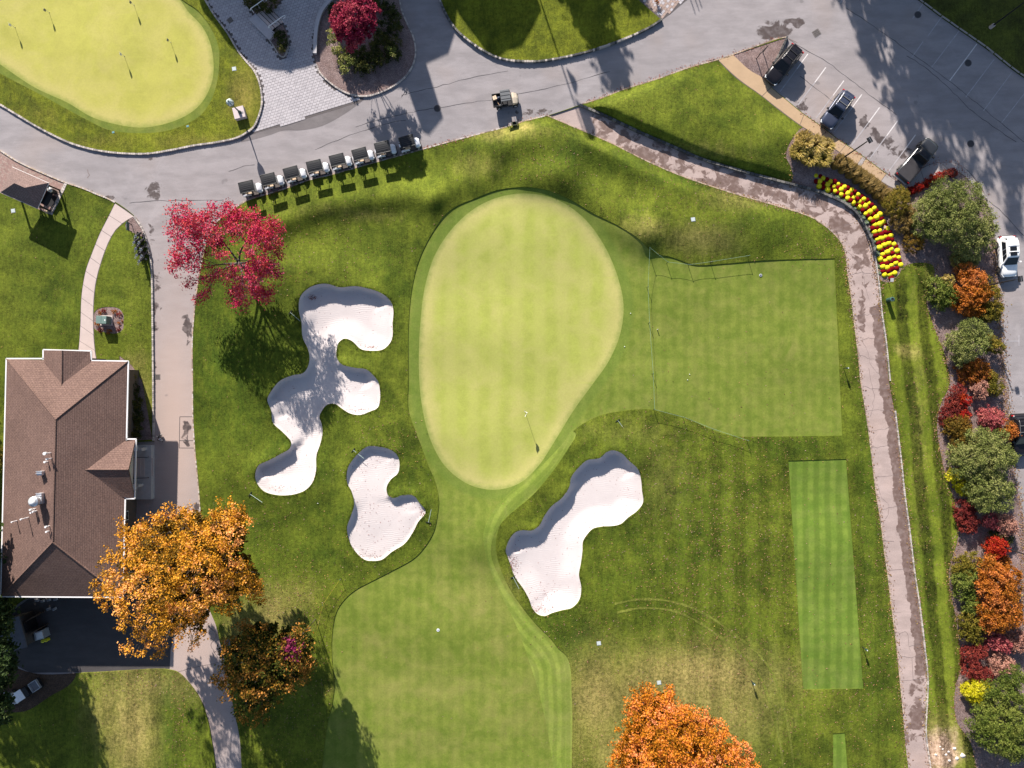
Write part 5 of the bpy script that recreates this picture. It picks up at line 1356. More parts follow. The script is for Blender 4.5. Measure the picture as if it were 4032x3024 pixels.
# shrubs of the long bed on the right, from the top down
RB = [('big grey green evergreen shrub filling the bed corner below the pickup', [(3665,835,58,3.0),(3650,890,44,2.4),(3735,765,66,3.4),(3700,800,60,3.6),(3815,780,70,3.6),(3780,850,80,4.2),(3860,850,60,3.4),(3720,890,60,3.4),(3850,920,58,3.2),(3790,920,60,3.4),(3880,960,36,2.4),(3830,985,44,2.6),(3895,900,34,2.4)], L_EVER, 3, .085, .30),
      ('loose green lower bough of the big evergreen near the white car', [(3790,1005,34,1.6),(3835,1020,28,1.4)], L_EVER, 1.6, .08, .25),
      ('golden tuft of grass under the big evergreen shrub', [(3772,1030,26,1.0)], L_STRAW, 1.0, .09, .22),
      ('rust orange globe shrub between flower bed and dark evergreen', [(3600,955,38,1.4)], L_BRONZE, 1.4, .06, .16),
      ('large olive globe shrub at the top of the flower bed', [(3535,800,50,2.0),(3545,770,36,1.8)], L_OLIVE, 2.0, .065, .2),
      ('brown drooping shrub just below the large olive globe shrub', [(3560,870,44,1.1),(3575,840,32,1.2)], L_BROWNG, 1.1, .07, .2),
      ('upper orange spreading shrub left of the white car shadow', [(3805,1062,34,1.8),(3850,1095,36,2.2),(3790,1085,20,1.5)], L_SHORG, 2.0, .10, .28),
      ('rounded olive green shrub at the lawn edge of the bed', [(3705,1150,48,1.8),(3680,1125,34,1.5),(3740,1165,34,1.6),(3710,1185,34,1.4)], L_GREEN, 1.8, .09, .26),
      ('golden topped little shrub above the rounded olive one', [(3735,1105,22,1.6)], L_STRAW, 1.6, .08, .2),
      ('wide orange shrub in the middle of the upper bed', [(3795,1130,38,2.0),(3830,1165,42,2.2),(3870,1145,36,2.2),(3780,1180,34,1.8),(3855,1195,36,1.9),(3800,1215,26,1.4),(3835,1225,24,1.2)], L_SHORG, 2.2, .10, .28),
      ('yellow green hedge shrub at the kerb right of the orange shrub', [(3885,1118,30,1.6),(3912,1150,30,1.7),(3905,1190,34,1.8),(3925,1215,26,1.6),(3890,1230,34,1.6),(3915,1245,24,1.3)], L_OLIVE, 1.8, .09, .26),
      ('grey green evergreen shrub below the wide orange shrub', [(3780,1345,46,2.2),(3830,1300,48,2.6),(3845,1350,54,3.0),(3800,1385,44,2.3),(3870,1310,36,2.2),(3790,1410,28,1.8)], L_EVER, 2.8, .08, .28),
      ('small yellow green shrub at the kerb beside the grey evergreen', [(3905,1350,32,1.8),(3930,1365,26,1.6)], L_OLIVE, 1.8, .09, .26),
      ('rust brown shrub directly below the grey green evergreen', [(3810,1440,40,1.3),(3850,1455,44,1.5),(3830,1480,40,1.3),(3880,1480,30,1.2)], L_RUST, 1.5, .085, .25),
      ('yellow olive shrub at the kerb above the pink cherry shrub', [(3905,1490,26,1.3),(3925,1525,32,1.5),(3900,1530,26,1.4)], L_OLIVE, 1.5, .085, .25),
      ('pale pinkish tan shrub left of the yellow olive shrub', [(3862,1525,30,1.6),(3845,1535,20,1.3),(3865,1550,24,1.4)], L_TAN, 1.6, .08, .22),
      ('dark red shrub at the narrow upper part of the bed', [(3775,1548,32,1.4),(3760,1590,32,1.2)], L_DRED, 1.4, .08, .24),
      ('vivid scarlet shrub tucked right of the dark red shrub', [(3805,1578,26,1.4),(3790,1560,14,1.3)], L_RED, 1.4, .075, .2),
      ('low dark red shrub left above the bronze shrubs', [(3740,1628,34,1.1),(3770,1610,26,1.1),(3728,1655,22,.9)], L_DRED, 1.1, .08, .24),
      ('small scarlet patch shrub above the bronze shrubs', [(3798,1632,22,1.2)], L_RED, 1.2, .075, .2),
      ('upper bronze rounded shrub at the lawn side', [(3765,1675,40,1.6),(3795,1668,30,1.5),(3748,1690,26,1.3),(3790,1695,34,1.5)], L_BRONZE, 1.6, .085, .26),
      ('lower bronze shrub against the large evergreen mass', [(3780,1740,34,1.5),(3815,1730,32,1.6),(3770,1760,24,1.2)], L_BRONZE, 1.6, .085, .26),
      ('pink shrub beside the black car', [(3900,1640,38,2.0),(3925,1650,32,1.9),(3880,1655,24,1.6),(3905,1675,26,1.6)], L_PINK, 2.0, .09, .25),
      ('orange shrub overhanging the kerb at the black car door', [(3955,1680,30,1.8),(3985,1695,26,1.7),(3970,1712,22,1.5)], L_SHORG, 1.8, .09, .25),
      ('largest evergreen shrub mass beside the black car', [(3860,1730,46,2.8),(3890,1750,54,3.2),(3940,1740,44,2.8),(3780,1790,44,2.4),(3830,1800,56,3.0),(3900,1810,60,3.6),(3955,1800,46,3.0),(3790,1840,44,2.4),(3840,1860,44,2.6),(3930,1850,44,2.8),(3985,1805,26,2.0),(3880,1865,36,2.4)], L_EVER, 3.2, .085, .30),
      ('second large evergreen below the gap beside the yellow shrub', [(3860,1920,48,2.8),(3910,1910,54,3.2),(3955,1930,44,2.6),(3890,1965,52,3.0),(3945,1975,44,2.5),(3850,1960,36,2.2)], L_EVER, 3.0, .085, .30),
      ('upper bright yellow shrub at the lawn edge', [(3762,1870,26,1.2),(3748,1882,14,.9)], L_YEL, 1.2, .08, .2),
      ('lower bright yellow shrub at the lawn edge', [(3790,1905,32,1.3),(3800,1925,28,1.2)], L_YEL, 1.3, .08, .2),
      ('upper dark maroon shrub on the lawn side of the bed', [(3795,2005,36,1.3),(3790,2030,28,1.2),(3825,1995,26,1.1)], L_DRED, 1.3, .08, .24),
      ('lower dark maroon shrub casting a round shadow', [(3825,2062,34,1.4),(3805,2075,24,1.2)], L_DRED, 1.4, .08, .24),
      ('rose pink shrub right of the maroon shrubs', [(3905,2050,26,1.5),(3888,2058,16,1.2),(3925,2070,20,1.4)], L_PINK, 1.5, .085, .24),
      ('pale salmon shrub next to the rose pink shrub', [(3965,2065,36,1.7),(3950,2050,26,1.6),(3985,2080,24,1.4),(3960,2095,20,1.3)], L_TAN, 1.7, .085, .24),
      ('dark olive shrub in shade under the salmon shrub', [(3930,2110,30,1.0),(3960,2120,26,1.0)], L_DKGRN, 1.0, .085, .26),
      ('brilliant scarlet orange shrub above the orange thicket', [(3915,2150,32,1.7),(3945,2155,30,1.8),(3930,2175,28,1.6)], L_RED, 1.8, .085, .22),
      ('amber shrub just below the brilliant scarlet one', [(3940,2205,30,1.2),(3960,2225,26,1.1)], L_RUST, 1.2, .085, .24),
      ('top olive shrub of the lower bed at the lawn edge', [(3830,2215,38,1.7),(3790,2225,30,1.4),(3770,2250,24,1.1),(3815,2245,30,1.4)], L_OLIVE, 1.7, .085, .26),
      ('green olive shrub second in the column left of the orange thicket', [(3800,2290,40,1.8),(3820,2270,30,1.7),(3800,2330,34,1.5)], L_GREEN, 1.8, .09, .26),
      ('small green shrub third in the column left of the orange thicket', [(3825,2380,32,1.5),(3820,2400,26,1.3)], L_GREEN, 1.5, .09, .26),
      ('green shrub lowest in the column left of the orange thicket', [(3820,2450,36,1.6),(3850,2470,34,1.5),(3815,2490,30,1.3),(3840,2510,28,1.2)], L_OLIVE, 1.6, .09, .26),
      ('upper half of the tall orange thicket', [(3890,2245,40,2.4),(3930,2270,46,2.8),(3880,2285,36,2.4),(3980,2265,38,2.4),(3905,2210,24,1.9),(3900,2325,42,2.6),(3950,2320,48,2.8),(3990,2320,38,2.2)], L_SHORG, 2.8, .11, .32),
      ('lower half of the tall orange thicket', [(3890,2400,38,2.3),(3930,2370,44,2.7),(3985,2385,42,2.5),(3950,2430,46,2.6),(3900,2450,38,2.2),(3990,2440,40,2.3),(3930,2460,40,2.2)], L_SHORG, 2.7, .11, .32),
      ('coral red shrub below the orange thicket', [(3925,2510,32,1.5),(3945,2535,34,1.6),(3960,2550,24,1.4),(3905,2540,22,1.2)], L_PINK, 1.6, .09, .25),
      ('dusky pink shrub at the frame edge beside the coral one', [(4008,2520,34,1.5),(4015,2550,26,1.4)], L_TAN, 1.5, .09, .25),
      ('upper dark red barberry at the lawn side', [(3830,2580,36,1.3),(3865,2565,28,1.3)], L_DRED, 1.3, .08, .24),
      ('lower dark red barberry above the yellow conifer', [(3830,2635,38,1.3),(3860,2655,34,1.3),(3885,2660,26,1.1)], L_DRED, 1.3, .08, .24),
      ('dusty brown pink shrub left of the lowest evergreen', [(3945,2610,38,1.6),(3970,2625,30,1.4),(3930,2640,26,1.3)], L_TAN, 1.6, .085, .25),
      ('golden yellow conifer at the lawn edge near the bottom', [(3840,2720,40,1.6),(3868,2710,30,1.5),(3850,2755,28,1.2),(3820,2725,24,1.3)], L_YEL, 1.6, .085, .22),
      ('green bough shrub right of the golden conifer', [(3905,2720,36,2.4),(3930,2770,46,2.6),(3885,2780,30,1.9)], L_GREEN, 2.5, .085, .28),
      ('tall green evergreen at the right frame edge', [(3990,2670,46,3.0),(4020,2720,50,3.4),(3960,2720,44,2.8),(4010,2780,50,3.2)], L_GREEN, 3.2, .085, .30),
      ('largest green evergreen in the bottom right corner', [(3870,2840,50,2.8),(3930,2850,60,3.4),(3990,2850,60,3.6),(3880,2890,50,2.6),(3940,2920,58,3.2),(4010,2920,56,3.2),(4030,2870,50,3.0),(3990,2960,44,2.5),(4040,2960,40,2.5)], L_GREEN, 3.4, .085, .30)]
for i, (lb, lo, mt, hh, lf, cc) in enumerate(RB):
    shrub('bed_shrub', lb, lo, mt, 200 + i, hh, lf * .85, 30, cc * .9, grow=1.12, group='shrubs in the long bed on the right')
# barberry edging under the pickup
for i, (x, y) in enumerate(((3590,748),(3618,738),(3645,722),(3672,704),(3700,692),(3728,682),(3755,680))):
    nm = ['lowest', 'second', 'third', 'fourth', 'fifth', 'sixth', 'uppermost'][i]
    shrub('barberry', f'{nm} red barberry along the grey kerb walk, counted from the lower left', [(x, y, 18, .55)], L_DRED if i > 4 else L_RED, 260 + i, .55, .055, 26, .14, group='red barberry edging')
# hedge at the house
for i, (x, y, r) in enumerate(((512,1478,20),(522,1530,26),(528,1585,28),(530,1640,30),(528,1695,28))):
    nm = ['uppermost', 'second', 'third', 'fourth', 'lowest'][i]
    shrub('hedge_shrub', f'{nm} dark hedge shrub along the east wall of the house', [(x, y, r, 1.2), (x + 8, y + 16, r * .7, 1.0)], L_DKGRN if i else L_OLIVE, 270 + i, 1.2, .07, 26, .22, group='hedge along the house')
shrub('corner_shrub', 'olive shrub cut by the left edge beside the house wall', [(-2,1790,30,2.0),(5,1830,20,1.6)], L_OLIVE, 276, 2.0, .09, 24, .26)

# ornamental grasses
def grass_tuft(name, label, px, py, r, h, n, mat, seed, cat='ornamental grass', group=None, lean=(0, 0)):
    rs = np.random.default_rng(seed); q = G(px, py, .09); R = r * S
    ang = rs.uniform(0, 2 * np.pi, n); rad_ = np.sqrt(rs.uniform(0, 1, n)) * R
    bx, by = rad_ * .55 * np.cos(ang), rad_ * .55 * np.sin(ang)
    a2 = ang + rs.normal(0, .7, n); ln = rs.uniform(.3, .62, n) * R * .8
    hh = h * rs.uniform(.55, 1.0, n); w = .028 * rs.uniform(.6, 1.6, n)
    dx, dy = np.cos(a2), np.sin(a2); px_, py_ = -dy * w, dx * w
    m = np.stack([bx + dx * ln * .5 + lean[0] * .4, by + dy * ln * .5 + lean[1] * .4, hh * .85], 1)
    e = np.stack([bx + dx * ln * 1.3 + lean[0], by + dy * ln * 1.3 + lean[1], hh * rs.uniform(.75, 1.05, n)], 1)
    b = np.stack([bx, by, np.zeros(n)], 1); o = np.stack([px_, py_, np.zeros(n)], 1)
    V = np.stack([b - o, b + o, m + o * 1.3, m - o * 1.3, e + o * .4, e - o * .4], 1).reshape(-1, 3)
    i = np.arange(n) * 6
    F = np.concatenate([np.stack([i, i + 1, i + 2, i + 3], 1), np.stack([i + 3, i + 2, i + 4, i + 5], 1)])
    t = np.clip(rs.uniform(0, 1) * .3 + rs.uniform(0, .7, n), 0, 1)
    root = thing(name, label, cat, q, 0, group)
    link('blades', np_mesh('blades', V, F, mat, dict(tint=('FACE', np.concatenate([t, t])))), root)
    mb = MB(); mb.lathe([(R * .45, 0), (R * .4, h * .3), (R * .15, h * .5)], (0, 0, -.05), 10); mb.obj('crown_base', M('thatch', (.14, .10, .04), .95), root)
    return root
_gt = [(3150,560,36,1.5),(3190,585,44,1.7),(3235,590,36,1.5),(3130,605,36,1.4),(3175,630,40,1.6),(3225,635,38,1.5),(3155,575,30,1.8)]
_nm = ['topmost', 'middle', 'right hand', 'left hand', 'lower middle', 'lower right', 'tall central']
for i, (x, y, r, h) in enumerate(_gt):
    grass_tuft('straw_grass', f'{_nm[i]} tuft of the straw coloured grass mound by the triangle lawn', x, y, r, h, 900, L_STRAW, 300 + i, group='straw grass mound')
_fn = ['first', 'second', 'third', 'fourth', 'fifth', 'sixth', 'seventh', 'eighth']
for i, (x, y) in enumerate(((3285,655),(3312,672),(3340,692),(3368,712),(3395,732),(3420,752),(3445,772),(3468,790))):
    grass_tuft('brown_grass', f'{_fn[i]} brown fountain grass from the upper left above the flower bed', x, y, 27, 1.1, 700, L_BROWNG, 320 + i, group='brown fountain grasses', lean=(.35, .45))

# dark trees along the left edge
for i, ((bx, by), lo) in enumerate((((-60, 2440), [(-30,2430,70,6),(10,2400,50,5),(-10,2480,60,6.5),(-60,2400,70,8)], ), ((-40, 2600), [(10,2570,56,6),(20,2640,56,6),(-40,2600,80,8.5),(40,2610,36,4.5)],), ((-60, 2760), [(0,2720,60,6.5),(-30,2790,70,7.5),(20,2800,40,5)],))):
    tree('yard_tree', ['top', 'middle', 'lowest'][i] + ' dark evergreen along the left edge beside the yard', 'tree', (bx, by), lo, L_PINE, 2.0, .2, .5, 22, .2, 340 + i, group='dark evergreens at the yard')
# trees beyond the frame whose shadows fall into the picture
def far_tree(label, bx, by, h, R, n, seed, conifer=False, mat=L_PINE, leaf=.34, per=16):
    rr = random.Random(seed); ls = []
    for k in range(n):
        f = rr.uniform(.22, 1.0); w = R * ((1.05 - f) if conifer else math.sin(math.pi * min(1, f * .9)) ** .7)
        a = rr.uniform(0, 6.28); d = w * rr.uniform(.2, 1.0)
        ls.append((d * math.cos(a), d * math.sin(a), h * f, max(.5, R * rr.uniform(.14, .30))))
    ls.append((0, 0, h * .97, R * .14))
    g = P(bx, by); root = thing('tree', label, 'tree', (g.x, g.y, 0), 0, 'trees beyond the frame')
    mb = MB(); mb.tube([(0, 0, -.2), (0, 0, h * .5), (0, 0, h * .95)], [.3, .2, .05], 8); mb.obj('trunk', M_BARK, root)
    V, F, t = leaf_cloud(ls, .8, per, leaf, seed, shell=(.3, 1.0))
    link('crown', np_mesh('crown', V, F, mat, dict(tint=('FACE', t))), root)
    return root
def shadow_base(px, py, h): return (px - h * 75.0 * .317, py - h * 75.0 * .948)
CNT = ['one', 'two', 'three', 'four', 'five', 'six', 'seven', 'eight', 'nine', 'ten', 'eleven', 'twelve', 'thirteen', 'fourteen', 'fifteen', 'sixteen', 'seventeen', 'eighteen', 'nineteen', 'twenty']
def far_label(i, where, how):
    a = CNT[i % 20] + (' of the farther rank' if i >= 20 else '')
    return f'evergreen {where}, {a} {how}'
FT = [(2440, 340, 15, 5.2, 40, True), (2330, 120, 13, 5.0, 34, True), (2520, 60, 12, 3.5, 24, True),
      (3430, 220, 17, 3.4, 26, True), (3560, 235, 18, 3.4, 28, True), (3480, 60, 15, 3.6, 26, True),
      (3700, 500, 18, 4.4, 40, False), (3800, 700, 19, 4.8, 46, False), (3890, 520, 18, 5.0, 50, False), (3990, 640, 19, 5.2, 50, False), (3920, 330, 17, 5.0, 46, False), (4040, 420, 18, 5.2, 46, False), (4100, 760, 20, 5.0, 46, False),
      (3640, 330, 16, 3.2, 24, True), (3770, 230, 15, 4.4, 40, False), (3960, 130, 14, 5.0, 50, False), (3860, 90, 13, 4.4, 40, False), (4050, 250, 15, 5.0, 46, False), (3990, 860, 20, 4.0, 30, False), (3700, 880, 21, 3.0, 18, True),
      (3810, 330, 16, 4.6, 44, False), (3900, 400, 16, 5.0, 50, False), (3990, 470, 16, 5.0, 50, False), (4060, 330, 15, 5.0, 50, False), (3740, 200, 15, 3.6, 34, False), (3860, 210, 14, 4.4, 44, False), (3960, 260, 14, 5.0, 50, False), (4040, 140, 13, 5, 50, False), (3900, 60, 12, 4.6, 44, False)]
for i, (x, y, h, R, n, con) in enumerate(FT):
    bx, by = shadow_base(x, y, h)
    far_tree(far_label(i, 'beyond the top edge', 'from island lawn towards car park'), bx, by, h, R, n, 400 + i, con)
for i, (x, y, h, R, n) in enumerate(((110, 2960, 11, 4.6, 44), (300, 2780, 10, 3.6, 34), (250, 2960, 11, 4.4, 44), (300, 3080, 11, 4.2, 40), (20, 2820, 10, 4, 36), (180, 2830, 10, 4, 36), (40, 2080, 10, 2.6, 26), (60, 2220, 10, 2.4, 24), (20, 1960, 9, 2.2, 18))):
    bx, by = shadow_base(x, y, h)
    far_tree(far_label(i, 'beyond the left edge', 'shading yard and lawn'), bx, by, h, R, n, 440 + i, False)
# ------------------------------------------------------------------ vehicles
def paint(name, col, rough=.22, metal=.3):
    t = NT(name); n = t.noise(3, 3)
    t.done(t.mix(n, tuple(x * .93 for x in col), tuple(min(1, x * 1.07) for x in col)), rough, .5, metal)
    t.b.inputs['Coat Weight'].default_value = .25; t.b.inputs['Coat Roughness'].default_value = .08
    return t.m
P_BLACK = paint('black_paint', (.016, .014, .017))
P_BLUE = paint('slate_blue_paint', (.060, .070, .110))
P_GREY = paint('dark_grey_paint', (.038, .040, .046))
P_WHITE = paint('white_paint', (.86, .86, .86), .25, 0)
P_BEIGE = paint('beige_paint', (.62, .52, .40), .4, 0)
M_TYRE = M('tyre_rubber', (.02, .02, .021), .85, 0, .15, 10)
M_RIM = M('alloy_rim', (.35, .33, .30), .35, .7, .1, 6)
M_LAMP = M('lamp_lens', (.70, .72, .74), .1, 0, .05, 6, .6)
M_TAIL = M('tail_lens', (.45, .01, .015), .15, 0, .1, 6, .5)
M_TONN = M('bed_cover_vinyl', (.045, .042, .046), .8, 0, .12, 3, .15)
M_TRIMB = M('black_trim', (.022, .022, .025), .5, 0, .1, 5)

def rounded(hw, z0, z1, tuck, crown):
    """half section of a car body, mirrored to a closed ring"""
    r = [(hw * .86, z0), (hw * .98, z0 + (z1 - z0) * .25), (hw, z0 + (z1 - z0) * .55), (hw * tuck, z1 - .02), (hw * tuck * .72, z1 + crown * .7), (hw * .3, z1 + crown)]
    return r + [(-a, b) for a, b in reversed(r)]

def car(label, px, py, ang, Lc, Wc, kind, body_mat, roof_mat=None, rails=None, group=None, sunroof=False, rear_wheels_seen=True):
    """x forward. kind suv or pickup"""
    g = G(px, py, .0); root = thing('pickup_truck' if kind == 'pickup' else 'parked_car', label, 'pickup' if kind == 'pickup' else 'car', g, ang, group)
    hl, hw = Lc / 2, Wc / 2
    belt = .98 if kind == 'suv' else 1.05
    hood = belt - .03
    st = []
    if kind == 'suv':
        st = [(-hl, .72, .45, .88, .90), (-hl + .10, .90, .30, belt, .92), (-hl + .5, .98, .26, belt + .02, .93), (-hl * .2, 1.0, .24, belt, .94), (hl * .30, 1.0, .24, belt - .01, .94),
              (hl * .55, .985, .25, hood, .93), (hl * .80, .95, .27, hood - .07, .90), (hl - .16, .86, .32, hood - .15, .86), (hl - .03, .70, .42, hood - .28, .84), (hl, .62, .46, .62, .84)]
    else:
        st = [(-hl, .95, .50, .98, .96), (-hl + .06, .985, .42, belt, .96), (-hl * .45, 1.0, .36, belt, .96), (0, 1.0, .34, belt, .95), (hl * .42, 1.0, .34, belt, .95),
              (hl * .55, .99, .34, hood + .04, .94), (hl * .82, .96, .36, hood, .92), (hl - .14, .88, .42, hood - .08, .88), (hl - .02, .76, .50, hood - .22, .86), (hl, .70, .52, .70, .86)]
    mb = MB()
    mb.loft([[(x, y, z) for y, z in rounded(hw * w, z0, z1, tk, .045)] for x, w, z0, z1, tk in st])
    body = mb.obj('body', body_mat, root, True)
    # glasshouse: base at the belt, narrower roof
    if kind == 'suv':
        b0, b1, r0, r1, rz, rw = -hl + .20, hl * .42, -hl + .60, hl * .08, 1.60, hw * .72
    else:
        b0, b1, r0, r1, rz, rw = -hl * .10, hl * .52, hl * .02, hl * .30, 1.86, hw * .74
    bw = hw * .885; zb = belt + .015
    mb = MB()
    def quad(mbx, p, th=.012):
        n = (Vector(p[1]) - Vector(p[0])).cross(Vector(p[2]) - Vector(p[0])).normalized() * th
        p2 = [tuple(Vector(q) + n) for q in p]; p1 = [tuple(Vector(q) - n * 2) for q in p]
        k = len(p); mbx.add(p1 + p2, [tuple(range(k - 1, -1, -1)), tuple(range(k, 2 * k))] + [(i, (i + 1) % k, k + (i + 1) % k, k + i) for i in range(k)])
    mb.loft([[(b0, -bw, zb - .08), (b1, -bw, zb - .08), (b1, bw, zb - .08), (b0, bw, zb - .08)], [(r0, -rw, rz), (r1, -rw, rz), (r1, rw, rz), (r0, rw, rz)]])
    mb.obj('cabin', body_mat, root, bevel=.05)
    def lerp(a, b, t): return tuple(a[i] + (b[i] - a[i]) * t for i in range(3))
    def panel(nm, c00, c10, c11, c01, u0, u1, v0, v1):
        f = lambda u, v: lerp(lerp(c00, c10, u), lerp(c01, c11, u), v)
        m2 = MB(); quad(m2, [f(u0, v0), f(u1, v0), f(u1, v1), f(u0, v1)]); return m2.obj(nm, M_GLASS, root)
    panel('windscreen', (b1, -bw, zb), (b1, bw, zb), (r1, rw, rz), (r1, -rw, rz), .06, .94, .02, .93)
    panel('rear_window', (b0, bw, zb), (b0, -bw, zb), (r0, -rw, rz), (r0, rw, rz), .10, .90, .14, .88)
    for s in (1, -1):
        a, b, c, d = (b0, s * bw, zb), (b1, s * bw, zb), (r1, s * rw, rz), (r0, s * rw, rz)
        cuts = ((.12, .44), (.47, .68), (.71, .90)) if kind == 'suv' else ((.10, .46), (.50, .90))
        for u0, u1 in cuts:
            if s < 0: panel('side_window', a, b, c, d, u0, u1, .10, .84)
            else: panel('side_window', b, a, d, c, 1 - u1, 1 - u0, .10, .84)
    mb = MB(); n_ = 7
    mb.loft([[(x, y, rz + .035 + .03 * (1 - (y / rw) ** 2) - dz) for y in np.linspace(-rw * .96, rw * .96, n_)] + [(x, y, rz - .02) for y in np.linspace(rw * .98, -rw * .98, n_)] for x, dz in ((r0 + .01, .035), (r0 + .12, .0), ((r0 + r1) / 2, -.01), (r1 - .12, .0), (r1 - .01, .03))])
    mb.obj('roof', roof_mat or body_mat, root, True)
    if sunroof:
        for x0, x1 in ((r0 + .38 * (r1 - r0), r0 + .64 * (r1 - r0)), (r0 + .70 * (r1 - r0), r0 + .93 * (r1 - r0))):
            mb = MB(); mb.box((x0 + x1) / 2, 0, rz + .075, x1 - x0, rw * 1.15, .02); mb.obj('sunroof_panel', M_GLASS, root, bevel=.008)
    if rails:
        for s in (1, -1):
            mb = MB(); mb.tube([(r0 + .15, s * rw * .90, rz + .03), (r0 + .25, s * rw * .90, rz + .10), (r1 - .35, s * rw * .90, rz + .10), (r1 - .22, s * rw * .90, rz + .03)], .025); mb.obj('roof_rail', rails, root)
        for f in (.30, .68):
            x = r0 + f * (r1 - r0); mb = MB(); mb.box(x, 0, rz + .115, .07, rw * 1.9, .035); mb.obj('crossbar', rails, root)
    # wheels
    wx = (hl - .92, -hl + .88) if kind == 'suv' else (hl - .95, -hl + 1.1)
    for x in wx:
        for s in (1, -1):
            mb = MB(); mb.cyl((x, s * (hw - .20), .34), (x, s * (hw + .012), .34), .34, .34, 18); w = mb.obj('wheel', M_TYRE, root)
            mb = MB(); mb.cyl((x, s * (hw + .01), .34), (x, s * (hw + .022), .34), .22, .20, 16); mb.obj('rim', M_RIM, w)
            for k in range(5):
                a = k * 1.2566; mb = MB(); mb.box(x + .1 * math.cos(a), s * (hw + .026), .34 + .1 * math.sin(a), .05, .02, .05); mb.obj('spoke', M_TRIMB, w)
            mb = MB()
            mb.loft([[(x + .40 * math.cos(t), s * (hw - .02), .34 + .40 * math.sin(t)), (x + .40 * math.cos(t), s * (hw + .015), .34 + .40 * math.sin(t)), (x + .345 * math.cos(t), s * (hw + .015), .34 + .345 * math.sin(t))] for t in np.linspace(.1, 3.04, 9)], cap=False)
            mb.obj('wheel_arch', M_TRIMB, root)
    for s in (1, -1):
        mb = MB(); mb.box(hl - .26, s * hw * .68, belt - .27, .34, .34, .12, s * -.45); mb.obj('headlight', M_LAMP, root, bevel=.02)
        mb = MB(); mb.box(-hl + .07, s * hw * .80, belt - .12, .14, .26, .26 if kind == 'pickup' else .16); mb.obj('taillight', M_TAIL, root, bevel=.02)
        mb = MB(); mx = b1 - .28; mb.box(mx, s * (hw + .10), belt + .12, .16, .22, .16); mb.tube([(mx, s * bw, belt + .05), (mx, s * (hw + .05), belt + .1)], .03); mb.obj('mirror', body_mat if body_mat is P_WHITE else M_TRIMB, root)
    mb = MB(); mb.box(hl - .03, 0, .62, .08, hw * 1.0, .20); mb.obj('grille', M_TRIMB, root)
    mb = MB(); mb.box(hl - .01, 0, .50, .06, hw * 1.3, .07); mb.obj('front_bumper', M_RIM if kind == 'pickup' else M_TRIMB, root)
    mb = MB(); mb.box(-hl - .03, 0, .58, .16, hw * 1.7, .16); mb.obj('rear_bumper', M_METAL if kind == 'pickup' else M_TRIMB, root)
    for y in (.34, -.34):
        mb = MB(); mb.tube([(b1 + .05, y * 1.1, hood + .045), (hl - .45, y * .9, hood - .045)], .014, 4); mb.obj('bonnet_crease', body_mat, root)
    mb = MB(); mb.tube([(b1 - .02, -.1, zb + .08), (b1 - .10, .42, zb + .12)], .012, 4); mb.obj('wiper', M_TRIMB, root)
    if kind == 'pickup':
        mb = MB(); mb.box((-hl + .12 + b0 - .16) / 2, 0, belt + .055, (b0 - .16) - (-hl + .12), hw * 1.62, .05); mb.obj('bed_cover', M_TONN, root, bevel=.02)
        mb = MB()
        for s in (1, -1): mb.tube([(-hl + .08, s * hw * .86, belt + .04), (b0 - .1, s * hw * .86, belt + .04)], .035)
        mb.obj('bed_rail', body_mat, root); root.children[-1]['kind'] = 'stuff'
    else:
        mb = MB(); mb.box(r0 - .10, 0, rz + .005, .28, rw * 1.7, .03); mb.obj('spoiler', body_mat, root, bevel=.01)
    mb = MB(); mb.box(r0 + .18, 0, rz + .09, .12, .035, .05); mb.obj('antenna_fin', body_mat, root)
    return root

def ang_px(x0, y0, x1, y1): return math.atan2(-(y1 - y0), x1 - x0)
car('black estate car nosed against the mulch corner of the car park', 3075, 268, ang_px(3145, 190, 3020, 338), 4.85, 1.86, 'suv', P_BLACK, rails=M_TRIMB)
car('slate blue crossover with pale roof bars in the car park middle', 3284, 443, ang_px(3335, 368, 3240, 500), 4.45, 1.80, 'suv', P_BLUE, rails=M_RIM)
car('dark grey pickup reversed into the lowest car park bay', 3596, 640, ang_px(3550, 700, 3668, 560), 5.5, 1.95, 'pickup', P_GREY, roof_mat=P_BLACK)
car('white car with black sunroof parked by the shrub bed kerb', 3950, 1016, ang_px(3958, 920, 3970, 1080), 4.55, 1.86, 'suv', P_WHITE, rails=P_WHITE, sunroof=True)
car('black car cut by the right edge beside the orange shrub', 3996, 1712, ang_px(4018, 1640, 4026, 1780), 4.6, 1.84, 'suv', P_BLACK, rails=M_RIM)

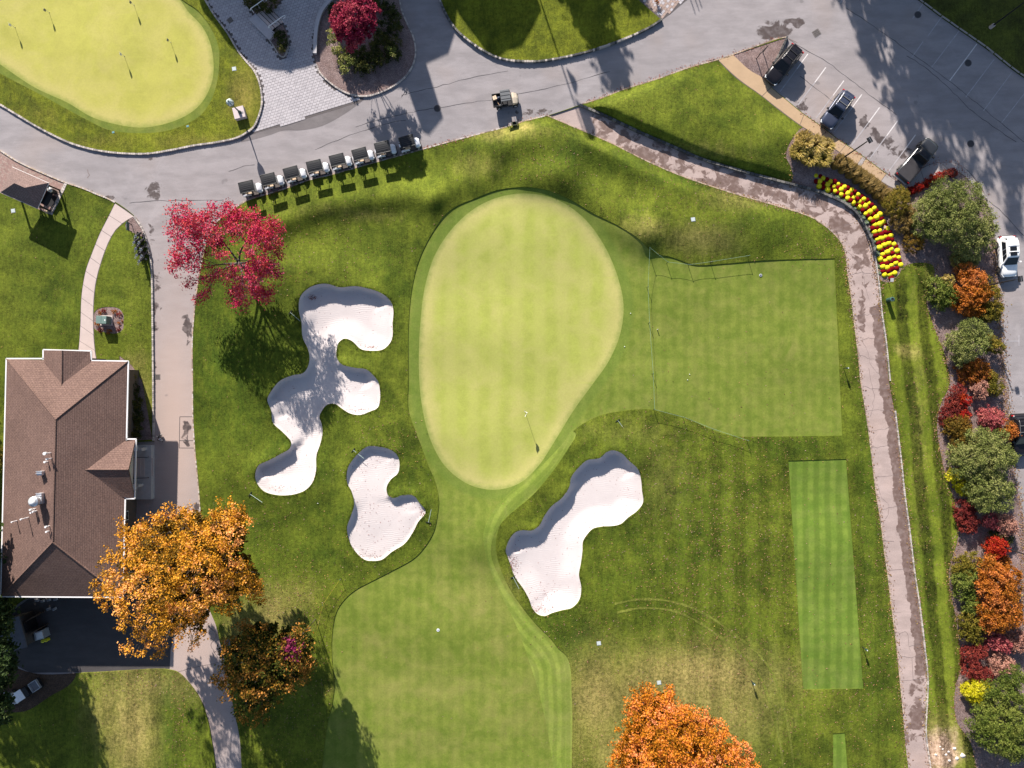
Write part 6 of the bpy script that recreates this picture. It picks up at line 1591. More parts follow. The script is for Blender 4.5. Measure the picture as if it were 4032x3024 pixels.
# golf carts in a row on the kerb
M_ROOFC = M('cart_roof', (.024, .025, .028), .6, 0, .1, 4, .15)
M_RIBC = M('cart_roof_rib', (.050, .050, .054), .6, 0, .1, 4, .15)
M_SEATB = M('cart_seat_vinyl', (.62, .47, .33), .6, 0, .08, 5)
M_FLOOR = M('cart_floor_mat', (.10, .085, .08), .85, 0, .2, 8)
P_CART = paint('cart_white_paint', (.74, .75, .80), .3, 0)
def golf_cart():
    r = thing('golf_cart', '', 'golf cart')
    mb = MB(); mb.loft([[(x, -w, .24), (x, w, .24), (x, w, h), (x, -w, h)] for x, w, h in ((-1.12, .50, .55), (-1.05, .58, .66), (-.2, .60, .66), (-.15, .60, .36), (.55, .60, .36), (.60, .58, .50), (1.10, .50, .46), (1.18, .38, .40))]); mb.obj('chassis', M_TRIMB, r)
    mb = MB(); mb.loft([[(x, -w, z0), (x, -w * .92, z1), (x, -w * .4, z1 + c), (x, w * .4, z1 + c), (x, w * .92, z1), (x, w, z0)] for x, w, z0, z1, c in ((.58, .50, .50, .80, .08), (.72, .56, .45, .80, .07), (.92, .56, .42, .70, .06), (1.06, .48, .42, .56, .05), (1.12, .36, .42, .46, .03))]); mb.obj('cowl', P_CART, r, True)
    for s in (1, -1):
        mb = MB(); mb.loft([[(x, s * .46, z - .16), (x, s * .62, z - .20), (x, s * .62, z), (x, s * .44, z + .03)] for x, z in ((-1.14, .62), (-.95, .78), (-.55, .80), (-.2, .66))]); mb.obj('rear_fender', P_CART, r)
        for x in (.78, -.72):
            mb = MB(); mb.cyl((x, s * .42, .23), (x, s * .60, .23), .23, .23, 16); w = mb.obj('wheel', M_TYRE, r)
            mb = MB(); mb.cyl((x, s * .60, .23), (x, s * .612, .23), .13, .12, 12); mb.obj('rim', M_METAL, w)
        mb = MB(); mb.tube([(.52, s * .50, .78), (.36, s * .50, 1.78)], .022); mb.obj('front_post', M_TRIMB, r)
        mb = MB(); mb.tube([(-.80, s * .50, .78), (-.68, s * .50, 1.78)], .022); mb.obj('rear_post', M_TRIMB, r)
        mb = MB(); mb.box(1.06, s * .34, .55, .10, .16, .08); mb.obj('headlight', M_LAMP, r)
        mb = MB(); mb.box(-.30, s * .27, .76, .48, .50, .12); mb.obj('seat', M_SEATB, r, bevel=.03)
        mb = MB(); mb.box(-.56, s * .27, 1.02, .10, .50, .40); mb.obj('backrest', M_SEATB, r, bevel=.03)
    mb = MB(); mb.box(.22, 0, .375, .68, 1.16, .03); mb.obj('floor_mat', M_FLOOR, r)
    mb = MB(); n_ = 9
    mb.loft([[(x, y, 1.80 + .07 * (1 - (y / .62) ** 2) - d) for y in np.linspace(-.62, .62, n_)] + [(x, y, 1.74) for y in np.linspace(.64, -.64, n_)] for x, d in ((-1.00, .05), (-.88, .0), (.48, .0), (.62, .05))]); mb.obj('roof', M_ROOFC, r, True)
    mb = MB(); mb.tube([(-.98, -.60, 1.80), (-.98, .60, 1.80), (.60, .60, 1.80), (.60, -.60, 1.80), (-.98, -.60, 1.80)], .045); mb.obj('roof_rim', M_TRIMB, r)
    for y in (-.30, -.10, .10, .30):
        mb = MB(); mb.box(-.20, y, 1.80 + .07 * (1 - (y / .62) ** 2) + .008, 1.08, .05, .022); mb.obj('roof_rib', M_RIBC, r)
    mb = MB(); mb.tube([(.50, .27, .80), (.28, .27, .98)], .02)
    mb.obj('steering_column', M_TRIMB, r)
    mb = MB(); c = Vector((.26, .27, 1.0)); mb.tube([c + Vector((.06 * math.sin(t), .17 * math.cos(t), .15 * math.sin(t))) for t in np.linspace(0, 6.283, 13)], .016, 5); mb.obj('steering_wheel', M_TRIMB, r)
    mb = MB(); mb.loft([[(x, -.46, 1.70), (x, .46, 1.70), (x + .16, .48, .82), (x + .16, -.48, .82)] for x in (.37, .38)]); mb.obj('windscreen', M_GLASSC, r)
    mb = MB(); mb.box(-1.0, 0, .62, .36, .90, .14); mb.tube([(-.78, -.4, 1.2), (-1.02, -.4, 1.2), (-1.02, .4, 1.2), (-.78, .4, 1.2)], .02); mb.obj('bag_well', M_BLACK, r)
    mb = MB(); mb.box(-1.12, .10, .86, .16, .34, .10); mb.obj('rear_tray', P_CART, r)
    mb = MB(); mb.box(-.72, -.54, .84, .14, .12, .12); mb.obj('sand_bottle', P_CART, r)
    return r
def clear_mat():
    t = NT('clear_acrylic'); t.b.inputs['Base Color'].default_value = (.9, .95, .95, 1); t.b.inputs['Roughness'].default_value = .05
    tr = t.node('ShaderNodeBsdfTransparent'); tr.inputs['Color'].default_value = (.92, .95, .95, 1); ms = t.node('ShaderNodeMixShader'); ms.inputs[0].default_value = .88
    t.L(t.b.outputs[0], ms.inputs[1]); t.L(tr.outputs[0], ms.inputs[2]); t.L(ms.outputs[0], t.n['Material Output'].inputs['Surface'])
    return t.m
M_GLASSC = clear_mat()
proto = golf_cart()
CARTS = [(1001,752),(1085,723),(1173,697),(1262,672),(1350,648),(1437,625),(1524,600),(1618,577)]
ORD = ['first', 'second', 'third', 'fourth', 'fifth', 'sixth', 'seventh', 'eighth']
for i, (x, y) in enumerate(CARTS):
    c = proto if i == 0 else copy_tree(proto)
    c.location = G(x, y, .0); c.rotation_euler.z = rad(14.0 + (i % 3 - 1) * 1.2 + (2 if i == 7 else 0))
    c['label'] = f'white golf cart with black roof, {ORD[i]} from the left of the kerbside row'
    if i in (0, 7): c['label'] = f'white golf cart with black roof at the {"left" if i == 0 else "right"} end of the kerbside row'
    c['group'] = 'golf carts in a row on the kerb'

# utility cart on the road and its load
uc = G(1994, 403, 0); ua = rad(9)
util = thing('utility_cart', 'beige utility cart with grey roof and loaded black bed on the road', 'utility cart', uc, ua)
mb = MB(); mb.box(0, 0, .42, 2.5, 1.24, .24); mb.obj('chassis', M_TRIMB, util, bevel=.04)
mb = MB(); mb.loft([[(x, -w, .46), (x, -w * .95, z), (x, 0, z + .06), (x, w * .95, z), (x, w, .46)] for x, w, z in ((.62, .62, .98), (.85, .64, .94), (1.15, .58, .80), (1.30, .42, .64))]); mb.obj('bonnet', P_BEIGE, util)
mb = MB(); mb.box(-.12, 0, 1.92, 1.06, 1.26, .08); mb.obj('roof', M('cart_canopy', (.12, .125, .135), .6, 0, .15, 3), util, bevel=.03)
for y in (-.4, 0, .4): mb = MB(); mb.box(-.12, y, 1.97, 1.0, .04, .02); mb.obj('roof_rib', M_TRIMB, util)
for s in (1, -1):
    for x0, x1 in ((.62, .38), (-.62, -.58)):
        mb = MB(); mb.tube([(x0, s * .58, .6), (x1, s * .58, 1.9)], .03); mb.obj('roof_post', M_TRIMB, util)
    for x in (.92, -.95):
        mb = MB(); mb.cyl((x, s * .50, .28), (x, s * .74, .28), .28, .28, 16); w = mb.obj('wheel', M_TYRE, util)
        mb = MB(); mb.cyl((x, s * .74, .28), (x, s * .752, .28), .15, .14, 12); mb.obj('rim', M_METAL, w)
    mb = MB(); mb.box(-.22, s * .3, .78, .5, .52, .14); mb.obj('seat', M_BLACK, util, bevel=.03)
mb = MB(); mb.box(1.30, 0, .50, .12, 1.1, .16); mb.obj('bumper', M_TRIMB, util)
mb = MB(); mb.box(-1.05, 0, .78, .98, 1.40, .05); mb.obj('bed_floor', M_BLACK, util)
for cx, cy, sx_, sy_ in ((-1.05, .68, .98, .06), (-1.05, -.68, .98, .06), (-1.53, 0, .06, 1.40), (-.58, 0, .06, 1.40)):
    mb = MB(); mb.box(cx, cy, .95, sx_, sy_, .32); mb.obj('bed_side', M_GREY if cx > -1 else M_BLACK, util)
def load(name, label, cat, dx, dy, z, fn):
    o = thing(name, label, cat, uc + Vector((dx * math.cos(ua) - dy * math.sin(ua), dx * math.sin(ua) + dy * math.cos(ua), z)), ua + .25); fn(o); return o
_card = M('cardboard', (.52, .34, .20), .85, 0, .1, 5)
def _box(o):
    mb = MB(); mb.box(0, 0, .13, .36, .44, .26); mb.obj('carton', _card, o)
    for s in (-1, 1): mb = MB(); mb.box(s * .12, 0, .275, .2, .44, .02, 0); mb.obj('flap', M('cardboard_pale', (.68, .52, .38), .85), o)
load('cardboard_box', 'open tan cardboard box in the bed of the utility cart', 'box', -1.28, .28, .81, _box)
def _bag(o):
    mb = MB(); mb.loft([[(x, r * math.cos(t), .14 + .8 * r * math.sin(t)) for t in np.linspace(0, 6.28, 9)[:-1]] for x, r in ((-.22, .06), (-.16, .15), (0, .17), (.16, .15), (.22, .06))]); mb.obj('bag_body', M('navy_cloth', (.03, .04, .07), .8), o, True)
    mb = MB(); mb.tube([(-.1, -.05, .27), (-.05, 0, .36), (.05, 0, .36), (.1, .05, .27)], .015); mb.obj('bag_handle', M_GREY, o)
load('tool_bag', 'dark tool bag beside the cardboard box in the utility cart', 'bag', -.86, .22, .81, _bag)
def _tools(o):
    mb = MB(); mb.tube([(-.1, .5, .06), (.0, -.5, .12)], .025); mb.obj('tool_handle', _card, o)
    mb = MB(); mb.box(.01, -.5, .1, .24, .16, .05); mb.obj('tool_head', M_METAL, o)
load('rake_tool', 'wooden handled tool lying along the utility cart bed', 'tool', -.98, -.15, .81, _tools)
# little open box on the kerb by the utility cart
wb = G(2026, 492, .1)
box_ = thing('divot_box', 'small dark green open box with tan rim on the kerb grass', 'box', wb, rad(8))
mb = MB()
for cx, cy, sx_, sy_ in ((0, .17, .50, .04), (0, -.17, .50, .04), (.23, 0, .04, .38), (-.23, 0, .04, .38)): mb.box(cx, cy, .24, sx_, sy_, .5)
mb.obj('box_side', M('box_green', (.04, .05, .03), .8), box_); box_.children[-1]['kind'] = 'stuff'
mb = MB(); mb.box(0, 0, .03, .46, .36, .05); mb.obj('box_floor', M_BLACK, box_)
for cx, cy, sx_, sy_ in ((0, -.19, .6, .10), (.26, .02, .12, .34), (-.26, .02, .12, .34)):
    mb = MB(); mb.box(cx, cy, .51, sx_, sy_, .05); mb.obj('rim_board', M('tan_board', (.45, .36, .17), .8), box_)
mb = MB(); mb.tube([(.2, .1, .5), (.05, .55, .75)], .035); mb.obj('scoop_handle', M_WHITE, box_)

# white roofed cart in the yard
yc = P(135, 2702, 0); ya = rad(33)
yard = thing('work_cart', 'white roofed work cart with open grey bed in the shaded yard', 'utility cart', (yc.x, yc.y, .1), ya)
mb = MB(); mb.box(0, 0, .40, 2.6, 1.1, .22); mb.obj('chassis', M_TRIMB, yard)
mb = MB(); mb.box(-.55, 0, 1.75, 1.15, 1.15, .06); mb.obj('roof', M('cart_white_roof', (.80, .80, .82), .5), yard, bevel=.02)
for s in (1, -1):
    for x in (-1.05, -.05): mb = MB(); mb.tube([(x, s * .5, .5), (x, s * .5, 1.74)], .025); mb.obj('roof_post', M_TRIMB, yard)
    for x in (-.95, .85):
        mb = MB(); mb.cyl((x, s * .45, .25), (x, s * .62, .25), .25, .25, 14); mb.obj('wheel', M_TYRE, yard)
mb = MB(); mb.box(-.45, 0, .72, .5, 1.0, .14); mb.obj('seat', M_BLACK, yard)
mb = MB(); mb.box(.85, 0, .72, .95, 1.05, .05); mb.obj('bed_floor', M_GREY, yard)
for cx, cy, sx_, sy_ in ((.85, .52, 1.0, .06), (.85, -.52, 1.0, .06), (.36, 0, .06, 1.1), (1.33, 0, .06, 1.1)):
    mb = MB(); mb.box(cx, cy, .86, sx_, sy_, .28); mb.obj('bed_side', M_METAL, yard)
mb = MB(); mb.box(-1.2, 0, .62, .35, 1.0, .4); mb.obj('bonnet', M_WHITE, yard, bevel=.05)
# ------------------------------------------------------------------ flower bed
def mum_mesh(name, mat, r, seed, n=150):
    rs = np.random.default_rng(seed)
    d = rs.normal(size=(n, 3)); d[:, 2] = np.abs(d[:, 2]); d /= np.linalg.norm(d, axis=1)[:, None]
    c = d * np.array([r, r, r * .8]) * rs.uniform(.9, 1.06, (n, 1))
    a = np.cross(d, rs.normal(size=(n, 3))); a /= np.linalg.norm(a, axis=1)[:, None]; b = np.cross(d, a)
    s = .045 * rs.uniform(.8, 1.4, (n, 1))
    V = np.stack([c - a * s, c - b * s, c + a * s, c + b * s], 1).reshape(-1, 3); F = np.arange(n * 4).reshape(n, 4)
    return np_mesh(name, V, F, mat, dict(tint=('FACE', rs.uniform(0, 1, n))))
M_YMUM = M_leaf('yellow_petal', [(.68, .58, .003), (.84, .74, .004), (.88, .80, .01)], .2)
M_RMUM = M_leaf('dark_red_petal', [(.14, .004, .008), (.26, .007, .012), (.36, .015, .018)], .2)
_under = M('mum_leaf', (.04, .06, .015), .8)
_dome = MB(); _dome.lathe([(.02, 0), (.17, .03), (.235, .10), (.21, .17), (.12, .22), (.03, .24)], (0, 0, 0), 12)
DOME = {c: _dome.mesh('petal_core', m, True) for c, m in (('yellow', M('yellow_core', (.62, .54, .005), .8)), ('dark red', M('red_core', (.14, .005, .008), .95, 0, .12, 6, .02)))}
BLOOM = {c: [mum_mesh('blooms', m, .25, 50 + k) for k in range(4)] for c, m in (('yellow', M_YMUM), ('dark red', M_RMUM))}
_lf = MB(); _lf.lathe([(.06, -.12), (.24, .0), (.27, .05), (.1, .06)], (0, 0, 0), 9); LEAFM = _lf.mesh('leaves', _under)
MUMS = {('yellow', 'outer'): [(155,105),(268,150),(375,188),(475,222),(570,265),(665,315),(757,375),(843,438),(917,505),(990,577),(1068,668),(1125,765),(1175,862),(1225,970),(1265,1080),(1305,1175),(1335,1280),(1365,1385)],
        ('yellow', 'second'): [(212,197),(320,240),(418,270),(517,315),(612,362),(698,420),(775,475),(853,545),(922,615),(1010,712),(1068,803),(1063,900),(1150,975),(1195,1065),(1232,1155),(1265,1260),(1297,1355),(1275,1490)],
        ('yellow', 'third'): [(208,265),(322,303),(430,330),(515,377),(610,430),(697,495),(780,562),(862,645),(933,733),(997,810),(990,915),(1098,1000),(1137,1100),(1170,1195),(1205,1290),(1232,1390),(1210,1515)],
        ('yellow', 'inner'): [(1030,1015),(1068,1128),(1105,1225),(1078,1295),(1140,1315),(1105,1410),(1175,1415),(1140,1515)],
        ('dark red', 'outer'): [(215,120),(322,160),(425,198),(522,243),(615,287),(710,340),(805,402),(885,465),(955,530),(1025,612),(1095,715),(1150,800),(1205,915),(1240,1020),(1295,1120),(1325,1222),(1345,1330),(1310,1425)],
        ('dark red', 'second'): [(165,185),(270,215),(370,250),(475,285),(575,330),(668,385),(745,445),(830,505),(895,575),(965,650),(1045,745),(1035,855),(1140,915),(1180,1020),(1210,1120),(1245,1210),(1275,1310),(1250,1435)],
        ('dark red', 'third'): [(260,278),(375,318),(465,355),(560,400),(655,460),(750,525),(830,595),(900,680),(975,760),(965,858),(1085,945),(1120,1048),(1155,1140),(1190,1240),(1225,1335),(1195,1460)],
        ('dark red', 'inner'): [(1000,965),(1055,1070),(1095,1170),(1130,1265),(1095,1360),(1165,1360),(1120,1465),(1225,1560)]}
NTH = ['first', 'second', 'third', 'fourth', 'fifth', 'sixth', 'seventh', 'eighth', 'ninth', 'tenth', 'eleventh', 'twelfth', 'thirteenth', 'fourteenth', 'fifteenth', 'sixteenth', 'seventeenth', 'eighteenth']
for (c, row), lst in MUMS.items():
    for k, (x, y) in enumerate(lst):
        px, py = 3170 + x / 3.607, 660 + y / 3.607
        q = P(px + random.uniform(-2, 2), py + random.uniform(-2, 2), .30); q.z = .10
        o = thing('chrysanthemum', f'{c} chrysanthemum mound, {NTH[k]} of its colour from the top of the {row} row', 'flower', q, random.uniform(0, 6), f'{c} chrysanthemums in the flower bed')
        s = random.uniform(1.0, 1.36) * (1.06 if c == 'yellow' else 1.0); o.scale = (s * random.uniform(.9, 1.1), s, s * random.uniform(.8, 1.1))
        link('petal_core', DOME[c], o); link('blooms', BLOOM[c][k % 4], o); link('leaves', LEAFM, o)
# kale along the path edge
_kale = M('kale_leaf', (.14, .19, .12), .7, 0, .3, 12)
_km = MB()
for ring, (r, z, n) in enumerate(((.19, .06, 8), (.13, .12, 7), (.07, .17, 5))):
    for k in range(n):
        a = 2 * math.pi * k / n + ring * .4; ca, sa = math.cos(a), math.sin(a); w = r * .55
        _km.add([(ca * r * .2, sa * r * .2, z - .05), (ca * r - sa * w, sa * r + ca * w, z), (ca * r * 1.25, sa * r * 1.25, z - .02), (ca * r + sa * w, sa * r - ca * w, z)], [(0, 3, 2, 1), (1, 2, 3, 0)][:1])
KALE = _km.mesh('kale_leaves', _kale)
_kc = MB(); _kc.lathe([(.02, 0), (.07, .02), (.06, .12), (.02, .16)], (0, 0, 0), 8); KCORE = _kc.mesh('kale_heart', M('kale_heart', (.32, .36, .20), .7))
for k, (x, y) in enumerate(((3247,752),(3272,763),(3297,776),(3322,790),(3345,803),(3365,820),(3382,838),(3398,857),(3412,876),(3424,903),(3434,926),(3442,950),(3450,974),(3454,998),(3455,1022),(3462,1048),(3465,1075))):
    q = P(x, y, .15); q.z = .1
    o = thing('ornamental_kale', f'{NTH[k]} grey green ornamental kale from the top along the path edging', 'plant', q, random.uniform(0, 6), 'ornamental kale along the flower bed')
    s = random.uniform(.9, 1.3); o.scale = (s, s, s)
    link('kale_leaves', KALE, o); link('kale_heart', KCORE, o)
def board(name, label, px, py, w, d, h, mat, rz=0, tilt=0, off=.1, post=True):
    q = G(px, py, off); o = thing(name, label, 'sign', q, rz)
    mb = MB(); mb.box(0, 0, h, w, d, .03, M=None); b = mb.obj('sign_board', mat, o); b.rotation_euler.x = tilt
    if post: mb = MB(); mb.cyl((0, 0, -.1), (0, 0, h - .02), .025, .025, 6); mb.obj('sign_post', M_DARKM, o)
    return o
board('plant_sign', 'white marker board among the upper flower mounds', 3449, 851, .34, .14, .35, M_WHITE, rad(40))
board('plant_sign', 'tan marker board among the middle flower mounds', 3478, 896, .30, .22, .35, M('tan_marker', (.5, .36, .28), .8), rad(75))
board('path_sign', 'grey sign board on a post at the lower end of the flower bed', 3493, 1100, .36, .40, 1.0, M('sign_grey', (.55, .53, .52), .6), rad(4), rad(12))
board('bed_label', 'small white plant label beside the yellow shrub', 3748, 1838, .12, .30, .3, M_WHITE)
q = G(3495, 1182, .12)
tb = thing('litter_bin', 'dark green cylindrical litter bin on the grass below the flower bed', 'litter bin', q)
mb = MB(); mb.lathe([(.20, 0), (.23, .05), (.23, .95)], (0, 0, 0), 18); mb.obj('bin_body', M('bin_green', (.03, .075, .06), .5), tb)
mb = MB()
for i in range(18):
    a0, a1 = i * .349, (i + 1) * .349
    mb.add([(.25 * math.cos(a0), .25 * math.sin(a0), .98), (.25 * math.cos(a1), .25 * math.sin(a1), .98), (.16 * math.cos(a1), .16 * math.sin(a1), 1.0), (.16 * math.cos(a0), .16 * math.sin(a0), 1.0)], [(0, 1, 2, 3)])
mb.obj('bin_rim', M('bin_rim', (.06, .13, .12), .4), tb)
mb = MB(); mb.cyl((0, 0, .955), (0, 0, .96), .17, .17, 16); mb.obj('bin_mouth', M_BLACK, tb)

# ------------------------------------------------------------------ lamps and poles
def street_lamp(label, bx, by, hgt, hd_rz, arm=0.0, off=.1):
    g = G(bx, by, off); o = thing('lamp_post', label, 'lamp post', g, hd_rz)
    mb = MB(); mb.cyl((0, 0, -.1), (0, 0, .55), .22, .19, 12); mb.obj('base', MAT_CONC, o)
    mb = MB(); mb.cyl((0, 0, .5), (0, 0, hgt), .085, .06, 8); mb.obj('pole', M_DARKM, o)
    mb = MB(); mb.box(.32 + arm, 0, hgt + .02, .42, .62, .16); mb.obj('lamp_head', M_DARKM, o, bevel=.02)
    mb = MB(); mb.box(.32 + arm, 0, hgt - .07, .34, .5, .02); mb.obj('lens', M_LAMP, o)
    if arm: mb = MB(); mb.cyl((0, 0, hgt - .05), (.2 + arm, 0, hgt), .04, .04, 6); mb.obj('arm', M_DARKM, o)
    mb = MB(); mb.box(.32 + arm, 0, hgt + .115, .03, .6, .02); mb.obj('head_seam', M_GREY, o)
    return o
street_lamp('black lamp post leaning over the car park walk beside the straw grass', 3312, 627, 5.6, rad(30))
street_lamp('grey lamp post among the shrubs reaching over the white car shadow', 3852, 1131, 5.6, rad(8), .25)
street_lamp('dark lamp post at the right edge below the scarlet shrub', 3925, 2146, 5.6, rad(-15))
street_lamp('dark lamp post in the shaded woodland at the top right', 3900, 108, 5.6, rad(32))
# globe lamp on a concrete pedestal
g = G(952, 450, .12)
lp = thing('pedestal_lamp', 'green glass lantern lamp standing on a pale concrete pedestal', 'lamp post', (g.x, g.y, .13), 0)
c0 = P(941, 443, .6); dx, dy = c0.x - g.x, c0.y - g.y
mb = MB(); mb.box(dx, dy, .22, 1.25, 1.28, .62, rad(14)); mb.obj('pedestal', M('pedestal_concrete', (.55, .47, .47), .8, 0, .05, 2, .2, .1), lp, bevel=.02)
mb = MB(); mb.box(dx + .42, dy - .02, .535, .18, .22, .01, rad(14)); mb.obj('plate', M_GREY, lp)
_lgr = M('lamp_green', (.05, .09, .085), .5)
mb = MB(); mb.lathe([(.20, .53), (.17, .7), (.09, .95), (.07, 1.5), (.055, 2.5), (.12, 2.55), (.10, 2.62)], (0, 0, 0), 12); mb.obj('post', _lgr, lp, True)
mb = MB(); mb.lathe([(.16, 2.62), (.34, 2.85), (.38, 3.1)], (0, 0, 0), 14); mb.obj('lantern_base', _lgr, lp)
for k in range(7):
    a0, a1 = k * .8976, (k + 1) * .8976 - .16; m2 = MB()
    m2.loft([[(r * math.cos(a0), r * math.sin(a0), z), (r * math.cos(a1), r * math.sin(a1), z)] for r, z in ((.385, 3.1), (.36, 3.4), (.24, 3.58), (.08, 3.66))], cap=False, close=False)
    m2.obj('lantern_pane', M('lantern_glass', (.62, .70, .67), .25, 0, .1, 5), lp)
mb = MB(); mb.lathe([(.34, 3.1), (.33, 3.36), (.2, 3.52), (.06, 3.66), (.03, 3.8)], (0, 0, 0), 14); mb.obj('lantern_core', _lgr, lp)
# flagpoles and posts beyond the top edge
def flagpole(label, tipx, tipy, h, flags=(), r=.07):
    bx, by = shadow_base(tipx, tipy, h); g = P(bx, by); o = thing('flagpole', label, 'flagpole', (g.x, g.y, 0), 0, 'poles beyond the top edge')
    mb = MB(); mb.cyl((0, 0, 0), (0, 0, h), r * 1.6, r, 8); mb.obj('pole', M_WHITE, o)
    for z0, z1, w, dx in flags:
        mb = MB(); n_ = 7
        mb.loft([[(dx + .10 + w * t * f, .10 * math.sin(6 * t + z), z) for t in np.linspace(0, 1, n_)] + [(dx + .10 + w * t * f, .10 * math.sin(6 * t + z) + .03, z) for t in np.linspace(1, 0, n_)] for z, f in ((z1, .35), (z1 + (z0 - z1) * .4, 1.0), (z1 + (z0 - z1) * .7, .9), (z0, .12))])
        mb.obj('flag', M('flag_cloth', (.35, .06, .07), .8), o)
    return o
flagpole('tall white flagpole whose long shadow crosses the island lawn', 2330, 612, 16, ((12.9, 15.8, 1.2, .1), (11.2, 12.6, .7, .3)))
for i, (x, y) in enumerate(((2738,56),(2753,44),(2764,32))):
    flagpole(['left', 'middle', 'right'][i] + ' one of three thin poles shading the road at the top', x, y, 8, (), .05)

# ------------------------------------------------------------------ course furniture
def pin(label, px, py, h, group, flag=True, fw=.45, mat=M_WHITE):
    g = G(px, py, .05); o = thing('flagstick', label, 'golf flag', g, rad(-70), group)
    mb = MB(); mb.cyl((0, 0, -.05), (0, 0, h), .018, .014, 6); mb.obj('stick', M_WHITE, o)
    mb = MB(); mb.cyl((0, 0, .0), (0, 0, .008), .054, .054, 12); mb.obj('cup', M_BLACK, o)
    if flag:
        mb = MB(); mb.loft([[(.015 + fw * t, .32 * fw * math.sin(5 * t) * f, z) for t in (0, .35, .7, 1)] + [(.015 + fw * t, .32 * fw * math.sin(5 * t) * f + .012, z) for t in (1, .7, .35, 0)] for z, f in ((h - .02, 1), (h - .2, 1.4), (h - .40, .8))])
        mb.obj('flag', mat, o)
    return o
pin('white flag and pole in the main putting green', 2066, 1618, 2.2, None, True, .5)
for i, (x, y) in enumerate(((59,108),(194,50),(528,20),(673,167),(490,222))):
    pin(['leftmost', 'second from left', 'uppermost', 'rightmost', 'lowest'][i] + ' little flag on the practice green', x, y, 1.05, 'practice green flags', True, .24, M_GREY if i in (1, 2, 3) else M_WHITE)
_rope = M('rope_green', (.22, .33, .24), .8, 0, .2, 8); _ropey = M('rope_yellow', (.42, .33, .03), .8, 0, .2, 8)
_stakeP = {}
def stake(label, px, py, h=.75, group='rope stakes'):
    g = G(px, py, .08); o = thing('rope_stake', label, 'stake', g, 0, group)
    mb = MB(); mb.cyl((0, 0, -.1), (0, 0, h), .03, .026, 6); mb.obj('stake_rod', M_DARKM, o)
    mb = MB(); mb.lathe([(.045, h - .03), (.045, h + .03)], (0, 0, 0), 8); mb.obj('stake_cap', M('stake_cap', (.05, .10, .08), .6), o)
    return g + Vector((0, 0, h - .02))
SA = [(2554,980),(2547,1132),(2553,1272),(2567,1472),(2573,1612),(2688,1642),(2803,1688),(2939,1733)]
SB = [(2625,1036),(2710,1046),(2797,1034),(2943,1010)]
SD = [(1344,2276),(1277,2374),(1237,2546)]
na = ['at the top junction of the rope fence', 'below the top junction beside the green', 'in the middle of the upright rope by the green', 'low on the upright rope by the green', 'at the lower bend of the rope', 'first after the lower bend', 'second after the lower bend', 'at the lower rope end']
nb = ['first right of the top junction', 'in the hollow of the upper rope', 'third right of the top junction', 'at the upper rope end near the tee']
nd = ['at the top of the yellow rope', 'in the middle of the yellow rope', 'at the foot of the yellow rope by the tree']
TA = [stake('dark rope stake ' + n, *p) for n, p in zip(na, SA)]; TB = [stake('dark rope stake ' + n, *p) for n, p in zip(nb, SB)]; TD = [stake('dark rope stake ' + n, *p) for n, p in zip(nd, SD)]
def rope(label, tops, mat):
    g = tops[0].copy(); mb = MB(); pts = []
    for a, b in zip(tops[:-1], tops[1:]):
        for k in range(8): t = k / 8; p = a.lerp(b, t); p.z -= .05 * 4 * t * (1 - t); pts.append(p - g)
    pts.append(tops[-1] - g); mb.tube(pts, .013, 5)
    o = mb.obj('rope', mat); o.location = g; return tagp(o, label, 'rope')
rope('pale green rope running down beside the green to the tee slope', TA, _rope)
rope('pale green rope curving along the hollow above the approach', [TA[0]] + TB, _rope)
rope('yellow rope beside the fairway edge near the mixed tree', TD, _ropey)
def rake(label, hx, hy, ex_, ey_, off=.13):
    a, b = G(hx, hy, off), G(ex_, ey_, off); d = b - a; o = thing('bunker_rake', label, 'rake', a, math.atan2(d.y, d.x), 'bunker rakes')
    L0 = max(1.5, d.xy.length)
    mb = MB(); mb.cyl((0, 0, .06), (L0, 0, .03), .022, .022, 6); mb.obj('handle', M('rake_handle', (.42, .52, .47), .6), o)
    mb = MB(); mb.box(0, 0, .05, .06, .62, .05); mb.obj('rake_head', M_BLACK, o)
    for k in range(7): mb = MB(); mb.box(.03, -.27 + .09 * k, .0, .03, .02, .1); mb.obj('tine', M_BLACK, o)
rake('rake below the left tip of the large bunker', 985, 1945, 1034, 1977); rake('rake on the slope above the right hand bunker', 2432, 1655, 2464, 1697)
rake('rake beside the right lobe of the small middle bunker', 1687, 2057, 1695, 2020); rake('rake above the top of the small middle bunker', 1391, 1772, 1430, 1800)
rake('rake in the tree shade left of the large bunker', 1143, 1230, 1172, 1255); rake('rake at the lower left rim of the right hand bunker', 2020, 2271, 2040, 2310)
def plate(name, label, cat, px, py, w, d, mat, rz=0.0, off=.12, h=.03, group=None, inner=None):
    o = thing(name, label, cat, G(px, py, off), rz, group)
    mb = MB(); mb.box(0, 0, h / 2 - .02, w, d, h + .04); mb.obj('lid', mat, o, bevel=.008)
    mb = MB(); mb.box(0, 0, h / 2 - .025, w + .07, d + .07, h + .02); mb.obj('frame', inner or M_GREY, o)
    return o
VB = M('valve_box_lid', (.44, .50, .50), .6, 0, .1, 5)
for x, y, lb in ((922,271,'beside the practice green near the plaza shade'),(52,830,'on the lawn below the brick pad'),(1160,2478,'just above the mixed autumn tree'),(2358,2533,'below the right hand bunker'),(2595,2688,'above the orange maple at the bottom'),(2729,864,'on the slope above the approach')):
    plate('valve_box', 'pale square valve box lid ' + lb, 'valve box', x, y, .42, .40, VB, rad(8), .125, .03, 'valve box lids')
for x, y, lb in ((446,521,'left'),(739,497,'right')):
    plate('valve_cover', f'small teal lid at the practice green collar, {lb} of the two', 'valve box', x, y, .22, .16, M('teal_lid', (.10, .30, .30), .6), .3, .125, .03, 'teal lids')
o = thing('yardage_disc', 'white round yardage disc set in the lower fairway', 'marker', G(1725, 2481, .05), 0)
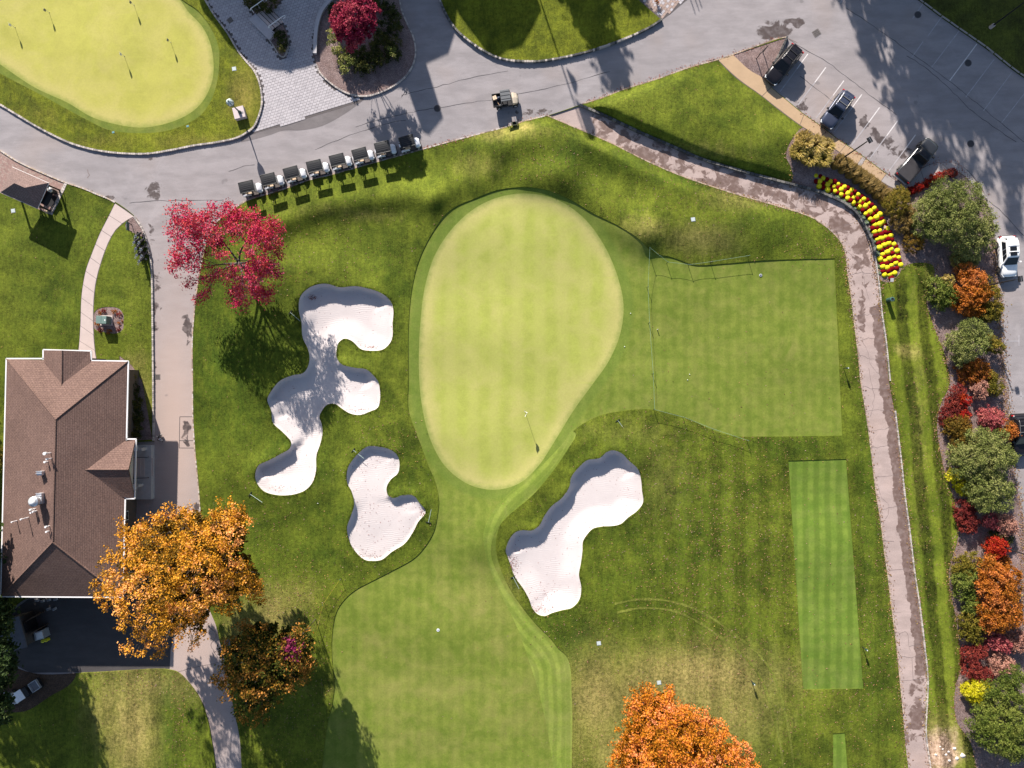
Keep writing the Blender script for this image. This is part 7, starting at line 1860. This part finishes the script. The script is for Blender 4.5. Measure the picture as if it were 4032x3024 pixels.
mb = MB(); mb.lathe([(.17, -.03), (.17, .02), (.12, .025)], (0, 0, 0), 18); mb.obj('disc', M('disc_white', (.62, .66, .72), .6), o)
mb = MB(); mb.lathe([(.08, .0), (.08, .032)], (0, 0, 0), 12); mb.obj('disc_centre', M_GREY, o)
o = thing('sprinkler', 'round grey sprinkler head near the upper edge of the tee', 'sprinkler', G(2995, 1084, .06), 0)
mb = MB(); mb.lathe([(.17, -.03), (.17, .03), (.13, .04)], (0, 0, 0), 16); mb.obj('ring', M_METAL, o)
mb = MB(); mb.lathe([(.07, .0), (.07, .06)], (0, 0, 0), 10); mb.obj('nozzle', M_BLACK, o)
for x, y, lb in ((3322,1450,'beside the right edge of the square tee'),(3396,2547,'beside the right edge of the striped tee'),(2958,2680,'on the rough near the tyre track')):
    o = thing('ball_washer', 'small dark green ball washer post ' + lb, 'ball washer', G(x, y, .12), 0, 'ball washers')
    mb = MB(); mb.cyl((0, 0, -.1), (0, 0, .7), .04, .04, 8); mb.obj('post', M_DARKM, o)
    mb = MB(); mb.box(0, 0, .85, .22, .16, .34); mb.obj('washer_body', M('washer_green', (.02, .05, .045), .5), o, bevel=.02)
    mb = MB(); mb.cyl((0, 0, 1.0), (0, 0, 1.12), .03, .05, 8); mb.obj('plunger', M_WHITE, o)
o = thing('tee_marker', 'white tee marker peg right of the rope by the approach', 'marker', G(2588, 1298, .06), 0)
mb = MB(); mb.cyl((0, 0, -.05), (0, 0, .30), .05, .045, 8); mb.obj('peg', M_WHITE, o)
mb = MB(); mb.lathe([(.06, .30), (.03, .33)], (0, 0, 0), 8); mb.obj('peg_top', M_GREY, o)
M_BALL = M('golf_ball', (.82, .82, .80), .35)
for x, y, lb in ((2715,1474,'upper of two balls on the square tee'),(2707,1496,'lower of two balls on the square tee'),(2483,1234,'ball at the collar right of the green'),(1252,1982,'ball on the rough below the large bunker'),(2459,1365,'ball just right of the putting green')):
    mb = MB(); mb.lathe([(.004, 0), (.035, .012), (.05, .05), (.035, .088), (.004, .1)], (0, 0, 0), 10)
    ob = mb.obj('golf_ball', M_BALL, None, True); ob.location = G(x, y, .055 if x != 1252 else .125); tagp(ob, 'white golf ball, ' + lb, 'golf ball', 'golf balls')

# manholes, grates
def grate(label, px, py, w, d, rz, bars, off=.0, kind='drain'):
    o = thing('drain_grate', label, 'drain', G(px, py, off), rz, 'drains and covers')
    mb = MB()
    for cx, cy, a, b in ((0, d / 2, w, .06), (0, -d / 2, w, .06), (w / 2, 0, .06, d + .06), (-w / 2, 0, .06, d + .06)): mb.box(cx, cy, .006, a, b, .03)
    mb.obj('frame', M('cast_iron', (.14, .125, .12), .6, .3), o); o.children[-1]['kind'] = 'stuff'
    mb = MB(); mb.box(0, 0, -.002, w, d, .016); mb.obj('pit', M_BLACK, o)
    for k in range(bars): mb = MB(); mb.box(-w / 2 + (k + .5) * w / bars, 0, .008, w / bars * .45, d, .02); mb.obj('bar', M('cast_iron_bar', (.22, .19, .18), .6, .3), o)
grate('storm drain grate in the road beside the large puddle', 3215, 130, .75, .65, rad(32), 6)
grate('drain grate in the gutter of the drive by the house', 621, 1484, .5, .5, 0, 5)
grate('drain grate in the grass beside the cracked drive', 895, 2530, .55, .60, rad(10), 5, .13)
grate('square dark drain in the shaded paving by the practice green', 906, 80, .55, .5, rad(38), 7, .04)
for x, y, lb in ((1722,427,'in the chimney shadow on the road'),(3614,58,'in the shaded car park near the woodland'),(3812,248,'in the tree shade of the car park'),(3822,566,'where the car park meets the right hand road')):
    o = thing('manhole_cover', 'dark round manhole cover ' + lb, 'manhole', G(x, y, 0), 0, 'manhole covers')
    mb = MB(); mb.lathe([(.40, -.01), (.40, .012), (.36, .014)], (0, 0, 0), 24); mb.obj('ring', M('cast_iron_ring', (.09, .08, .085), .6, .3), o)
    mb = MB(); mb.lathe([(.33, -.01), (.33, .018), (.05, .02)], (0, 0, 0), 24); mb.obj('cover', M('cast_iron_dark', (.05, .045, .05), .6, .3), o)

# frame sign in the mulch corner of the car park
_fa, _fb = G(2978, 232, .09), G(3004, 206, .09)
o = thing('frame_sign', 'black two post frame sign in the mulch corner beside the black estate car', 'sign', _fa, math.atan2((_fb - _fa).y, (_fb - _fa).x))
_fl = (_fb - _fa).xy.length
for xx in (0, _fl): mb = MB(); mb.cyl((xx, 0, -.1), (xx, 0, 1.35), .05, .05, 8); mb.obj('post', M_DARKM, o)
mb = MB(); mb.box(_fl / 2, 0, 1.12, _fl, .06, .34); mb.obj('sign_board', M_BLACK, o)
# transformer box
o = thing('transformer_box', 'green transformer cabinet in a round mulch bed beside the footpath', 'cabinet', G(421, 1262, .09), rad(-2))
mb = MB(); mb.box(0, 0, .05, 1.35, 1.15, .12); mb.obj('pad', MAT_CONC, o)
_tg = M('cabinet_green', (.11, .165, .15), .5, 0, .06, 2)
mb = MB(); mb.box(0, 0, .58, 1.15, .85, .95); mb.obj('cabinet', _tg, o, bevel=.03)
for s in (-1, 1): mb = MB(); mb.box(s * .29, -.02, 1.075, .56, .84, .04); mb.obj('lid', M('cabinet_green_lid', (.14, .21, .19), .5, 0, .06, 2), o, bevel=.01)
mb = MB(); mb.box(.42, -.05, 1.10, .10, .16, .01); mb.obj('label_plate', M_WHITE, o)
mb = MB(); mb.box(.30, -.435, .6, .03, .02, .7); mb.obj('door_seam', M_BLACK, o)
for i, (x, y) in enumerate(((392,1232),(408,1222),(448,1225),(470,1240),(476,1270),(465,1295),(430,1305),(395,1298),(382,1275))):
    shrub('bed_plant', f'{NTH[i]} small brown perennial round the transformer cabinet, clockwise from upper left', [(x, y, 10, .35)], L_DRED if i % 2 else L_RUST, 600 + i, .35, .05, 14, .12, group='perennials round the cabinet', cat='plant')

# sign and golf trolleys at the bend of the drive
o = thing('bed_sign', 'low green sign board on two posts in the small mulch bed', 'sign', G(520, 898, .09), rad(90))
mb = MB(); mb.box(0, 0, .85, .95, .05, .55); mb.obj('sign_board', M('sign_green', (.04, .09, .08), .5), o)
for s in (-.4, .4): mb = MB(); mb.box(s, .05, .5, .07, .06, 1.2); mb.obj('post', M_DARKM, o)
def trolley(label, px, py, rz, bagc, group='golf trolleys'):
    o = thing('golf_trolley', label, 'golf trolley', G(px, py, .12), rz, group)
    for s in (-1, 1):
        mb = MB(); mb.tube([(s * .34, -.04 + 0, .17)] + [], .01) if False else mb.cyl((s * .30, 0, .17), (s * .36, 0, .17), .17, .17, 14); mb.obj('wheel', M_TYRE, o)
        mb = MB(); mb.cyl((s * .36, 0, .17), (s * .366, 0, .17), .09, .09, 10); mb.obj('hub', M_METAL, o)
    mb = MB(); mb.tube([(-.3, 0, .17), (.3, 0, .17)], .018); mb.tube([(0, 0, .17), (0, .35, .55), (0, .75, 1.05), (0, .85, 1.05)], .02); mb.tube([(0, 0, .17), (0, -.4, .14)], .02); mb.obj('frame', M_METAL, o)
    mb = MB(); mb.tube([(-.16, .86, 1.05), (.16, .86, 1.05)], .025); mb.obj('grip', M_BLACK, o)
    if bagc:
        mb = MB(); mb.cyl((0, -.12, .14), (0, .42, .92), .125, .135, 12); mb.obj('bag', bagc, o)
        mb = MB(); mb.cyl((0, .42, .92), (0, .44, .95), .14, .14, 12); mb.obj('bag_collar', M_METAL, o)
        for k, (a, b) in enumerate(((-.05, 0), (.04, .04), (.05, -.05), (-.03, .06))): mb = MB(); mb.cyl((a, .43 + b, .92), (a * 1.3, .58 + b, 1.12), .014, .03, 6); mb.obj('club', M_METAL if k % 2 else M_BLACK, o)
    return o
for i, (x, y) in enumerate(((556,922),(567,947),(573,973),(579,999),(548,946),(553,970),(560,996),(568,1020))):
    lb = f'{NTH[i]} black golf trolley from the top in the kerbside column' if i < 4 else f'{NTH[i - 4]} black golf trolley from the top in the grass side column'
    trolley(lb, x, y, rad(165 + 6 * (i % 3)), M_BLACK)
trolley('lone golf trolley left on the drive beside the house', 632, 1722, rad(250), M_BLACK, None)

# ------------------------------------------------------------------ pale stones at the bottom of the path, fallen leaves
for i, (x, y, r) in enumerate(((3758,2947,.22),(3735,2960,.14),(3790,2974,.30),(3768,2986,.22),(3725,2972,.16),(3712,2950,.12),(3738,2995,.18),(3685,2972,.16),(3702,2940,.10))):
    mb = MB(); n_ = 7; mb.loft([[(r * f * (1 + .25 * math.sin(3 * k + i)) * math.cos(6.283 * k / n_), r * f * .8 * (1 + .25 * math.cos(2 * k + i)) * math.sin(6.283 * k / n_), r * z) for k in range(n_)] for f, z in ((1, -.2), (1, .1), (.7, .32), (.25, .4))])
    ob = mb.obj('stone', M('chalk_stone', (.62, .56, .53), .85, 0, .1, 6), None, True); ob.location = G(x, y, .12)
    tagp(ob, f'{NTH[i]} pale stone of the loose scatter on the dirt beside the lower path', 'stone', 'pale stones on the dirt')

def scatter(n, fn, seed):
    rs = np.random.default_rng(seed); out = []
    while len(out) < n:
        q = np.stack([rs.uniform(0, 4032, 4000), rs.uniform(0, 3024, 4000)], 1)
        w = fn(q); out += list(q[rs.uniform(0, 1, len(q)) < w])
    return np.array(out[:n])
ROUGHPG = [i for i, r in enumerate(REG)]
def region_of(q):
    r = np.full(len(q), -1)
    for i in range(len(REG) - 1, -1, -1): r[inside(OUT[i], q)] = i
    return r
def leaves(name, pts, mat, size, seed, zoff=None):
    rs = np.random.default_rng(seed); n = len(pts)
    rg = region_of(pts); off = np.array([OFF[REG[i][0]] if i >= 0 else OFF['rough'] for i in rg])
    z = ground_z(pts) + off + .025
    k = S * (H - z) / H; c = np.stack([(pts[:, 0] - 2016) * k, (1512 - pts[:, 1]) * k, z], 1)
    nr = rs.normal(0, .35, (n, 3)); nr[:, 2] = 1; nr /= np.linalg.norm(nr, axis=1)[:, None]
    a = np.cross(nr, rs.normal(size=(n, 3))); a /= np.linalg.norm(a, axis=1)[:, None]; b = np.cross(nr, a)
    s = size * rs.uniform(.55, 1.35, (n, 1))
    V = np.stack([c - a * s, c - b * s * .7, c + a * s, c + b * s * .7], 1).reshape(-1, 3)
    o = link(name, np_mesh(name, V, np.arange(n * 4).reshape(n, 4), mat, dict(tint=('FACE', rs.uniform(0, 1, n)))))
    o['kind'] = 'stuff'; return o
L_FALL = M_leaf('fallen_leaf', [(.12, .062, .035), (.20, .11, .06), (.28, .15, .10), (.32, .22, .05), (.30, .20, .16)], .1)
L_FALLR = M_leaf('fallen_red_leaf', [(.16, .045, .035), (.27, .08, .06), (.33, .16, .12)], .1)
def w_grass(q):
    b = blobs([(2850,2150,420,650,1),(3300,2500,330,500,.8),(1080,1000,190,140,.5),(3250,1000,160,110,.8),(2300,2500,330,160,.45),(560,2680,230,70,1.2),(720,2800,60,300,.9),(1180,2350,170,160,.9),(1330,1000,230,120,.35),(1550,1760,140,160,.6),
               (3640,2000,120,1000,.4),(2150,650,140,80,.7),(2700,780,330,110,.4),(1050,2100,160,260,.35),(1480,2190,200,120,.3),(3660,2840,70,120,.9),(1180,2750,200,250,.6),(2500,2950,500,150,.4)], q)
    rg = region_of(q); ok = np.isin(rg, [-1] + [i for i, r in enumerate(REG) if r[0] in ('fairway', 'tee', 'cut')]); lite = np.isin(rg, [i for i, r in enumerate(REG) if r[0] in ('fairway', 'tee', 'cut')])
    return np.where(ok, (.03 + b) * np.where(lite, .13, 1), 0) * .9
leaves('fallen_leaves', scatter(11500, w_grass, 3), L_FALL, .060, 5)
def along_edges(lines, n, spread, keep, seed):
    rs = np.random.default_rng(seed); A, B = np.concatenate([l[:-1] for l in lines]), np.concatenate([l[1:] for l in lines])
    ln = np.linalg.norm(B - A, axis=1); k = rs.choice(len(A), n * 4, p=ln / ln.sum())
    q = A[k] + (B - A)[k] * rs.uniform(0, 1, (n * 4, 1)) + rs.normal(0, spread, (n * 4, 2))
    q = q[(q[:, 0] > 0) & (q[:, 0] < 4032) & (q[:, 1] > 0) & (q[:, 1] < 3024)]
    return q[rs.uniform(0, 1, len(q)) < keep(q)][:n]
_edges = [cr(e, False, 10) for e in (PATH_S, PATH_N[15:])] + [OUT[[i for i, r in enumerate(REG) if r[1] is MULCH_E][0]]]
leaves('edge_leaves', along_edges(_edges, 5600, 9, lambda q: blobs([(3700,1900,120,1100,1.0),(3740,2300,140,600,1.0),(3560,2300,260,900,.9),(3400,1100,160,400,.9),(3000,800,300,160,.6),(3450,600,160,140,.2)], q) + .08, 8), L_FALL, .07, 9)
leaves('kerb_leaves', along_edges([cr([(3938,1200),(3950,1400),(3963,1550),(3975,1700),(4000,1900),(4022,2000),(4030,2200),(4034,2500)], False, 10), cr([(3921,950),(3928,1100),(3936,1200)], False, 10)], 2000, 11, lambda q: q[:, 0] * 0 + 1, 18), L_FALL, .075, 19)
_re = [cr(e, False, 8) for e in ([(2156,452),(2080,470),(1972,503)], [(2300,405),(2452,350),(2723,260),(2890,212),(3060,150)], [(3159,443),(3299,546),(3420,630),(3541,714)], [(3653,648),(3756,640),(3821,704)], [(1000,775),(1100,748)], [(1660,586),(1860,532)])]
leaves('gutter_leaves', along_edges(_re, 800, 6, lambda q: q[:, 0] * 0 + 1, 28), L_FALLR, .065, 29)
_rs = np.random.default_rng(38); _q = []
for x, y, rx, ry, n in ((1230,1172,14,9,90),(1470,1366,50,8,60),(2020,2230,20,45,160),(2130,2400,50,16,120),(1664,2020,10,20,60),(1450,2190,45,14,60),(1430,1618,50,10,60),(1090,1925,50,16,50),(2150,2330,50,50,60)):
    _q.append(np.stack([_rs.normal(x, rx * .6, n), _rs.normal(y, ry * .6, n)], 1))
for pg in BUN: _q.append(_rs.uniform(pg.min(0), pg.max(0), (330, 2)))
_q = np.concatenate(_q); leaves('bunker_leaves', _q[np.isin(region_of(_q), [0, 1, 2])], L_FALLR, .045, 39)

# ragged longer grass on the bunker lips and the edge of the rough
L_RIM = M_leaf('rim_grass_blade', [(.060, .085, .008), (.105, .130, .012), (.15, .165, .02)], .25)
def rim_grass(name, lines, n, spread, seed, ok_regions, size):
    rs = np.random.default_rng(seed); q = along_edges(lines, n, spread, lambda q: q[:, 0] * 0 + 1, seed)
    q = q[np.isin(region_of(q), ok_regions)]; m = len(q)
    z = ground_z(q) + OFF['rough']; k = S * (H - z) / H; c = np.stack([(q[:, 0] - 2016) * k, (1512 - q[:, 1]) * k, z], 1)
    a = rs.uniform(0, 6.283, m); t = np.stack([np.cos(a), np.sin(a), np.zeros(m)], 1); l = rs.normal(0, .5, (m, 3)); l[:, 2] = 1
    s = size * rs.uniform(.6, 1.4, (m, 1))
    V = np.stack([c - t * s * .45, c + t * s * .45, c + t * s * .15 + l * s, c - t * s * .15 + l * s], 1).reshape(-1, 3)
    o = link(name, np_mesh(name, V, np.arange(m * 4).reshape(m, 4), L_RIM, dict(tint=('FACE', rs.uniform(0, 1, m))))); o['kind'] = 'stuff'
rim_grass('rim_grass', [np.concatenate([b, b[:1]]) for b in BUN], 6000, 4.0, 71, [-1], .075)
